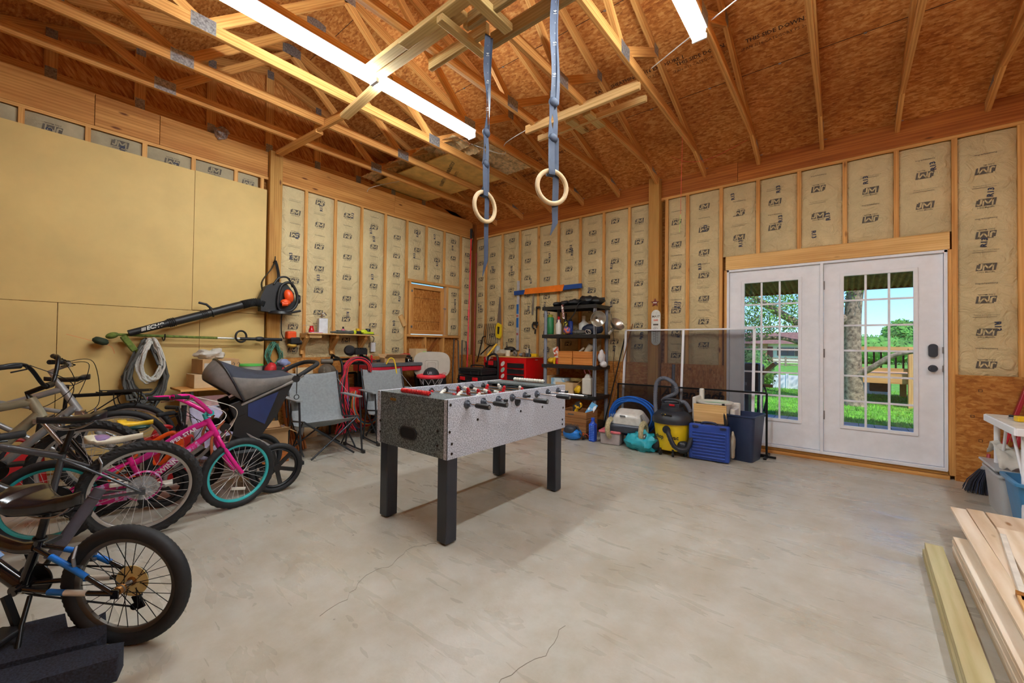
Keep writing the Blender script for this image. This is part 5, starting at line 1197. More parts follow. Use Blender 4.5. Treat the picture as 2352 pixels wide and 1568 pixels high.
m=M(); m.tube([(2.465,-5.345,.43),(2.478,-5.45,.25),(2.485,-5.52,.13)],.027,14); m.torus((2.4685,-5.37,.39),.027,.003,(.07,-.55,-.8),N=20,n=5); m.build('foam_sleeve',mat('foam_charcoal',(74,70,80),.8),t,world=True)
m=M(); m.tube([(2.485,-5.52,.13),(2.49,-5.60,.0)],.012,8); m.build('bar_end',blkm,t,world=True)
# ================= workbench, compressor, hoop =================
benchred=mat('bench_red',(186,28,50),.4,var=.05); bgrey=mat('bench_grey',(84,88,92),.5)
t=thing('folding_workbench','red and grey workbench against the left wall covered with cartons and tools','workbench',(.38,-2.0,0))
m=M(); m.box((.38,-1.98,.925),(.46,1.20,.05)); m.build('bench_top',bgrey,t,world=True,bevel=.006)
m=M(); m.box((.58,-1.98,.865),(.05,1.20,.065)); m.box((.38,-2.56,.88),(.44,.05,.09)); m.build('bench_apron',benchred,t,world=True,bevel=.006)
m=M(); m.grid(lambda u,v:(.615+.002*(int(u*60)%2),-2.15+.75*u,.905+.04*v),60,1,sm=False); m.build('ribbed_edge',bgrey,t,world=True,solid=.004)
for y in(-2.5,-1.45):
    for x in(.2,.56): m=M(); m.box((x,y,.45),(.05,.05,.90)); m.build('leg',blkm,t,world=True)
b=carton('cardboard_box','open carton with red flap and parts on the workbench',(.40,-2.10,.951),(.22,.30,.07),-14,open_=True)
m=M(); m.box((.0,.0,.078),(.10,.2,.01)); m.build('red_packet',redp,b)
carton('cardboard_box','tall light carton holding a green item at the back of the workbench',(.38,-1.62,.951),(.16,.22,.20),4,mt=cardl)
simple('green_bag','bright green packet poking out of the light carton on the workbench','packet',lambda m:bagf(m,(.49,-1.58,1.03),(.025,.08,.08),4,.2),mat('bright_green',(130,220,80),.5))
simple('bench_caddy','black organiser case full of small parts on the workbench','case',lambda m:(m.box((.36,-1.84,.99),(.16,.14,.075)),[m.box((.36,-1.89+.02*k,1.035),(.12,.008,.03)) for k in range(6)]),blk,.003)
simple('chrome_bracket','curved chrome bracket lying on the front of the workbench','bracket',lambda m:m.torus((.54,-1.9,.975),.02,.007,(1,0,0),N=20,n=6,a0=0,a1=220),chrome)
simple('red_clamp','red handled clamp standing at the left end of the workbench','clamp',lambda m:(m.cyl((.36,-2.42,.951),(.36,-2.42,1.06),.014),m.box((.36,-2.42,1.0),(.03,.09,.016)),m.tube([(.36,-2.50,.99),(.36,-2.50,1.09)],.008,6)),redp)
simple('tool_pile','dark pile of hand tools along the back of the workbench','tools',lambda m:[m.bar((.22+.03*k,-2.5+.11*k,.965),(.30-.02*k,-2.30+.10*k,.975+.01*(k%2)),.025,.02) for k in range(9)],blk,.002)
bpy.data.objects['tool_pile']['kind']='stuff'
simple('red_pliers','red pliers lying on the dark caddy on the workbench','pliers',lambda m:(m.tube([(.30,-1.9,1.06),(.33,-1.82,1.07),(.30,-1.74,1.065)],.009,6),m.tube([(.33,-1.9,1.06),(.31,-1.82,1.07),(.34,-1.74,1.065)],.009,6)),redp)
t=thing('outlet_box','white electrical outlet box hanging by its cable on the left wall insulation','outlet box',(.02,-2.20,1.10))
m=M(); m.box((.035,-2.20,1.17),(.03,.075,.14)); m.box((.051,-2.20,1.17),(.003,.06,.12)); m.build('outlet_face',white,t,world=True,bevel=.004)
m=M(); m.tube(spl([(.01,-2.24,1.36),(.02,-2.17,1.31),(.035,-2.2,1.24)],5),.004,6); m.build('cable',blk,t,world=True)
# leaning panels behind hoop
simple('leaning_screen','flat black screen panel leaning under the hatch behind the basketball hoop','panel',lambda m:m.bar((.30,-1.24,.0),(.10,-1.16,1.10),.66,.03,(1,0,0)),blk,.004)
for i,(y,lb) in enumerate(((-.62,'thin black metal frame leaning in the corner left of the red pole'),(-.42,'longer black metal frame leaning in the corner nearest the red pole'))):
    m=M(); m.tube([(.34+.04*i,y-.25,.0),(.12,y,1.32-.02*i),(.10,y+.12,1.30-.02*i),(.32+.04*i,y-.02,.0)],.011,7); m.build('tube_rack',blkm,tagv=(lb,'metal frame','metal frames in the corner'))
simple('dark_picture_frame','black frame edge leaning on the lower board behind the compressor','frame',lambda m:[m.bar(a,b,.03,.04,(1,0,0)) for a,b in(((.14,-3.30,.0),(.08,-3.30,.80)),((.08,-3.31,.80),(.08,-2.50,.80)),((.14,-2.50,.0),(.08,-2.50,.80)))],blkm,.003)
for i,(y,w,h,lb,mt_) in enumerate(((-3.42,.10,.92,'printed carton strip leaning on the lower board left of the compressor',card),(-3.22,.22,.90,'plain tan board leaning on the lower wall behind the grey chairs',cardl),(-2.95,.16,.78,'narrow brown board leaning beside the plain tan board',wood('brown_board',(130,90,50),(160,116,70))))):
    m=M(); m.bar((.22,y,.0),(.06,y,h),w,.012,(1,0,0)); m.build('leaning_board',mt_,tagv=(lb,'board','boards leaning on the left wall'))
# compressor
t=thing('air_compressor','black framed air compressor with a bundle of red hoses hung over its handle','air compressor',(.80,-3.0,0))
m=M(); m.ell((.80,-3.0,.42),(.16,.30,.15),pw=.8); m.build('air_tank',mat('tank_red',(176,26,34),.35,coat=.3),t,world=True)
m=M(); 
for y in(-3.18,-2.82): m.tube(spl([(.70,y,.02),(.70,y,.86),(.80,y,.93),(.95,y,.86),(.97,y,.55)],6),.014,8)
m.tube([(.73,-3.18,.90),(.73,-2.82,.90)],.014,8); m.tube([(.95,-3.18,.86),(.95,-2.82,.86)],.014,8); m.build('roll_frame',blkm,t,world=True)
m=M(); m.lathe([(.06,0),(.085,.02),(.09,.10),(.07,.15),(.03,.16)],(.74,-3.22,.76),(.5,-.5,.05),n=24); m.cyl((.70,-3.30,.88),(.74,-3.18,.88),.03); m.build('motor_housing',mat('motor_taupe',(96,86,74),.5),t,world=True)
m=M(); m.lathe([(.075,0),(.06,.03),(.0,.04)],(.82,-3.30,.77),(.5,-.5,.05),n=24); 
for k in range(5): m.box((.848,-3.33,.73+.02*k),(.01,.05,.007),(0,0,45))
m.build('motor_fan_cover',mat('cover_cream',(190,184,166),.5),t,world=True)
m=M(); m.lathe([(.05,0),(.065,.02),(.062,.07),(.04,.09)],(.78,-2.98,1.0),(.6,-.6,.15),n=24); m.box((.76,-2.86,.99),(.12,.16,.07)); 
for k in range(5): m.box((.76,-2.92+.03*k,1.03),(.13,.012,.02))
m.build('cylinder_head',blk,t,world=True,bevel=.004)
m=M(); m.torus((.62,-2.95,.13),.10,.028,(0,1,0),N=30,n=8); m.build('wheel',tyre_m,t,world=True)
hz=[mat('hose_pink',(214,50,84),.45),mat('hose_red',(206,40,44),.45),mat('hose_black',(44,40,44),.5),mat('hose_blue',(50,110,180),.5),mat('hose_yellow',(222,190,50),.5)]
rnd=random.Random(4); m=M()
for k in range(46):
    o=rnd.uniform(-.03,.03); o2=rnd.uniform(-.05,.05); rr=rnd.uniform(.85,1.12); ci=rnd.choice((0,0,1,1,2,2,0,3)); 
    cx,cy=.93,-3.0
    pts=[]
    for a in range(0,181,12):
        th=R(200-a*1.15); 
        pts.append((cx+o*.6+.05,cy+math.cos(th)*.155*rr,.78+math.sin(th)*.13*rr+o2*.3))
    y0=cy-.17*rr-o; pts=[(cx+.08+o,y0-.10+.34*rnd.random(),.06+.06*rnd.random()),(cx+.10+o,y0-.08+.18*rnd.random(),.30),(cx+.08+o,y0-.03+o2,.55)]+pts[1:]
    m.tube(spl(pts,2),.0058,5,m=ci)
m.build('hose_bundle',hz,t,world=True)
m=M()
for k in range(26):
    o=rnd.uniform(-.04,.04); rr=rnd.uniform(.8,1.1); ci=rnd.choice((1,2,3,4,4,1)); pts=[]
    for a in range(150,391,20): th=R(a); pts.append((1.0+o,-2.88+math.cos(th)*.20*rr,.40+math.sin(th)*.27*rr+o*.4))
    m.tube(pts,.0058,5,m=ci)
m.build('lower_hose_loops',hz,t,world=True)
t.location=(.42,-2.78,0); t.scale=(1.12,1.12,1.12)
m=M(); m.tube(spl([(.62,-2.35,.94),(.66,-2.32,1.02),(.68,-2.26,.98),(.70,-2.22,.72),(.72,-2.2,.4)],6),.010,8); m.build('extension_lead',MATS['hose_yellow'],tagv=('yellow and black cord looped over the left end of the workbench','cord'))
simple('water_carton','white and blue printed bucket on the floor behind the left grey chair','bucket',lambda m:m.lathe([(.10,0),(.12,.26),(.125,.27),(.11,.27),(.0,.265)],(.62,-3.58,0),n=24),speckle('bucket_print',(214,220,226),(50,90,200),7,.5,.55,.6))
# basketball hoop
t=thing('toy_basketball_hoop','pale grey toy basketball backboard with a red hoop behind the table soccer cabinet','basketball hoop',(.66,-1.70,0))
q=frame((.72,-1.62,.91),(.775,.632,0),(.632,-.775,0))
m=M(); rr=[]
for i in range(40):
    a=2*PI*i/40; c,s=math.cos(a),math.sin(a); rr.append((.275*math.copysign(abs(c)**.55,c),.20*math.copysign(abs(s)**.6,s)*(1 if s>0 else .95)))
m.prism(rr,-.02,.012,q); m.build('backboard',mat('board_putty',(192,186,174),.5,var=.03),t,world=True,bevel=.008)
def rrect(w,h,r,n=5):
    return [(sx*(w-r)+r*math.cos(R(a)),sy*(h-r)+r*math.sin(R(a))) for sx,sy,a0 in((1,1,0),(-1,1,90),(-1,-1,180),(1,-1,270)) for a in [a0+90*k/n for k in range(n+1)]]
m=M()
for w,h in((.10,.08),(.06,.05)): m.tube([q@Vector((x,y-.01,.013)) for x,y in rrect(w,h,.03)],.0035,6,closed=True)
m.build('board_emboss',mat('board_line',(170,164,152),.5),t,world=True)
m=M(); m.tube([q@Vector((.19+.03*math.cos(R(a)),-.13+.012*math.sin(R(a)),.014)) for a in range(0,360,20)],.003,5,closed=True); m.build('red_badge',redp,t,world=True)
hc=q@Vector((.03,-.155,.20))
m=M(); m.torus(hc,.185,.029,(0,0,1),N=48,n=10); m.box(q@Vector((.03,-.15,.02)),(.12,.05,.05),q.to_3x3()); m.build('hoop_rim',mat('hoop_red',(228,52,66),.4),t,world=True)
m=M()
for k in range(10):
    for s in(-1,1):
        a=2*PI*k/10; pts=[hc+Vector((math.cos(a+s*j*.16)*(.18-.022*j),math.sin(a+s*j*.16)*(.18-.022*j),-.02-.05*j)) for j in range(3)]; m.tube(pts,.003,4)
m.build('net',mat('net_white',(200,200,210),.8),t,world=True)
m=M(); m.box(q@Vector((0,-.45,-.05)),(.07,.05,.75),q.to_3x3()); m.box((.63,-1.60,.05),(.5,.45,.10)); m.build('pole_base',mat('hoop_blue',(30,50,110),.5),t,world=True,bevel=.02)
t=thing('basketball','black basketball sitting in the red toy hoop','ball',tuple(hc+Vector((0,0,-.09))))
m=M(); bc=hc+Vector((0,0,.012)); m.ell(bc,(.118,.118,.118),nu=28,nv=18); m.build('ball_skin',mat('ball_black',(34,36,42),.6,bump=.3,scale=60),t,world=True)
m=M(); m.text('UR',.055,frame(bc+Vector((.632,-.775,.35)).normalized()*.119,(.775,.632,0),(.6,-.74,.3)),0,bold=.01); m.build('ball_print',mat('print_silver',(150,150,155),.5),t,world=True)
# red extension poles in corner
polr=mat('pole_red',(222,44,56),.3,coat=.3)
t=thing('extension_pole','long red extension pole with a metal head leaning in the corner','pole',(.34,-.52,0))
m=M(); m.tube([(.34,-.52,.0),(.16,-.26,3.22)],.013,10); m.cyl((.245,-.385,1.72),(.235,-.37,1.86),.019); m.build('pole_shaft',polr,t,world=True)
m=M(); m.cyl((.162,-.262,3.20),(.155,-.255,3.36),.022); m.cyl((.14,-.23,3.26),(.13,-.22,3.40),.012); m.cyl((.18,-.30,3.22),(.17,-.29,3.38),.008); m.build('pole_head',alum,t,world=True)
simple('thin_red_pole','thin dark red pole leaning in the corner beside the long one','pole',lambda m:m.tube([(.40,-.40,.0),(.20,-.16,2.95)],.009,8),mat('pole_dark_red',(150,40,44),.4))
m=M(); m.tube(spl([(.05,-.14,3.45),(.12,-.16,3.3),(.14,-.2,3.15),(.12,-.2,3.0)],5),.006,6); m.build('corner_cable',blk,tagv=('black cable hanging from the beam in the corner','cable'))
# ================= back wall: tool chest etc =================
cred=mat('chest_red',(206,16,20),.3,var=.04,coat=.4); drb=mat('drawer_black',(34,36,40),.3)
t=thing('tool_chest','red metal tool chest with black drawers and stickers against the back wall','tool chest',(1.26,-.36,0))
m=M(); m.box((1.27,-.34,.55),(.90,.48,.96)); m.build('chest_body',cred,t,world=True,bevel=.008)
m=M(); m.box((1.27,-.34,1.032),(.92,.50,.012)); m.build('wooden_lid',stud,t,world=True)
for k in range(6):
    m=M(); z=.90-.095*k; m.box((1.52,-.588,z),(.33,.02,.075)); d=m.build('drawer',drb,t,world=True,bevel=.003); m=M(); m.box((1.52,-.602,z+.033),(.33,.012,.01)); m.build('drawer_pull',chrome,d,world=True)
for k in range(4):
    m=M(); z=.88-.12*k; m.box((1.02,-.588,z),(.30,.02,.10)); d=m.build('drawer',drb,t,world=True,bevel=.003); m=M(); m.box((1.02,-.602,z+.04),(.30,.012,.01)); m.build('drawer_pull',chrome,d,world=True)
for k,(x,z,sz,c,tx) in enumerate(((1.25,.92,.05,whp,''),(1.25,.82,.05,mat('sticker_green',(160,200,180),.5),''),(1.25,.72,.045,whp,''),(1.25,.62,.045,whp,''),(1.25,.52,.05,whp,''),(.93,1.0,.06,whp,''))):
    m=M(); m.lathe([(sz,0),(sz,.002)],(x,-.583,z),(0,-1,0),n=20,sq=.62); m.build('sticker',c,t,world=True)
m=M(); m.text('CRAFTSMAN',.030,frame((.95,-.5825,1.003),(1,0,0),(0,-1,0)),0,bold=.03); m.text('STANLEY',.018,frame((1.722,-.30,.99),(0,1,0),(1,0,0)),0,bold=.03); m.build('chest_lettering',whp,t,world=True)
for i,(z,h,lb) in enumerate(((.33,.20,'lowest of the black tool boxes with red latches by the tool chest'),(.535,.20,'middle of the black tool boxes with red latches by the tool chest'),(.74,.11,'topmost black tool box with a handle by the tool chest'))):
    t=thing('tool_box',lb,'tool box',(.93,-.86,z-.0),0,'black stacking tool boxes'); w=.56 if i<2 else .50
    m=M(); m.box((.93,-.84,z+h/2),(w,.36,h-.006)); m.box((.93,-.84,z+h*.62),(w+.02,.38,.02)); 
    for x in(.72,.95,1.12): m.box((x,-1.02,z+h*.35),(.02,.02,h*.6))
    m.build('box_shell',blk,t,world=True,bevel=.012)
    if i<2:
        for x in(.78,1.06): m=M(); m.box((x,-1.035,z+h*.72),(.11,.02,.055)); m.build('red_latch',mat('latch_red',(216,28,36),.4),t,world=True,bevel=.005)
        m=M(); m.box((.93,-1.03,z+h*.45),(.12,.008,.05)); m.build('front_badge',slate,t,world=True)
    else:
        m=M(); m.tube(spl([(.80,-.84,.84),(.80,-.84,.885),(1.06,-.84,.885),(1.06,-.84,.84)],5),.012,8); m.build('handle',blk,t,world=True)
simple('low_stand','black wooden stand under the stacked tool boxes','stand',lambda m:m.box((.93,-.84,.16),(.58,.38,.32)),blk,.006)
t=thing('red_tote','red and black power tool tote on the tool chest front beside the tool boxes','tote',(1.1,-.68,.8))
m=M(); m.box((1.10,-.66,.92),(.14,.08,.10)); m.tube(spl([(1.0,-.66,.85),(1.0,-.66,1.03),(1.2,-.66,1.03),(1.2,-.66,.5)],6),.018,8); m.build('tote_frame',blk,t,world=True)
m=M(); m.box((1.10,-.71,.93),(.10,.012,.07)); m.build('tote_panel',mat('latch_red',(216,28,36)),t,world=True)
# on the chest
def lathe_thing(name,label,cat,prof,c,mt,group=None,n=20): m=M(); m.lathe(prof,c,n=n); return m.build(name,mt,tagv=(label,cat,group))
lathe_thing('cream_mug','cream mug on top of the red tool chest','mug',[(.04,0),(.042,.10),(.038,.10),(.036,.006),(0,.006)],(1.22,-.42,1.04),mat('cream_glaze',(230,224,204),.3))
simple('dust_bag','clear plastic bag of fittings at the left end of the tool chest','plastic bag',lambda m:bagf(m,(1.02,-.33,1.09),(.10,.10,.06),6,.25),mat('bag_clear',(200,190,170),.3,alpha=.75))
simple('glass_jar','clear glass jar standing at the left corner of the tool chest','jar',lambda m:m.lathe([(.05,0),(.055,.02),(.05,.14),(.03,.17)],(.88,-.30,1.04)),mat('jar_clear',(190,200,205),.1,alpha=.6))
simple('baseball_cap','black cap lying over the bag on the tool chest','cap',lambda m:(m.ell((1.10,-.22,1.15),(.11,.09,.05)),m.box((1.20,-.22,1.14),(.12,.12,.01),(0,15,0))),blk)
simple('duct_roll','silver grey roll of tape and cloth in the middle of the tool chest','tape roll',lambda m:m.torus((1.36,-.40,1.085),.035,.018,(.3,1,.2),N=24,n=8),steel)
simple('grey_rag','grey crumpled rag on the tool chest near the shelving','rag',lambda m:bagf(m,(1.52,-.36,1.065),(.10,.09,.03),11,.5),mat('rag_grey',(98,104,112),.9))
simple('clear_wrap','crumpled clear wrap standing on the tool chest','plastic wrap',lambda m:bagf(m,(1.50,-.22,1.10),(.06,.05,.06),21,.6),MATS['bag_clear'])
simple('tape_roll','brown tape roll at the right front of the tool chest','tape roll',lambda m:m.torus((1.62,-.50,1.065),.03,.02,(1,.3,0),N=24,n=8),mat('tape_brown',(110,76,48),.5))
simple('yellow_square','yellow packet at the right back of the tool chest','packet',lambda m:m.box((1.62,-.25,1.065),(.16,.08,.05),(0,0,5)),mat('yellow_plastic',(236,190,30)),.004)
simple('spray_nozzle','small black nozzle standing at the right end of the tool chest','nozzle',lambda m:m.lathe([(.03,0),(.022,.04),(.012,.06),(.012,.13)],(1.68,-.44,1.04)),blk)
simple('yellow_post','yellow handle leaning at the left end of the tool chest','tool handle',lambda m:m.tube([(.83,-.50,1.04),(.90,-.34,1.24)],.018,8),MATS['yellow_plastic'])
# hung tools
t=thing('hand_saw','hand saw with a yellow handle hung on the back wall','hand saw',(.66,-.03,1.38))
def wq(x,z,y=-.03): return frame((x,y,z),(1,0,0),(0,-1,0))
m=M(); m.prism([(-.06,0),(.06,.02),(.01,.60),(-.015,.60)],0,.0015,wq(.675,1.50)@Matrix.Rotation(R(-2),4,'Z')); m.build('saw_blade',steel,t,world=True)
m=M(); m.prism([(-.06,-.17),(.04,-.19),(.07,-.12),(.07,.06),(-.02,.10),(-.07,.03)],-.002,.022,wq(.68,1.53)); m.build('saw_handle',mat('saw_yellow',(236,206,30),.4),t,world=True,bevel=.006)
m=M(); m.prism([(-.02,-.10),(.02,-.11),(.03,.02),(-.015,.03)],.022,.028,wq(.68,1.53)); m.build('grip_inset',blk,t,world=True)
t=thing('garden_fork','black many-tined garden fork head upright against the back wall','garden fork',(.52,-.06,.9))
m=M()
for k in range(8):
    x=.33+.045*k; m.tube(spl([(.49,-.035,1.20),(x,-.03,1.27),(x-.03,-.03,1.45),(x-.0,-.03,1.62)],4),.0045,5)
m.tube([(.49,-.05,1.22),(.48,-.30,1.05)],.012,8); m.build('tines',blkm,t,world=True)
t=thing('hooked_tool','long black hooked hand tool leaning by the corner','hand tool',(.15,-.1,.5))
m=M(); m.tube(spl([(.20,-.10,.9),(.27,-.06,1.25),(.29,-.05,1.36),(.36,-.05,1.38)],6),.011,7); m.build('hook_shaft',blkm,t,world=True)
t=thing('spirit_level','long silver and blue spirit level standing upright on the back wall','spirit level',(1.11,-.03,1.13))
m=M(); m.box((1.11,-.02,1.745),(.045,.03,1.23)); m.build('level_body',mat('level_silver',(196,200,208),.35,.3),t,world=True,bevel=.003)
m=M(); 
for z in(1.86,1.62): m.box((1.11,-.036,z),(.047,.003,.17))
m.build('blue_panel',mat('level_blue',(30,110,190),.4),t,world=True)
m=M()
for z in(1.74,2.15,1.42): m.torus((1.11,-.037,z),.014,.006,(0,1,0),N=16,n=6)
m.build('vial_ring',mat('vial_red',(190,40,30),.4),t,world=True)
t=thing('blue_box_beam','blue box level with a broad orange middle hung level on the back wall','spirit level',(1.73,-.05,2.1))
m=M(); m.bar((1.05,-.055,2.140),(2.40,-.055,2.165),.03,.075,(0,0,1)); m.build('blue_rail',mat('rail_blue',(20,74,150),.4),t,world=True,bevel=.003)
m=M(); m.prism([(-.40,-.045),(.38,-.045),(.41,.06),(-.37,.05)],0,.012,wq(1.68,2.148,-.07)); m.build('orange_sleeve',mat('sleeve_orange',(250,124,26),.4),t,world=True)
simple('steel_ruler','steel ruler hanging below the blue box level','ruler',lambda m:m.box((1.435,-.022,1.93),(.035,.003,.36),(0,3,0)),steel)
t=thing('bar_clamp','black bar clamp hung on a stud of the back wall','clamp',(1.5,-.03,1.5))
m=M(); m.box((1.52,-.03,1.70),(.02,.01,.36)); m.box((1.55,-.03,1.87),(.08,.02,.03)); m.torus((1.49,-.03,1.56),.055,.014,(0,1,0),N=20,n=6,a0=150,a1=400); m.box((1.50,-.03,1.60),(.09,.03,.05)); m.cyl((1.50,-.03,1.50),(1.49,-.03,1.42),.012); m.build('clamp_body',blk,t,world=True)
# ================= plastic shelving =================
SX0,SX1,SY0,SY1=1.965,2.885,-.50,-.055
t=thing('shelving_unit','black five tier plastic shelving unit with grey posts against the back wall','shelving unit',((SX0+SX1)/2,(SY0+SY1)/2,0))
postm=mat('post_grey',(128,134,146),.5); SZ=[.13,.52,.946,1.395,1.82]
for x in(SX0+.04,SX1-.04):
    for y in(SY0+.04,SY1-.04):
        m=M(); m.lathe([(.028,0),(.026,1.80)],(x,y,.0),n=14); m.build('post',postm,t,world=True)
for z in SZ:
    m=M(); m.box(((SX0+SX1)/2,(SY0+SY1)/2,z-.012),(SX1-SX0,SY1-SY0,.018)); m.box(((SX0+SX1)/2,SY0+.008,z-.03),(SX1-SX0,.018,.052)); m.box(((SX0+SX1)/2,SY1-.008,z-.03),(SX1-SX0,.018,.052))
    for x in(SX0+.008,SX1-.008): m.box((x,(SY0+SY1)/2,z-.03),(.018,SY1-SY0,.052))
    m.build('shelf_tier',blk,t,world=True,bevel=.004)
def can(name,label,x,y,z,r,h,mt,capm=None,cat='can',group=None,neck=None):
    t=thing(name,label,cat,(x,y,z),0,group); m=M()
    if neck: m.lathe([(r*.95,0),(r,.01),(r,h*.68),(r*neck,h*.85),(r*neck,h)],(x,y,z)); 
    else: m.lathe([(r*.95,0),(r,.006),(r,h*.96),(r*.8,h)],(x,y,z))
    m.build(name.split('_')[-1]+'_body',mt,t,world=True)
    if capm: m=M(); m.lathe([(r*(neck or .6)*1.05,0),(r*(neck or .6)*1.05,h*.16),(r*.3,h*.18)],(x,y,z+h)); m.build('cap',capm,t,world=True)
    return t
z4=1.397+.003
gsp='bottles and cans on the fourth tier'
can('green_canister','green and white striped canister at the left front of the fourth shelf tier',2.05,-.40,z4,.055,.26,mat('canister_green',(40,120,70),.4),mat('olive_cap',(150,150,40),.4),'canister',gsp)
can('spray_can','slim dark can with a red top behind the green canister',2.14,-.30,z4,.033,.24,mat('can_dark',(40,50,110),.4),redp,'spray can',gsp)
can('white_bottle','white bottle with a red cap standing at the front of the fourth shelf tier',2.21,-.41,z4,.045,.22,whp,redp,'bottle',gsp,.4)
can('pump_bottle','tall black pump bottle behind the white bottle on the fourth tier',2.22,-.22,z4,.035,.28,blk,blk,'bottle',gsp,.3)
can('blue_can','blue and yellow can right of the white bottle on the fourth tier',2.34,-.28,z4,.035,.20,mat('can_blue',(30,60,150),.4),blk,'spray can',gsp)
can('yellow_label_can','black can with a yellow label beside the blue one',2.30,-.36,z4,.032,.19,speckle('blackyellow',(40,40,44),(220,200,40),14,.4,.5,.55),blk,'spray can',gsp)
can('white_jug','white detergent jug with a blue label at the back of the fourth tier',2.50,-.16,z4,.075,.24,whp,whp,'jug',gsp,.35)
simple('orange_gloves','orange and blue ball of string at the front of the fourth tier','string ball',lambda m:bagf(m,(2.37,-.43,z4+.055),(.06,.045,.055),31,.15),speckle('ball_mix',(70,90,170),(226,120,90),30,.7,.45,.55))
simple('dark_helmet','dark blue rounded case lying on the right of the fourth tier','case',lambda m:bagf(m,(2.72,-.28,z4+.075),(.16,.12,.08),33,.12),mat('navy_case',(36,44,66),.5))
simple('tool_roll','grey camouflage roll lying at the front of the fourth tier','roll',lambda m:bagf(m,(2.56,-.40,z4+.03),(.12,.05,.035),35,.25),mat('roll_grey',(86,86,82),.8,var=.3,scale=20))
simple('cord_coil','white cord coil with a yellow packet at the front right of the fourth tier','cord',lambda m:(m.torus((2.72,-.44,z4+.03),.035,.005,(0,1,.6),N=20,n=5),m.torus((2.75,-.44,z4+.03),.03,.005,(.3,1,.5),N=20,n=5)),whp)
zt=1.823
rnd=random.Random(9)
tops=[('black_hose_nozzle','small black gun-shaped tool at the left end of the top shelf tier',2.12,.05),('cordless_drill','black cordless drill lying left of centre on the top shelf tier',2.26,.06),('black_grip','black cylindrical light lying at the middle of the top shelf tier',2.42,.07),('black_case','black rounded tool case at the middle right of the top shelf tier',2.62,.09),('black_bag','black tool bag at the right end of the top shelf tier',2.78,.07)]
for i,(nm,lb,x,r) in enumerate(tops):
    def f(m,x=x,r=r,i=i):
        bagf(m,(x,-.28,zt+r*.8),(r*1.4,.12,r*.8),40+i,.3); m.cyl((x-r,-.33,zt+r*1.1),(x+r*1.5,-.24,zt+r*1.3),.022,n=10)
    simple(nm,lb,'tool',f,blk,group='tools on the top tier')
simple('hanging_tag_strap','red and black patterned strap hanging over the front of the top tier','strap',lambda m:m.ribbon([(2.33,-.47,1.84),(2.335,-.515,1.83),(2.345,-.517,1.75),(2.37,-.52,1.62)],.035,(1,0,0)),speckle('strap_red',(120,30,34),(230,220,210),60,.7,.5,.56))
m=M(); m.tube(spl([(2.62,-.47,1.86),(2.60,-.52,1.82),(2.54,-.53,1.68),(2.40,-.52,1.55),(2.36,-.48,1.56)],6),.008,6); m.build('hanging_cable',blk,tagv=('black cable drooping from the top tier over the fourth tier','cable'))
# wooden boxes tier 3
z3=.948
def crate(label,x,y,z,w,l,h,mt,rz=0,parts=2):
    t=thing('wooden_box',label,'wooden box',(x,y,z),R(rz),'wooden boxes on the shelving')
    for k in range(parts):
        m=M(); hh=h/parts; zc=hh*(k+.5)
        for a,b in(((w/2-.006,0),(.012,l)),((-w/2+.006,0),(.012,l)),((0,l/2-.006),(w-.024,.012)),((0,-l/2+.006),(w-.024,.012))): m.box((a[0],a[1],zc),(b[0],b[1],hh-.003))
        m.build('box_tier',mt,t,bevel=.002)
    m=M(); m.box((0,0,.006),(w-.02,l-.02,.008)); m.build('box_floor',mt,t)
    return t
cedar=wood('cedar_box',(196,122,54),(222,150,80),(130,70,30),grain=.6)
crate('smaller orange brown wooden box on the left of the third tier',2.355,-.30,z3,.24,.32,.20,cedar); crate('larger orange brown wooden box on the right of the third tier',2.67,-.30,z3,.36,.32,.20,cedar)
simple('paint_tube','white rolled glove and silver tube poking out of the larger wooden box','glove',lambda m:(m.cyl((2.62,-.30,1.12),(2.70,-.28,1.24),.04,.05,12),m.cyl((2.50,-.30,1.13),(2.58,-.28,1.20),.016)),mat('glove_cream',(214,206,186),.8))
simple('white_cloth','white cloth hanging out of the right end of the third tier','cloth',lambda m:(bagf(m,(2.90,-.36,1.07),(.045,.07,.10),51,.25),bagf(m,(2.93,-.36,.97),(.05,.06,.045),52,.2)),mat('cloth_white',(222,220,222),.8))
simple('glove_bag','red white and blue packet leaning against the smaller wooden box','packet',lambda m:m.bar((2.22,-.40,z3+.002),(2.12,-.36,z3+.25),.10,.02,(0,1,0)),speckle('packet_mix',(220,90,50),(240,236,230),18,.5,.48,.55),.006)
simple('yellow_case','yellow plastic level case at the left of the third tier','case',lambda m:(bagf(m,(2.06,-.38,z3+.05),(.06,.05,.045),55,.15),m.box((2.15,-.42,z3+.05),(.03,.03,.10))),MATS['yellow_plastic'])
simple('glue_bottle','small red topped glue bottle on the third tier by the wooden boxes','bottle',lambda m:m.lathe([(.02,0),(.024,.01),(.024,.05),(.012,.07),(.012,.09)],(2.21,-.44,z3+.002)),redp)
z2=.523
carton('cardboard_box','white and pale blue printed carton on the left of the second tier',(2.20,-.28,z2),(.24,.26,.21),0,mt=speckle('carton_blue',(216,228,234),(140,190,220),14,.6,.5,.6))
carton('cardboard_box','thin brown carton standing at the left edge of the second tier',(2.045,-.30,z2),(.05,.3,.24),0)
carton('cardboard_box','open brown carton full of string in the middle of the second tier',(2.45,-.26,z2),(.22,.28,.16),-6,open_=True)
m=M(); rnd=random.Random(2)
for k in range(26):
    pts=[(2.47+.11*math.cos(a+k)*rnd.uniform(.5,1),-.28+.10*math.sin(a*1.1+k)*rnd.uniform(.5,1),z2+.17+.05*rnd.random()) for a in [j*.7 for j in range(10)]]; m.tube(spl(pts,3),.0025,4)
m.build('string_tangle',mat('straw_string',(190,170,110),.8),tagv=('tangle of straw coloured string heaped in the open brown carton','string',None,'stuff'))
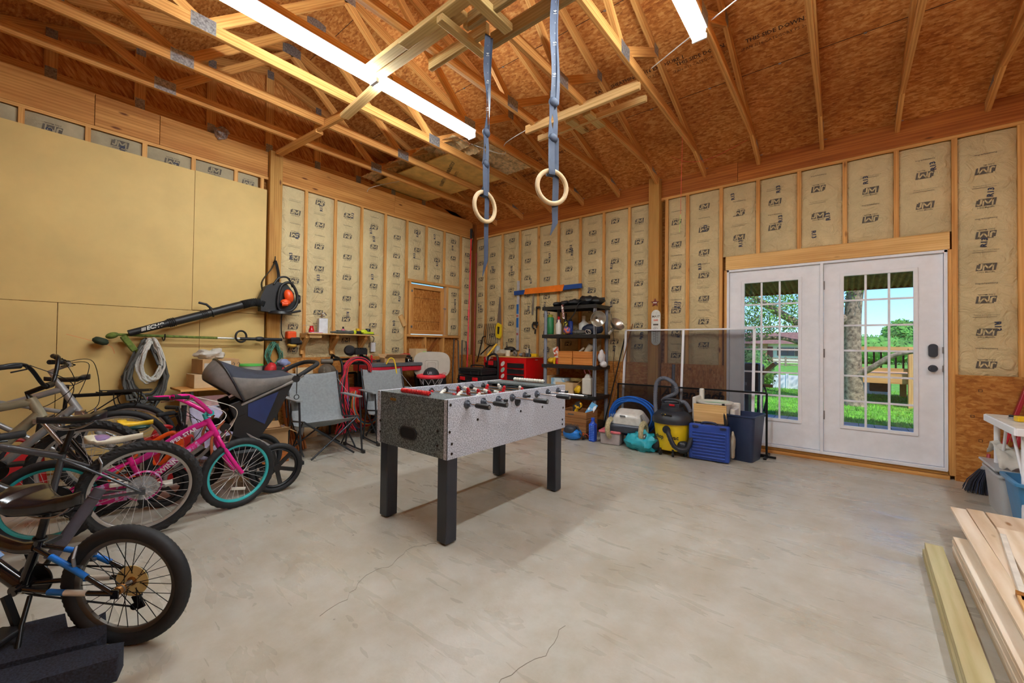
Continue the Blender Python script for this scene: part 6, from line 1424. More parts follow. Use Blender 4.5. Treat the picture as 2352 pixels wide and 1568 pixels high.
t=thing('bleach_jug','white plastic jug with pink trigger spout on the second shelf tier','jug',(2.70,-.38,z2))
m=M(); m.box((2.70,-.38,z2+.12),(.15,.10,.24)); m.box((2.70,-.38,z2+.27),(.11,.08,.07),None,0,.5); m.build('jug_body',whp,t,world=True,bevel=.02,seg=3)
m=M(); m.tube(spl([(2.66,-.38,z2+.30),(2.65,-.40,z2+.36),(2.70,-.38,z2+.37),(2.74,-.38,z2+.30)],5),.009,6); m.build('jug_handle',mat('pink_trim',(226,140,160),.5),t,world=True)
simple('yellow_rope','small yellow rope bundle beside the white jug on the second tier','rope',lambda m:bagf(m,(2.55,-.42,z2+.06),(.05,.04,.06),61,.5),MATS['yellow_plastic'])
carton('cardboard_box','flattened tan carton at the front of the second tier',(2.36,-.47,z2),(.30,.03,.16),0,mt=cardl)
# clamp lamps
def lamp(c,ax,label,ps):
    t=thing('clamp_lamp',label,'clamp lamp',c,0,'clamp lamps on the shelving'); ax=Vector(ax).normalized(); m=M()
    m.lathe([(.018,-.13),(.022,-.06),(.05,-.05),(.075,-.03),(.10,.0),(.108,.03),(.104,.03),(.07,-.025),(.03,-.045)],c,ax,n=36,caps=False); m.build('lamp_bowl',mat('spun_aluminium',(196,194,186),.28,.95,var=.04),t,world=True)
    m=M(); c=Vector(c); m.cyl(c-ax*.19,c-ax*.12,.02); m.build('lamp_socket',whp,t,world=True)
    m=M(); m.tube(spl([c-ax*.15,c-ax*.17+Vector((0,0,.06)),Vector(ps)+Vector((.02,0,-.02)),Vector(ps)],5),.004,6); m.build('clamp_wire',steel,t,world=True)
lamp((2.99,-.66,1.60),(.70,-.66,-.2),'round aluminium clamp lamp facing the room at the front corner of the shelving',(2.87,-.50,1.75))
lamp((3.10,-.30,1.53),(.75,-.25,.65),'second aluminium clamp lamp turned sideways behind the first one',(2.88,-.10,1.78))
m=M(); m.tube(spl([(2.88,-.53,1.72),(2.90,-.54,1.3),(2.88,-.54,.8),(2.86,-.53,.35),(2.80,-.56,.02)],8),.005,6); m.build('lamp_cable',blk,tagv=('black lamp cord running down the front corner post of the shelving','cord'))
m=M(); m.tube(spl([(2.93,-.12,1.7),(2.98,-.12,1.2),(2.97,-.12,.9),(3.05,-.12,.5),(3.0,-.14,.02)],8),.004,6); m.build('lamp_cable',blk,tagv=('black lamp cord running down behind the right side of the shelving','cord'))
m=M(); m.box((.022,-1.66,1.60),(.02,.085,.19),(28,0,0)); m.build('turn_button',stud_l,wl,world=True,bevel=.003)
m=M(); m.bar((-.06,-1.10,1.02),(-.06,-.86,1.33),.03,.06,(1,0,0)); m.build('diagonal_brace',MATS['post_dark'],wl,world=True)
# ================= post sign =================
t=thing('wall_thermometer','oval white thermometer plaque on the back wall post','thermometer',(3.575,-.11,1.25))
m=M(); m.prism([(.062*math.cos(R(a)),(.062*math.sin(R(a))+(.18 if a<=180 else -.18))) for a in range(0,361,15)],0,.012,frame((3.578,-.091,1.49),(1,0,0),(0,-1,0))); m.build('plaque',mat('plaque_white',(222,222,214),.4),t,world=True)
m=M(); q=frame((3.578,-.1045,1.49),(1,0,0),(0,-1,0)); m.text('MA17',.042,q@Matrix.Translation((0,.15,0)),0,bold=.02); 
for k in range(10): m.box(q@Vector((-.02+.04*(k%2),-.02-.017*k,0)),(.02,.001,.003))
m.box(q@Vector((0,-.10,0)),(.004,.001,.2)); m.tube([q@Vector((.03*math.cos(R(a)),(-.1+.11*math.copysign(abs(math.sin(R(a)))**.5,math.sin(R(a)))),0)) for a in range(0,360,15)],.0012,4,closed=True); m.box(q@Vector((0,.04,0)),(.07,.001,.02)); m.build('scale_marks',ink,t,world=True)
m=M(); m.text('CHEVY',.03,q@Matrix.Translation((0,.105,0)),0,bold=.03) if False else m.text('GAS',.034,q@Matrix.Translation((0,.10,0)),0,bold=.03); m.build('orange_lettering',orange,t,world=True)
t=thing('metal_star','small rusty red metal star above the thermometer','star',(3.57,-.1,1.76))
m=M(); q=frame((3.565,-.093,1.83),(1,0,0),(0,-1,0)); m.prism([((.06 if k%2==0 else .025)*math.sin(PI*k/5),(.06 if k%2==0 else .025)*math.cos(PI*k/5)) for k in range(10)],0,.01,q); m.build('star_body',mat('star_red',(120,44,36),.6),t,world=True)
m=M(); m.text('TEXAS',.018,q@Matrix.Translation((0,0,.011)),0,bold=.03) if False else m.box(q@Vector((0,0,.011)),(.05,.002,.012)); m.build('star_band',whp,t,world=True)
# ================= screens =================
def meshmat(name,c,a):
    m=bpy.data.materials.new(name); m.use_nodes=True; n=m.node_tree; n.nodes.clear(); o=n.nodes.new('ShaderNodeOutputMaterial'); mx=n.nodes.new('ShaderNodeMixShader'); tr=n.nodes.new('ShaderNodeBsdfTransparent'); df=n.nodes.new('ShaderNodeBsdfDiffuse'); df.inputs[0].default_value=(*lin(c),1); mx.inputs[0].default_value=a
    n.links.new(tr.outputs[0],mx.inputs[1]); n.links.new(df.outputs[0],mx.inputs[2]); n.links.new(mx.outputs[0],o.inputs[0]); return m
scr=meshmat('insect_mesh',(66,70,80),.46)
def pl(x,z,y0=-.25,y1=-.115,H=1.455): return Vector((x,y0+(y1-y0)*z/H,z))
t=thing('window_screen','large dark window screen with a white frame leaning on the back wall beside the doors','window screen',(4.0,-.4,0))
m=M(); x0,x1,H=3.158,4.753,1.457
m.bar(pl(x0,0),pl(x0,H),.018,.03,(1,0,0)); m.bar(pl(x1,0),pl(x1,H),.018,.03,(1,0,0)); m.bar(pl(x0,H),pl(x1,H),.03,.018); m.bar(pl(x0,.01),pl(x1,.01),.03,.018); m.bar(pl(3.947,0),pl(3.947,H),.018,.028,(1,0,0))
m.build('screen_frame',whitem,t,world=True)
m=M(); a,b,c,d=pl(x0,.01),pl(x1,.01),pl(x1,H),pl(x0,H); m.add([a,b,c,d],[(0,1,2,3)]); m.build('screen_mesh',scr,t,world=True)
t=thing('black_mesh_screen','low black framed mesh gate standing in front of the window screen','mesh gate',(4.0,-.5,0))
def pk(x,z): return Vector((x,-.30+.03*z,z))
m=M(); m.bar(pk(3.12,.705),pk(4.90,.72),.02,.02); m.tube([pk(3.12,.0),pk(3.12,.715)],.012,8); m.tube([pk(4.90,.0)+Vector((0,.02,0)),pk(4.90,.72)],.011,8); m.bar(pk(3.12,.03),pk(4.90,.03),.02,.015); m.bar((4.90,-.42,.012),(4.90,-.12,.012),.03,.02); m.bar((4.80,-.28,.012),(4.99,-.28,.012),.03,.02); m.bar((3.12,-.42,.012),(3.12,-.2,.012),.03,.02); m.build('gate_frame',blkm,t,world=True)
m=M(); m.add([pk(3.12,.03),pk(4.45,.03),pk(4.45,.70),pk(3.12,.70)],[(0,1,2,3)]); m.build('gate_mesh',meshmat('gate_mesh_black',(26,28,32),.55),t,world=True)
simple('wooden_rod','thin brown rod leaning on the back wall right of the shelving','rod',lambda m:m.tube([(3.04,-.58,.0),(3.22,-.03,1.55)],.008,6),wood('rod_brown',(110,70,36),(150,104,60)))
simple('walking_pole','black walking pole leaning right of the shelving','pole',lambda m:m.tube([(2.98,-.50,.0),(3.12,-.03,1.42)],.009,6),blkm)
# ================= floor items right of the table =================
crw=wood('crate_wood',(136,92,52),(172,124,78),(80,50,26),grain=.7)
t=thing('wooden_crate','old slatted wooden crate with faded black letters on the floor in front of the shelving','crate',(2.74,-.72,0),R(3))
for k in range(4):
    z=.045+.088*k
    for a,b in(((.20,0),(.014,.34)),((-.20,0),(.014,.34)),((0,.17),(.41,.014)),((0,-.17),(.41,.014))):
        m=M(); m.box((a[0],a[1],z),(b[0],b[1],.083)); m.build('crate_slat',crw,t,bevel=.002)
m=M(); m.box((0,0,.012),(.39,.32,.012)); m.build('crate_floor',crw,t)
m=M(); m.text('DUCK CO.',.055,frame((-.02,-.1775,.16),(1,0,0),(0,-1,0)),0,bold=.02); m.text('FISHING',.045,frame((-.02,-.1775,.08),(1,0,0),(0,-1,0)),0,bold=.02) if False else None; m.box((-.02,-.1775,.31),(.09,.001,.02)); m.build('crate_lettering',ink,t)
simple('yellow_drill','black and yellow drill sticking out of the wooden crate','drill',lambda m:(bagf(m,(2.74,-.72,.40),(.05,.09,.06),71,.3),m.box((2.74,-.80,.38),(.05,.05,.09))),speckle('drill_mix',(40,40,40),(236,186,30),9,.5,.52,.56))
simple('blue_packet','white and blue packet leaning at the right side of the wooden crate','packet',lambda m:m.bar((2.88,-.70,.30),(2.94,-.62,.44),.10,.01,(0,1,0)),speckle('bluewhite',(90,170,220),(236,240,244),10,.5,.5,.54),.003)
t=thing('blue_sander','blue and grey rounded bluetooth speaker shaped tool on the floor by the crate','power tool',(2.78,-1.0,0)); t['label']='rounded blue and dark grey power tool on the floor in front of the crate'
m=M(); m.ell((2.80,-.97,.075),(.125,.10,.075),pw=.8,nu=24,nv=14); m.build('blue_shell',mat('tool_blue',(22,116,200),.35,coat=.3),t,world=True)
m=M(); m.ell((2.79,-1.0,.13),(.085,.08,.055),nu=20,pw=.7); m.torus((2.80,-.97,.11),.10,.012,(0,1,.3),N=24,n=6,a0=0,a1=180); m.build('grey_top',slate,t,world=True)
m=M(); m.tube(spl([(2.87,-.98,.12),(2.95,-1.0,.08),(2.98,-.96,.03),(2.92,-.92,.01)],5),.009,6); m.build('strap',blk,t,world=True)
simple('wire_tangle','small tangle of orange and black wires between the tool and the blue bottle','wires',lambda m:[m.tube(spl([(2.97+.05*math.cos(k*2+j),-.86+.05*math.sin(k*3+j*1.3),.02+.03*((j+k)%3)) for j in range(6)],4),.004,5,m=k%2) for k in range(5)],[blk,orange])
bpy.data.objects['wire_tangle']['kind']='stuff'
t=thing('water_bottle','dimpled translucent blue bottle standing on the floor in front of the shelving','bottle',(3.06,-.90,0))
m=M(); m.box((3.06,-.90,.115),(.085,.085,.23)); m.lathe([(.04,0),(.022,.03),(.02,.05)],(3.06,-.90,.225)); m.build('bottle_body',mat('bottle_blue',(34,90,220),.15,trans=.3,coat=.4),t,world=True,bevel=.014,seg=3)
m=M(); m.lathe([(.024,0),(.024,.03),(.0,.031)],(3.06,-.90,.272)); m.build('bottle_cap',mat('cap_blue',(30,80,200),.4),t,world=True)
m=M()
for i in range(3):
    for k in range(9): m.ell((3.035+.025*i,-.9435,.03+.022*k),(.007,.003,.007),nu=8,nv=5)
m.build('dimples',mat('dimple_blue',(90,150,250),.2),t,world=True)
t=thing('lidded_tub','clear plastic tub with a pink lid on the floor under the pool cleaner','storage tub',(3.30,-.84,0),R(8))
m=M(); m.box((0,0,.075),(.24,.19,.15),None,0,1.08); m.build('tub_body',mat('tub_rose',(176,166,166),.35,alpha=.93),t,bevel=.015)
m=M(); m.box((0,0,.162),(.28,.23,.03)); m.build('lid',mat('lid_pink',(214,110,122),.4),t,bevel=.01)
m=M(); m.box((0,0,.04),(.21,.16,.06)); m.build('red_contents',mat('contents_red',(170,90,80),.7),t)
# pool robot
t=thing('pool_cleaner','white and grey robotic pool cleaner resting on the pink lidded tub','pool cleaner',(3.50,-.80,.18))
m=M(); m.box((3.50,-.78,.335),(.46,.32,.19),(20,0,5),0,.66); m.build('white_shell',mat('shell_white',(214,212,206),.3,coat=.3),t,world=True,bevel=.05,seg=5)
m=M(); m.box((3.50,-.80,.235),(.42,.26,.11),(10,0,5)); m.build('grey_body',slate,t,world=True,bevel=.03,seg=3)
for x in(3.30,3.76):
    m=M(); q=Matrix.Translation((x,-.92,.20))@Euler((R(0),R(90),R(6))).to_matrix().to_4x4()
    m.tube([(x-.02*(1 if x>3.5 else -1)+.0,-.92+.085*math.cos(R(a))*1.15,.215+.11*math.sin(R(a))*(1.0)) for a in range(0,360,18)],.02,6,closed=True,flat=1.6); m.build('drive_track',mat('track_tan',(176,166,132),.7,var=.2,scale=60),t,world=True)
    m=M(); m.lathe([(.05,-.02),(.05,.02),(.02,.03)],(x,-.95,.16),(1,0,0),n=20); m.build('track_wheel',steel,t,world=True)
m=M(); m.box((3.48,-.935,.375),(.07,.004,.03),(30,0,5)); m.tube(spl([(3.68,-.85,.40),(3.74,-.9,.3),(3.68,-.96,.2)],4),.012,6); m.build('panel_badge',steel,t,world=True)
bh=mat('hose_sky',(30,104,200),.35,coat=.2); m=M(); rnd=random.Random(12)
for k in range(11):
    cx=3.46+rnd.uniform(-.03,.03); rr=.255+.014*(k%4)+rnd.uniform(-.02,.02); pts=[]
    for i in range(36):
        a=2*PI*i/36; pts.append((cx+math.cos(a)*rr,-.62+.012*k+.03*math.sin(2*a+k)-.0,.305+math.sin(a)*rr*.80+.02))
    mz=min(p[2] for p in pts); pts=[(x,y,z+max(0,.012-mz)) for x,y,z in pts]
    m.tube(pts,.0095,7,closed=True)
m.build('hose_coil',bh,tagv=('bright blue floating hose coiled behind the pool cleaner','hose'))
simple('hose_float','small blue grey float ball at the left of the blue hose','float',lambda m:m.ell((3.195,-.60,.31),(.035,.035,.035)),mat('float_grey',(96,120,160),.5))
tq=mat('bag_teal',(50,186,206),.25,alpha=.82,bump=.5,scale=12)
simple('teal_bag','turquoise translucent plastic bag of bottles on the floor left of the yellow vacuum','plastic bag',lambda m:(bagf(m,(3.72,-.92,.10),(.19,.13,.12),81,.4)),tq)
simple('teal_bag_knot','clear end of the turquoise bag','plastic bag',lambda m:bagf(m,(3.60,-1.0,.17),(.05,.04,.045),83,.4),tq) if False else None
# shop vac
yl_=mat('vac_yellow',(240,206,20),.4,var=.03,coat=.2); vb=mat('vac_black',(34,38,46),.45)
t=thing('shop_vacuum','yellow drum wet and dry vacuum with a black lid and a coiled grey hose','vacuum cleaner',(4.03,-.82,0))
vx,vy=4.03,-.80
m=M(); m.lathe([(.165,.06),(.17,.07),(.20,.35),(.205,.37),(.21,.39)],(vx,vy,0),n=40); m.build('drum',yl_,t,world=True)
m=M(); m.lathe([(.218,.36),(.222,.40),(.20,.45),(.17,.48),(.13,.50),(.125,.54),(.0,.56)],(vx,vy,0),n=40); m.build('lid',vb,t,world=True)
m=M(); m.box((vx,vy,.54),(.20,.16,.08)); m.tube(spl([(vx-.09,vy-.05,.56),(vx-.08,vy-.05,.62),(vx+.08,vy-.05,.62),(vx+.09,vy-.05,.56)],4),.015,8); m.build('motor_cap',vb,t,world=True,bevel=.02)
m=M(); m.box((vx-.0,vy-.195,.455),(.11,.012,.05),(38,0,0)); m.build('lid_label',speckle('vac_label',(30,32,38),(220,180,40),35,.5,.5,.55),t,world=True)
m=M(); m.box((vx+.02,vy-.084,.565),(.06,.004,.02)); m.build('red_switch',redp,t,world=True)
m=M(); m.text('shop',.062,frame((vx-.085,vy-.180,.215),(.88,-.45,0),(-.44,-.88,.05)),0,bold=.03); m.text('vac',.062,frame((vx+.085,vy-.180,.215),(.88,.45,0),(.44,-.88,.05)),0,bold=.03); m.build('drum_lettering',blk,t,world=True)
for a in(200,245,290,335): 
    x,y=vx+.185*math.cos(R(a)),vy+.185*math.sin(R(a)); m=M(); m.lathe([(.022,-.012),(.026,0),(.022,.012)],(x,y,.027),(math.cos(R(a+80)),math.sin(R(a+80)),0),n=14); m.cyl((x,y,.03),(x,y,.08),.012); m.build('caster',blk,t,world=True)
for a in(215,325):
    x,y=vx+.18*math.cos(R(a)),vy+.18*math.sin(R(a)); m=M(); m.ell((x,y,.11),(.06,.06,.07),pw=.7); m.build('caster_foot',vb,t,world=True)
m=M(); m.lathe([(.035,0),(.045,.01),(.035,.03)],(vx+.0,vy-.195,.30),(0,-1,0),n=18)
hp=spl([(vx+.02,vy-.20,.30),(vx+.05,vy-.27,.26),(vx+.12,vy-.28,.14),(vx+.22,vy-.22,.12),(vx+.24,vy-.10,.22),(vx+.10,vy-.02,.35) if False else (vx+.26,vy-.02,.30)],8); hr=[.024+.003*(i%2) for i in range(len(hp))]
m.tube(hp,hr,10); m.build('front_hose',vb,t,world=True)
m=M(); hp=spl([(vx-.17,vy-.05,.42),(vx-.20,vy,.60),(vx-.19,vy+.02,.80),(vx-.10,vy+.02,.86),(vx+.02,vy+.0,.80),(vx+.04,vy-.0,.70),(vx-.06,vy-.0,.64),(vx-.10,vy-.02,.60),(vx+.0,vy-.03,.60),(vx+.14,vy-.02,.60),(vx+.20,vy-.0,.50)],8); pp=[];rr=[]
for i in range(160):
    f=i/159*(len(hp)-1); a=int(min(f,len(hp)-2)); pp.append(hp[a].lerp(hp[a+1],f-a)); rr.append(.021+.004*(i%2))
m.tube(pp,rr,10); m.build('grey_hose',mat('hose_slate',(92,96,108),.6),t,world=True)
m=M(); m.cyl((vx-.03,vy+.10,.66),(vx-.03,vy+.13,1.02),.020,.018); m.build('wand',slate,t,world=True)
# white potty chair + tool case + bin
t=thing('potty_chair','white plastic chair and pale green bucket stacked behind the blue case','plastic chair',(4.42,-.55,0))
wp=mat('chair_white',(226,222,214),.4,var=.02)
m=M(); m.box((4.24,-.56,.33),(.04,.30,.66)); m.box((4.26,-.45,.62),(.05,.06,.24)); m.box((4.45,-.40,.32),(.42,.03,.56)); m.box((4.62,-.50,.30),(.05,.26,.50)); m.build('chair_shell',wp,t,world=True,bevel=.018,seg=3)
m=M(); m.lathe([(.15,.0),(.165,.20),(.19,.22),(.19,.235),(.16,.235),(.15,.10)],(4.43,-.58,.38),n=32); m.build('bucket',wp,t,world=True)
m=M(); m.lathe([(.165,0),(.0,.001)],(4.43,-.58,.59),n=32); m.build('green_liner',mat('pale_green',(150,190,150),.5),t,world=True)
simple('plywood_scrap','unpainted board propped across the front of the white chair','board',lambda m:m.box((4.43,-.795,.50),(.33,.016,.20),(4,0,2)),stud_l,.002)
simple('snow_brush','black and red scraper leaning on the right of the white chair','scraper',lambda m:(m.tube([(4.60,-.80,.30),(4.56,-.78,.62)],.014,8,m=0),m.tube([(4.61,-.81,.22),(4.60,-.80,.32)],.012,8,m=1)),[blk,redp])
cb=mat('case_blue',(34,66,150),.4,var=.04)
t=thing('blue_tool_case','ribbed blue plastic tool case standing upright on the floor','tool case',(4.44,-.86,0),R(5))
m=M(); m.box((0,0,.20),(.40,.085,.38)); m.build('case_shell',cb,t,bevel=.016,seg=3)
m=M()
for k in range(9): m.tube([(-.16,-.045,.045+.033*k),(.16,-.045,.045+.033*k)],.008,6)
m.build('case_ribs',cb,t)
m=M(); m.tube(spl([(-.07,-.01,.36),(-.06,-.01,.41),(.06,-.01,.41),(.07,-.01,.36)],4),.012,8); 
for x in(-.13,.14): m.box((x,-.045,.365),(.06,.012,.025))
m.build('case_handle',mat('case_navy',(26,36,70),.4),t)
simple('clear_wrap','crumpled clear wrap squeezed between the blue case and the navy bin','plastic wrap',lambda m:bagf(m,(4.645,-.72,.17),(.025,.06,.14),91,.35),MATS['bag_clear'])
t=thing('waste_bin','tall navy blue plastic waste bin beside the doors','waste bin',(4.73,-.50,0),R(-8))
bn=mat('bin_navy',(38,52,84),.45,var=.04)
def rr4(w,l,r=.04): return rrect(w,l,r,4)
m=M(); prof=[(.105,.14,.0),(.110,.145,.01),(.14,.19,.48),(.15,.20,.485),(.15,.20,.50),(.138,.188,.50),(.105,.14,.02)]
vs=[];nn=len(rr4(.1,.1))
for w,l,z in prof: vs+=[Vector((x,y,z)) for x,y in rr4(w,l,.035)]
m.add(vs,[(i*nn+k,i*nn+(k+1)%nn,(i+1)*nn+(k+1)%nn,(i+1)*nn+k) for i in range(len(prof)-1) for k in range(nn)]+[tuple(range(nn))[::-1]],0,None,True); m.add(vs,[tuple((len(prof)-1)*nn+k for k in range(nn))]); m.build('bin_body',bn,t)
# ================= right side =================
t=thing('folding_table','white folding table cut by the right edge of the frame','table',(6.9,-1.12,0))
m=M(); m.box((6.90,-1.12,.72),(.90,.76,.018)); m.build('table_top',mat('table_cream',(206,204,196),.4),t,world=True)
m=M()
for a,b in(((6.45,-1.12),(.02,.76)),((6.90,-.745),(.90,.02)),((6.90,-1.495),(.90,.02))): m.box((a[0],a[1],.70),(b[0],b[1],.05))
m.build('table_rim',whitem,t,world=True,bevel=.004)
for x,y in((6.50,-.80),(7.30,-.80),(6.50,-1.44),(7.30,-1.44)): m=M(); m.cyl((x,y,0),(x,y,.69),.017,n=12); m.build('leg',whitem,t,world=True)
for y in(-.80,-1.36): m=M(); m.cyl((6.51,y-.06,.30),(6.50,y-.24 if y>-1 else y+.2,.69),.009,n=8); m.build('leg_brace',whitem,t,world=True)
t=thing('painters_tool','small yellow handled brush on the white folding table','brush',(6.6,-1.15,.73))
m=M(); m.box((6.60,-1.12,.750),(.16,.05,.038),(0,0,15)); m.build('handle',MATS['yellow_plastic'],t,world=True,bevel=.006)
m=M(); m.tube(spl([(6.55,-1.11,.75),(6.51,-1.08,.745),(6.51,-1.05,.745),(6.55,-1.05,.745)],4),.004,6); m.build('wire_frame',steel,t,world=True)
simple('black_tool','black handled tool lying on the white folding table','tool',lambda m:(m.box((6.60,-.90,.740),(.12,.04,.018),(0,0,-10)),m.cyl((6.66,-.91,.742),(6.76,-.93,.742),.010)),blk,.003)
simple('mint_bottle','mint spray bottle lying at the right edge of the folding table','bottle',lambda m:m.cyl((6.68,-.99,.762),(6.82,-.96,.762),.032,n=14),mat('mint',(130,200,180),.3))
rl=mat('ladder_red',(160,24,44),.35,coat=.3)
t=thing('red_ladder','dark red metal legs of a folding ladder leaning behind the folding table','ladder',(6.8,-.2,0))
for k,(a,b) in enumerate((((6.55,-.20,.02),(6.86,-.06,1.10)),((6.70,-.22,.02),(7.02,-.08,1.05)),((6.62,-.28,.02),(6.78,-.12,.62)))): m=M(); m.bar(a,b,.03,.05,(0,1,0)); m.build('ladder_rail',rl,t,world=True,bevel=.006)
m=M(); m.bar((6.70,-.16,.46),(6.84,-.16,.46),.03,.03); m.build('ladder_rung',rl,t,world=True)
t=thing('broom_head','blue and black bristled broom head standing by the clear storage bin','broom',(6.51,-.38,0))
m=M(); m.ell((6.535,-.33,.215),(.045,.03,.035),rot=(0,-25,0)); m.build('broom_cap',mat('broom_grey',(150,150,152),.5),t,world=True)
m=M(); rnd=random.Random(8)
for k in range(220):
    a=rnd.uniform(-1,1); b=rnd.uniform(-1,1); m.tube([(6.53+a*.04,-.335+b*.02,.205),(6.50+a*.085,-.36+b*.045,.10),(6.49+a*.105,-.38+b*.055,.004+.03*rnd.random()*abs(a))],.0022,4,m=k%2)
m.build('bristles',[mat('bristle_blue',(60,72,100),.6),mat('bristle_dark',(34,38,48),.6)],t,world=True)
m=M(); m.cyl((6.535,-.33,.24),(6.55,-.28,.33),.012); m.build('broom_socket',rl,t,world=True)
def obin(name,label,c,w,l,h,mt,rz=0,tp=1.12,rim=.012,cat='storage bin'):
    t=thing(name,label,cat,c,R(rz)); m=M(); pr=[(w,l,0),(w*tp,l*tp,h-.02),(w*tp+rim,l*tp+rim,h-.018),(w*tp+rim,l*tp+rim,h),(w*tp-.004,l*tp-.004,h),(w-.004,l-.004,.008)]; vs=[]
    for a,b,z in pr: vs+=[Vector((x,y,z)) for x,y in rrect(a,b,.03,4)]
    n_=len(rrect(.1,.1,.03,4)); m.add(vs,[(i*n_+k,i*n_+(k+1)%n_,(i+1)*n_+(k+1)%n_,(i+1)*n_+k) for i in range(len(pr)-1) for k in range(n_)]+[tuple(range(n_))[::-1]],0,None,True); m.add(vs,[tuple((len(pr)-1)*n_+k for k in range(n_))]); m.build('bin_body',mt,t); return t
clr=mat('bin_frost',(206,208,210),.35,alpha=.82,var=.02)
t=obin('storage_bin','frosted clear storage bin with its lid askew under the folding table',(6.66,-.86,0),.18,.20,.32,clr,0)
m=M(); m.box((-.03,.0,.342),(.40,.46,.018),(0,4,0)); m.build('bin_lid',clr,t,bevel=.006)
simple('paper_sheet','crumpled white paper sheet on the clear storage bin','paper',lambda m:m.grid(lambda u,v:(6.46+.34*u,-1.06+.34*v-.05*u,.375+.15*math.sin(PI*v*.9)*(1-.5*u)+.04*noise.noise(Vector((u*5,v*5,4)))+.03*noise.noise(Vector((u*13,v*13,4)))),18,18),mat('paper_white',(222,220,212),.8,var=.06)).modifiers.new('s','SOLIDIFY').thickness=.003
t=obin('blue_bin','blue plastic tub with a wide rim cut by the right edge of the frame',(6.62,-1.30,0),.115,.13,.36,mat('bin_sky',(70,140,190),.4,var=.04),0,1.35,.018)
# lumber
pine=wood('sawn_pine',(226,204,172),(246,232,212),(160,116,76),grain=.35,rough=.7); pine2=wood('sawn_pine_warm',(214,166,104),(236,194,136),(140,86,44),grain=.6); lam=wood('laminated_yellow',(184,176,128),(206,200,160),(170,156,110),grain=.6)
d=Vector((.0,-1,0)); g='stacked boards on the right'
def board(label,x0,y0,x1,y1,w,z,h,mt,name='pine_board'):
    m=M(); m.bar((x0,y0,z+h/2),(x1,y1,z+h/2),w,h-.001); return m.build(name,mt,tagv=(label,'board',g),bevel=.0015)
# lumber pieces
rnd=random.Random(77)
board('yellowish laminated timber beam lying on the floor left of the pale board stack',5.978,-2.20,5.905,-4.6,.075,0.0,.045,lam,'laminated_beam')
board('upper yellowish laminated timber on top of the lower one, left of the pale board stack',5.985,-2.22,5.912,-4.6,.075,.046,.045,lam,'laminated_beam')
zz=0
for k in range(6):
    board('pale pine board, %s up from the floor at the left edge of the stack'%ordn[k],6.135+.004*rnd.uniform(-1,1),-2.08-.02*rnd.random(),6.09,-4.5,.11,.0205*k,.02,pine)
for c,(x,w,y0) in enumerate(((6.27,.145,-1.72),(6.43,.15,-1.68),(6.60,.15,-1.75))):
    cn=('left','middle','right')[c]
    for k in range(8): board('pale pine board, %s up in the %s column of the stack'%(ordn[k],cn),x+rnd.uniform(-.006,.006),y0-.08*rnd.random(),x-.05,-4.5,w,.0205*k,.02,pine)
z=.0205*8+.001
for i,(x0,y0,x1,y1,w,h,mt,lb,dz) in enumerate(((6.165,-1.66,6.10,-4.5,.07,.018,pine,'narrow pale board fanned out at the left top of the stack',0),(6.245,-1.63,6.16,-4.5,.075,.018,pine,'narrow pale board beside the fanned one on the stack',0),
    (6.375,-1.64,6.30,-4.4,.17,.018,pine,'wide pale board with knots across the top of the stack',0),(6.60,-1.62,6.52,-4.4,.24,.018,pine,'widest pale board at the right of the stack top',0),
    (6.34,-2.0,6.28,-2.9,.14,.016,pine,'short pale board lying on the wide knotted board',.019),(6.27,-2.12,6.16,-3.0,.022,.02,mat('white_strip',(232,226,214),.5),'thin white strip lying along the stack top',.019),
    (6.20,-2.96,6.10,-4.4,.11,.02,pine2,'warm toned board with a dark jagged end, left of three on the stack',.019),(6.34,-2.86,6.25,-4.4,.12,.02,pine2,'warm toned board with a dark jagged end, middle of three on the stack',.019),(6.49,-2.80,6.40,-4.4,.13,.02,pine2,'warm toned board with a dark end, right of three on the stack',.019))):
    board(lb,x0,y0,x1,y1,w,z+dz,h,mt)
barkd=mat('bark_edge',(150,92,26),.8,var=.3,scale=30)
for x,y,lb in((6.20,-2.93,'left'),(6.34,-2.83,'middle'),(6.49,-2.77,'right')):
    m=M(); m.prism([(-.055,-.03),(.055,-.03),(.06,.012),(.03,.0),(.01,.02),(-.02,.004),(-.05,.018)],0,.021,Matrix.Translation((x,y,z+.0195))); m.build('bark_offcut',barkd,tagv=('brown bark edged offcut at the %s of the warm boards on the stack'%lb,'offcut','bark offcuts'))
# ================= outdoors =================
grass=mat('lawn_grass',(92,150,46),.9,var=.3,scale=6,bump=1.0)
def gz(y): return -.14-(.0 if y<9 else (y-9)*.011)
m=M(); m.grid(lambda u,v:(-40+95*u,.15+ (150*v*v),gz(.15+150*v*v)),20,40); lawn=struct(m.build('ground',grass))
m=M(); rnd=random.Random(5)
for k in range(26000):
    y=3.95+rnd.random()**1.6*9; x=5.58+(y+5.67)*rnd.uniform(-.36,.22); a=rnd.random()*6.28; h=rnd.uniform(.03,.07); z0=gz(y); dx,dy=math.cos(a)*.008,math.sin(a)*.008
    m.v+=[Vector((x-dx,y-dy,z0)),Vector((x+dx,y+dy,z0)),Vector((x+rnd.uniform(-.03,.03),y+rnd.uniform(-.03,.03),z0+h))]; n_=len(m.v); m.f.append([n_-3,n_-2,n_-1]); m.mi.append(0); m.sm.append(False); m.uv.append([(0,0)]*3)
o=m.build('grass_blades',mat('grass_blade',(110,176,52),.8,var=.3,scale=3),tagv=('short bright green lawn grass seen through the doors','grass',None,'stuff'))
pt=mat('patio_board',(176,166,154),.8,var=.15,scale=5)
t=thing('patio_deck','grey boarded step outside the doors','patio',(5.4,1.8,-.14))
for k in range(24): m=M(); m.box((3.0+.205*k,1.95,-.10),(.195,3.8,.03)); m.build('deck_board',pt,t,world=True)
corr=mat('corrugated_brown',(96,74,54),.7,var=.35,scale=8)
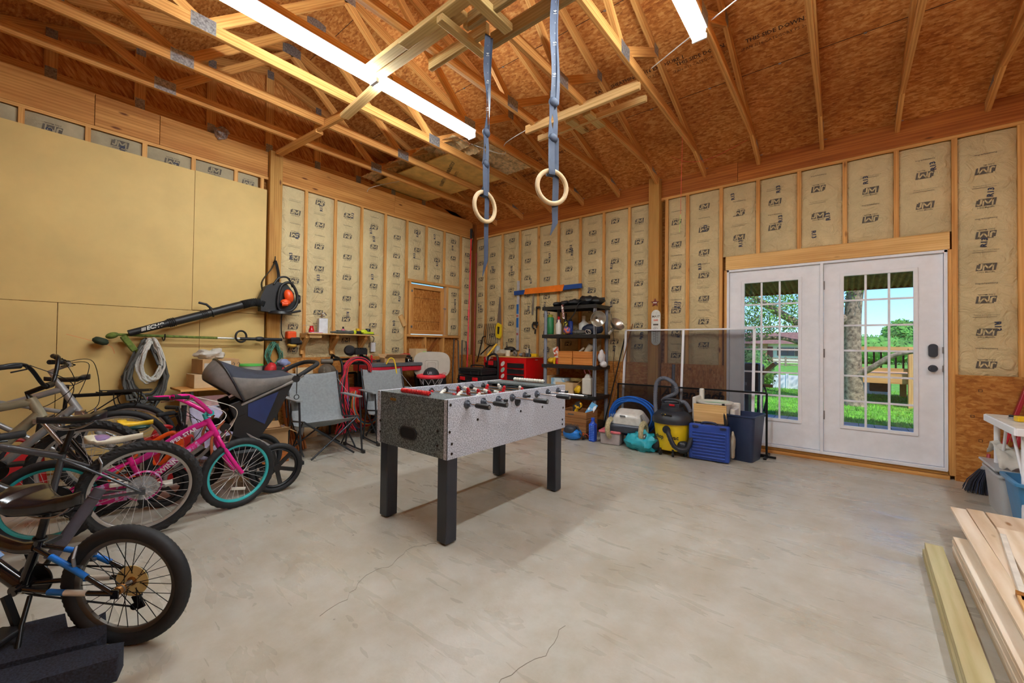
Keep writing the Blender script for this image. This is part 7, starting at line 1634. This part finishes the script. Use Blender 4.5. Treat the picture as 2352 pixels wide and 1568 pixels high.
t=thing('porch_roof','brown corrugated porch roof seen above the glass of the doors','porch roof',(5.4,1.8,2.2))
m=M(); m.grid(lambda u,v:(2.5+6.5*u,.12+3.3*v,2.62-.38*v+.015*math.sin(u*6.5*2*PI/.08)),500,2); m.build('roof_sheet',corr,t,world=True,solid=.004)
m=M(); m.box((5.75,3.40,2.27),(6.5,.05,.09)); m.build('front_beam',wood('porch_beam',(120,92,62),(150,118,84)),t,world=True)
for x in(2.55,8.95): m=M(); m.box((x,3.40,1.05),(.09,.09,2.38)); m.build('porch_post',MATS['porch_beam'],t,world=True)
bark=mat('tree_bark',(132,118,98),.95,var=.4,scale=14,bump=1.0); leafm=mat('leaf_green',(96,146,52),.6,var=.35,scale=2.5); leafd=mat('leaf_dark',(58,98,44),.7,var=.35,scale=2)
def leaves(m,c,r,n,s,rnd):
    for k in range(n):
        while True:
            p=Vector((rnd.uniform(-1,1),rnd.uniform(-1,1),rnd.uniform(-1,1)))
            if p.length<1: break
        p=Vector((c[0]+p.x*r[0],c[1]+p.y*r[1],c[2]+p.z*r[2])); a=Vector((rnd.uniform(-1,1),rnd.uniform(-1,1),rnd.uniform(-1,1))).normalized(); b=a.orthogonal().normalized(); ss=s*rnd.uniform(.6,1.3)
        m.v+=[p-a*ss,p+b*ss*.45,p+a*ss,p-b*ss*.45]; n_=len(m.v); m.f.append([n_-4,n_-3,n_-2,n_-1]); m.mi.append(0); m.sm.append(False); m.uv.append([(0,0)]*4)
rnd=random.Random(21)
t=thing('yard_tree','large lawn tree with a mottled trunk behind the right door glass','tree',(5.74,7.2,-.14))
m=M(); m.tube(spl([(5.78,7.2,-.2),(5.74,7.2,.4),(5.72,7.2,1.2),(5.74,7.2,2.2),(5.85,7.2,3.4),(5.9,7.2,5)],5),[.24,.22,.20,.19,.185,.18,.18,.18,.175,.175,.17,.17,.17,.17,.165,.165,.16,.16,.16,.155,.15,.15,.14,.14,.12,.1],16); m.tube(spl([(5.75,7.15,.55),(6.1,7.0,.82),(6.5,6.9,1.12),(7.2,6.8,1.25)],5),[.10,.09,.08,.075,.07,.065,.065,.06,.06,.055,.05,.05,.04,.04,.03,.03],10)
m.tube(spl([(5.7,7.2,2.0),(5.0,7.0,1.75),(4.6,6.8,1.9),(4.0,6.7,2.35),(3.3,6.6,2.9)],5),[.11]*8+[.09]*8+[.06]*5,10); m.tube(spl([(5.72,7.2,1.6),(4.9,7.4,1.35),(4.2,7.5,1.5),(3.4,7.5,1.45)],5),[.07]*8+[.05]*8,8)
for k in range(14):
    a=Vector((rnd.uniform(3.4,5.4),rnd.uniform(6.3,7.8),rnd.uniform(1.6,2.6))); m.tube([a,a+Vector((rnd.uniform(-.5,.3),rnd.uniform(-.3,.3),rnd.uniform(-.3,.6)))],[.02,.006],5)
m.build('trunk',bark,t,world=True)
m=M(); leaves(m,(4.3,7.0,2.35),(1.3,.9,.75),5200,.035,rnd); leaves(m,(3.5,7.6,1.75),(.6,.5,.35),900,.035,rnd); leaves(m,(5.6,7.2,2.7),(.4,.4,.35),500,.035,rnd); leaves(m,(5.2,7.2,4.6),(2.6,2,1.4),5000,.045,rnd); m.build('leaf_crown',leafm,t,world=True)
def bush(c,r,n,s,lb,mt): 
    m=M(); m.ell(c,tuple(q*.82 for q in r),nu=20,nv=12); leaves(m,c,r,n,s,rnd); return m.build('garden_bush',mt,tagv=(lb,'bush'))
bush((3.4,9.5,.35),(.55,.4,.55),1500,.04,'green shrub on the lawn behind the grill',leafm)
bush((2.6,12.6,.6),(.9,.5,.75),1500,.06,'tall green shrub in front of the brick house',leafd)
# distant trees/hedge
for i,(x,y,z,r,lb) in enumerate(((-14,70,1.7,(9,3,2.6),'dark green tree line behind the brick house on the left'),(6,68,1.0,(9,3,2.2),'green hedge beyond the lawn in the middle distance'),(22,70,1.0,(9,3,2.4),'green hedge at the right of the far lawn'),(12.0,77,2.75,(2.4,2.0,2.9),'rounded tree standing above the far hedge'))):
    m=M(); m.ell((x,y,z),tuple(q*.9 for q in r),nu=30,nv=14); leaves(m,(x,y,z),r,4200,.24,rnd); m.build('distant_tree',leafd if i==0 else mat('hedge_green',(84,140,60),.8,var=.3,scale=.8),tagv=(lb,'tree','trees beyond the lawn'))
# brick house on the left
t=thing('brick_house','brick and cream house with a brown roof across the lawn','house',(-1.5,55,-.65))
bk=mat('house_brick',(176,124,96),.8,var=.15,scale=4); cr=mat('house_cream',(226,212,190),.8,var=.04)
m=M(); m.box((-4.5,57,.5),(5.0,5,2.5)); m.build('brick_wing',bk,t,world=True)
m=M(); m.box((1.5,57.4,.5),(7.2,5,2.5)); m.build('cream_wing',cr,t,world=True)
m=M(); m.prism([(-3.2,0),(3.2,0),(0,1.5)],-7.6,5.6,Matrix(((0,0,1,0),(1,0,0,57),(0,1,0,1.72),(0,0,0,1)))); m.build('roof',mat('roof_brown',(128,96,86),.8,var=.1,scale=3),t,world=True)
def hw(x,w,h,y,z=.75):
    m=M(); m.box((x,y,z),(w,.1,h)); o=m.build('house_window',mat('window_dark',(70,74,84),.2),t,world=True); m=M(); m.box((x,y-.06,z),(w+.2,.03,.06)); m.box((x,y-.06,z),(.06,.03,h)); 
    for s in(-1,1): m.box((x+s*(w/2+.22),y-.02,z),(.3,.08,h))
    m.build('shutters',mat('shutter_brown',(110,84,74),.7),o,world=True)
hw(-4.6,1.0,1.0,54.45); hw(0.1,1.4,1.0,54.85)
m=M(); m.box((-1.9,54.85,.4),(.95,.1,1.9)); m.build('house_door',mat('door_maroon',(120,60,60),.6),t,world=True)
t=thing('rail_fence','brown split rail fence in front of the brick house','fence',(-1,40,-.5))
for z in(.0,.3,.6): m=M(); m.box((-1,40,z-.35),(14,.06,.1)); m.build('fence_rail',bark,t,world=True)
for k in range(7): m=M(); m.box((-7.5+2.2*k,40,-.15),(.14,.14,1.1)); m.build('fence_post',bark,t,world=True)
t=thing('white_fence','low white panel fence along the lawn behind the grill','fence',(3.6,11,-.16))
for k in range(6): m=M(); m.box((1.9+.86*k,11.2,.07),(.84,.04,.46)); m.build('fence_panel',whitem,t,world=True)
for k in range(7): m=M(); m.box((1.47+.86*k,11.18,.09),(.07,.07,.52)); m.build('fence_post',whitem,t,world=True)
# grill
t=thing('gas_grill','black covered gas grill with a wooden side shelf outside the left door','grill',(4.3,2.3,-.1))
m=M(); m.box((4.22,2.3,.82),(.60,.45,.30)); m.build('hood',blk,t,world=True,bevel=.06,seg=4)
m=M(); m.box((4.22,2.3,.62),(.58,.44,.22)); m.box((4.14,2.3,.2),(.40,.40,.55)); m.build('firebox',blk,t,world=True,bevel=.02)
m=M(); m.bar((4.53,2.3,.80),(4.70,2.3,.98),.40,.05); m.box((4.56,2.3,.60),(.2,.06,.05)); m.build('side_shelf',wood('shelf_grey_wood',(150,120,84),(180,150,110)),t,world=True)
m=M(); m.box((4.26,2.07,.63),(.12,.006,.05)); m.build('name_plate',steel,t,world=True)
for x in(3.96,4.48):
    for y in(2.12,2.48): m=M(); m.cyl((x,y,-.10),(x,y,.55),.02); m.build('leg',blkm,t,world=True)
m=M(); m.tube(spl([(4.56,2.1,.62),(4.60,2.08,.45),(4.56,2.08,.2),(4.60,2.08,.3),(4.57,2.06,.1)],6),.012,6); m.build('hanging_cord',blk,t,world=True)
# wooden deck on the right
dk=wood('deck_pine',(206,152,92),(228,182,122),(140,90,50))
t=thing('garden_deck','raised pine deck with a railing and square posts behind the tree','deck',(7.5,8.5,-.14))
m=M(); m.box((7.6,9.3,.63),(5.2,3.4,.04)); m.build('deck_floor',dk,t,world=True)
m=M(); m.box((7.6,7.62,.53),(5.2,.04,.24)); m.build('rim_joist',dk,t,world=True)
for x in(5.2,6.82,8.5,10.1): m=M(); m.box((x,7.55,.56),(.20,.14,1.40)); m.build('deck_post',dk,t,world=True,bevel=.01)
for x in(5.2,6.9,8.5): m=M(); m.box((x,10.8,.2),(.14,.14,.85)); m.build('deck_post',dk,t,world=True)
m=M(); m.box((7.6,7.58,1.24),(5.2,.16,.10)); m.box((7.6,7.60,.74),(5.2,.05,.08)); m.build('hand_rail',dk,t,world=True)
for k in range(34): m=M(); m.box((5.35+.13*k,7.62,.98),(.035,.035,.46)); m.build('baluster',blkm,t,world=True)
m=M(); m.box((5.95+.4,10.5,.25),(.4,.5,.5)); m.build('stone_pier',mat('pier_brown',(110,84,66),.9),t,world=True)
t=thing('tan_house','tan house with a pale hipped roof beyond the deck','house',(14,26,-1))
m=M(); m.box((14.6,28,.1),(9.0,5,2.2)); m.build('house_wall',mat('siding_pink',(206,180,164),.8),t,world=True)
m=M(); m.prism([(-3.1,0),(3.1,0),(0,.8)],9.8,19.6,Matrix(((0,0,1,0),(1,0,0,28),(0,1,0,1.15),(0,0,0,1)))); m.build('roof',mat('roof_tan',(186,160,132),.8),t,world=True)
for x in(10.9,12.6): m=M(); m.box((x,25.45,.35),(.8,.1,1.0)); m.build('house_window',mat('window_dark',(70,74,84)),t,world=True)
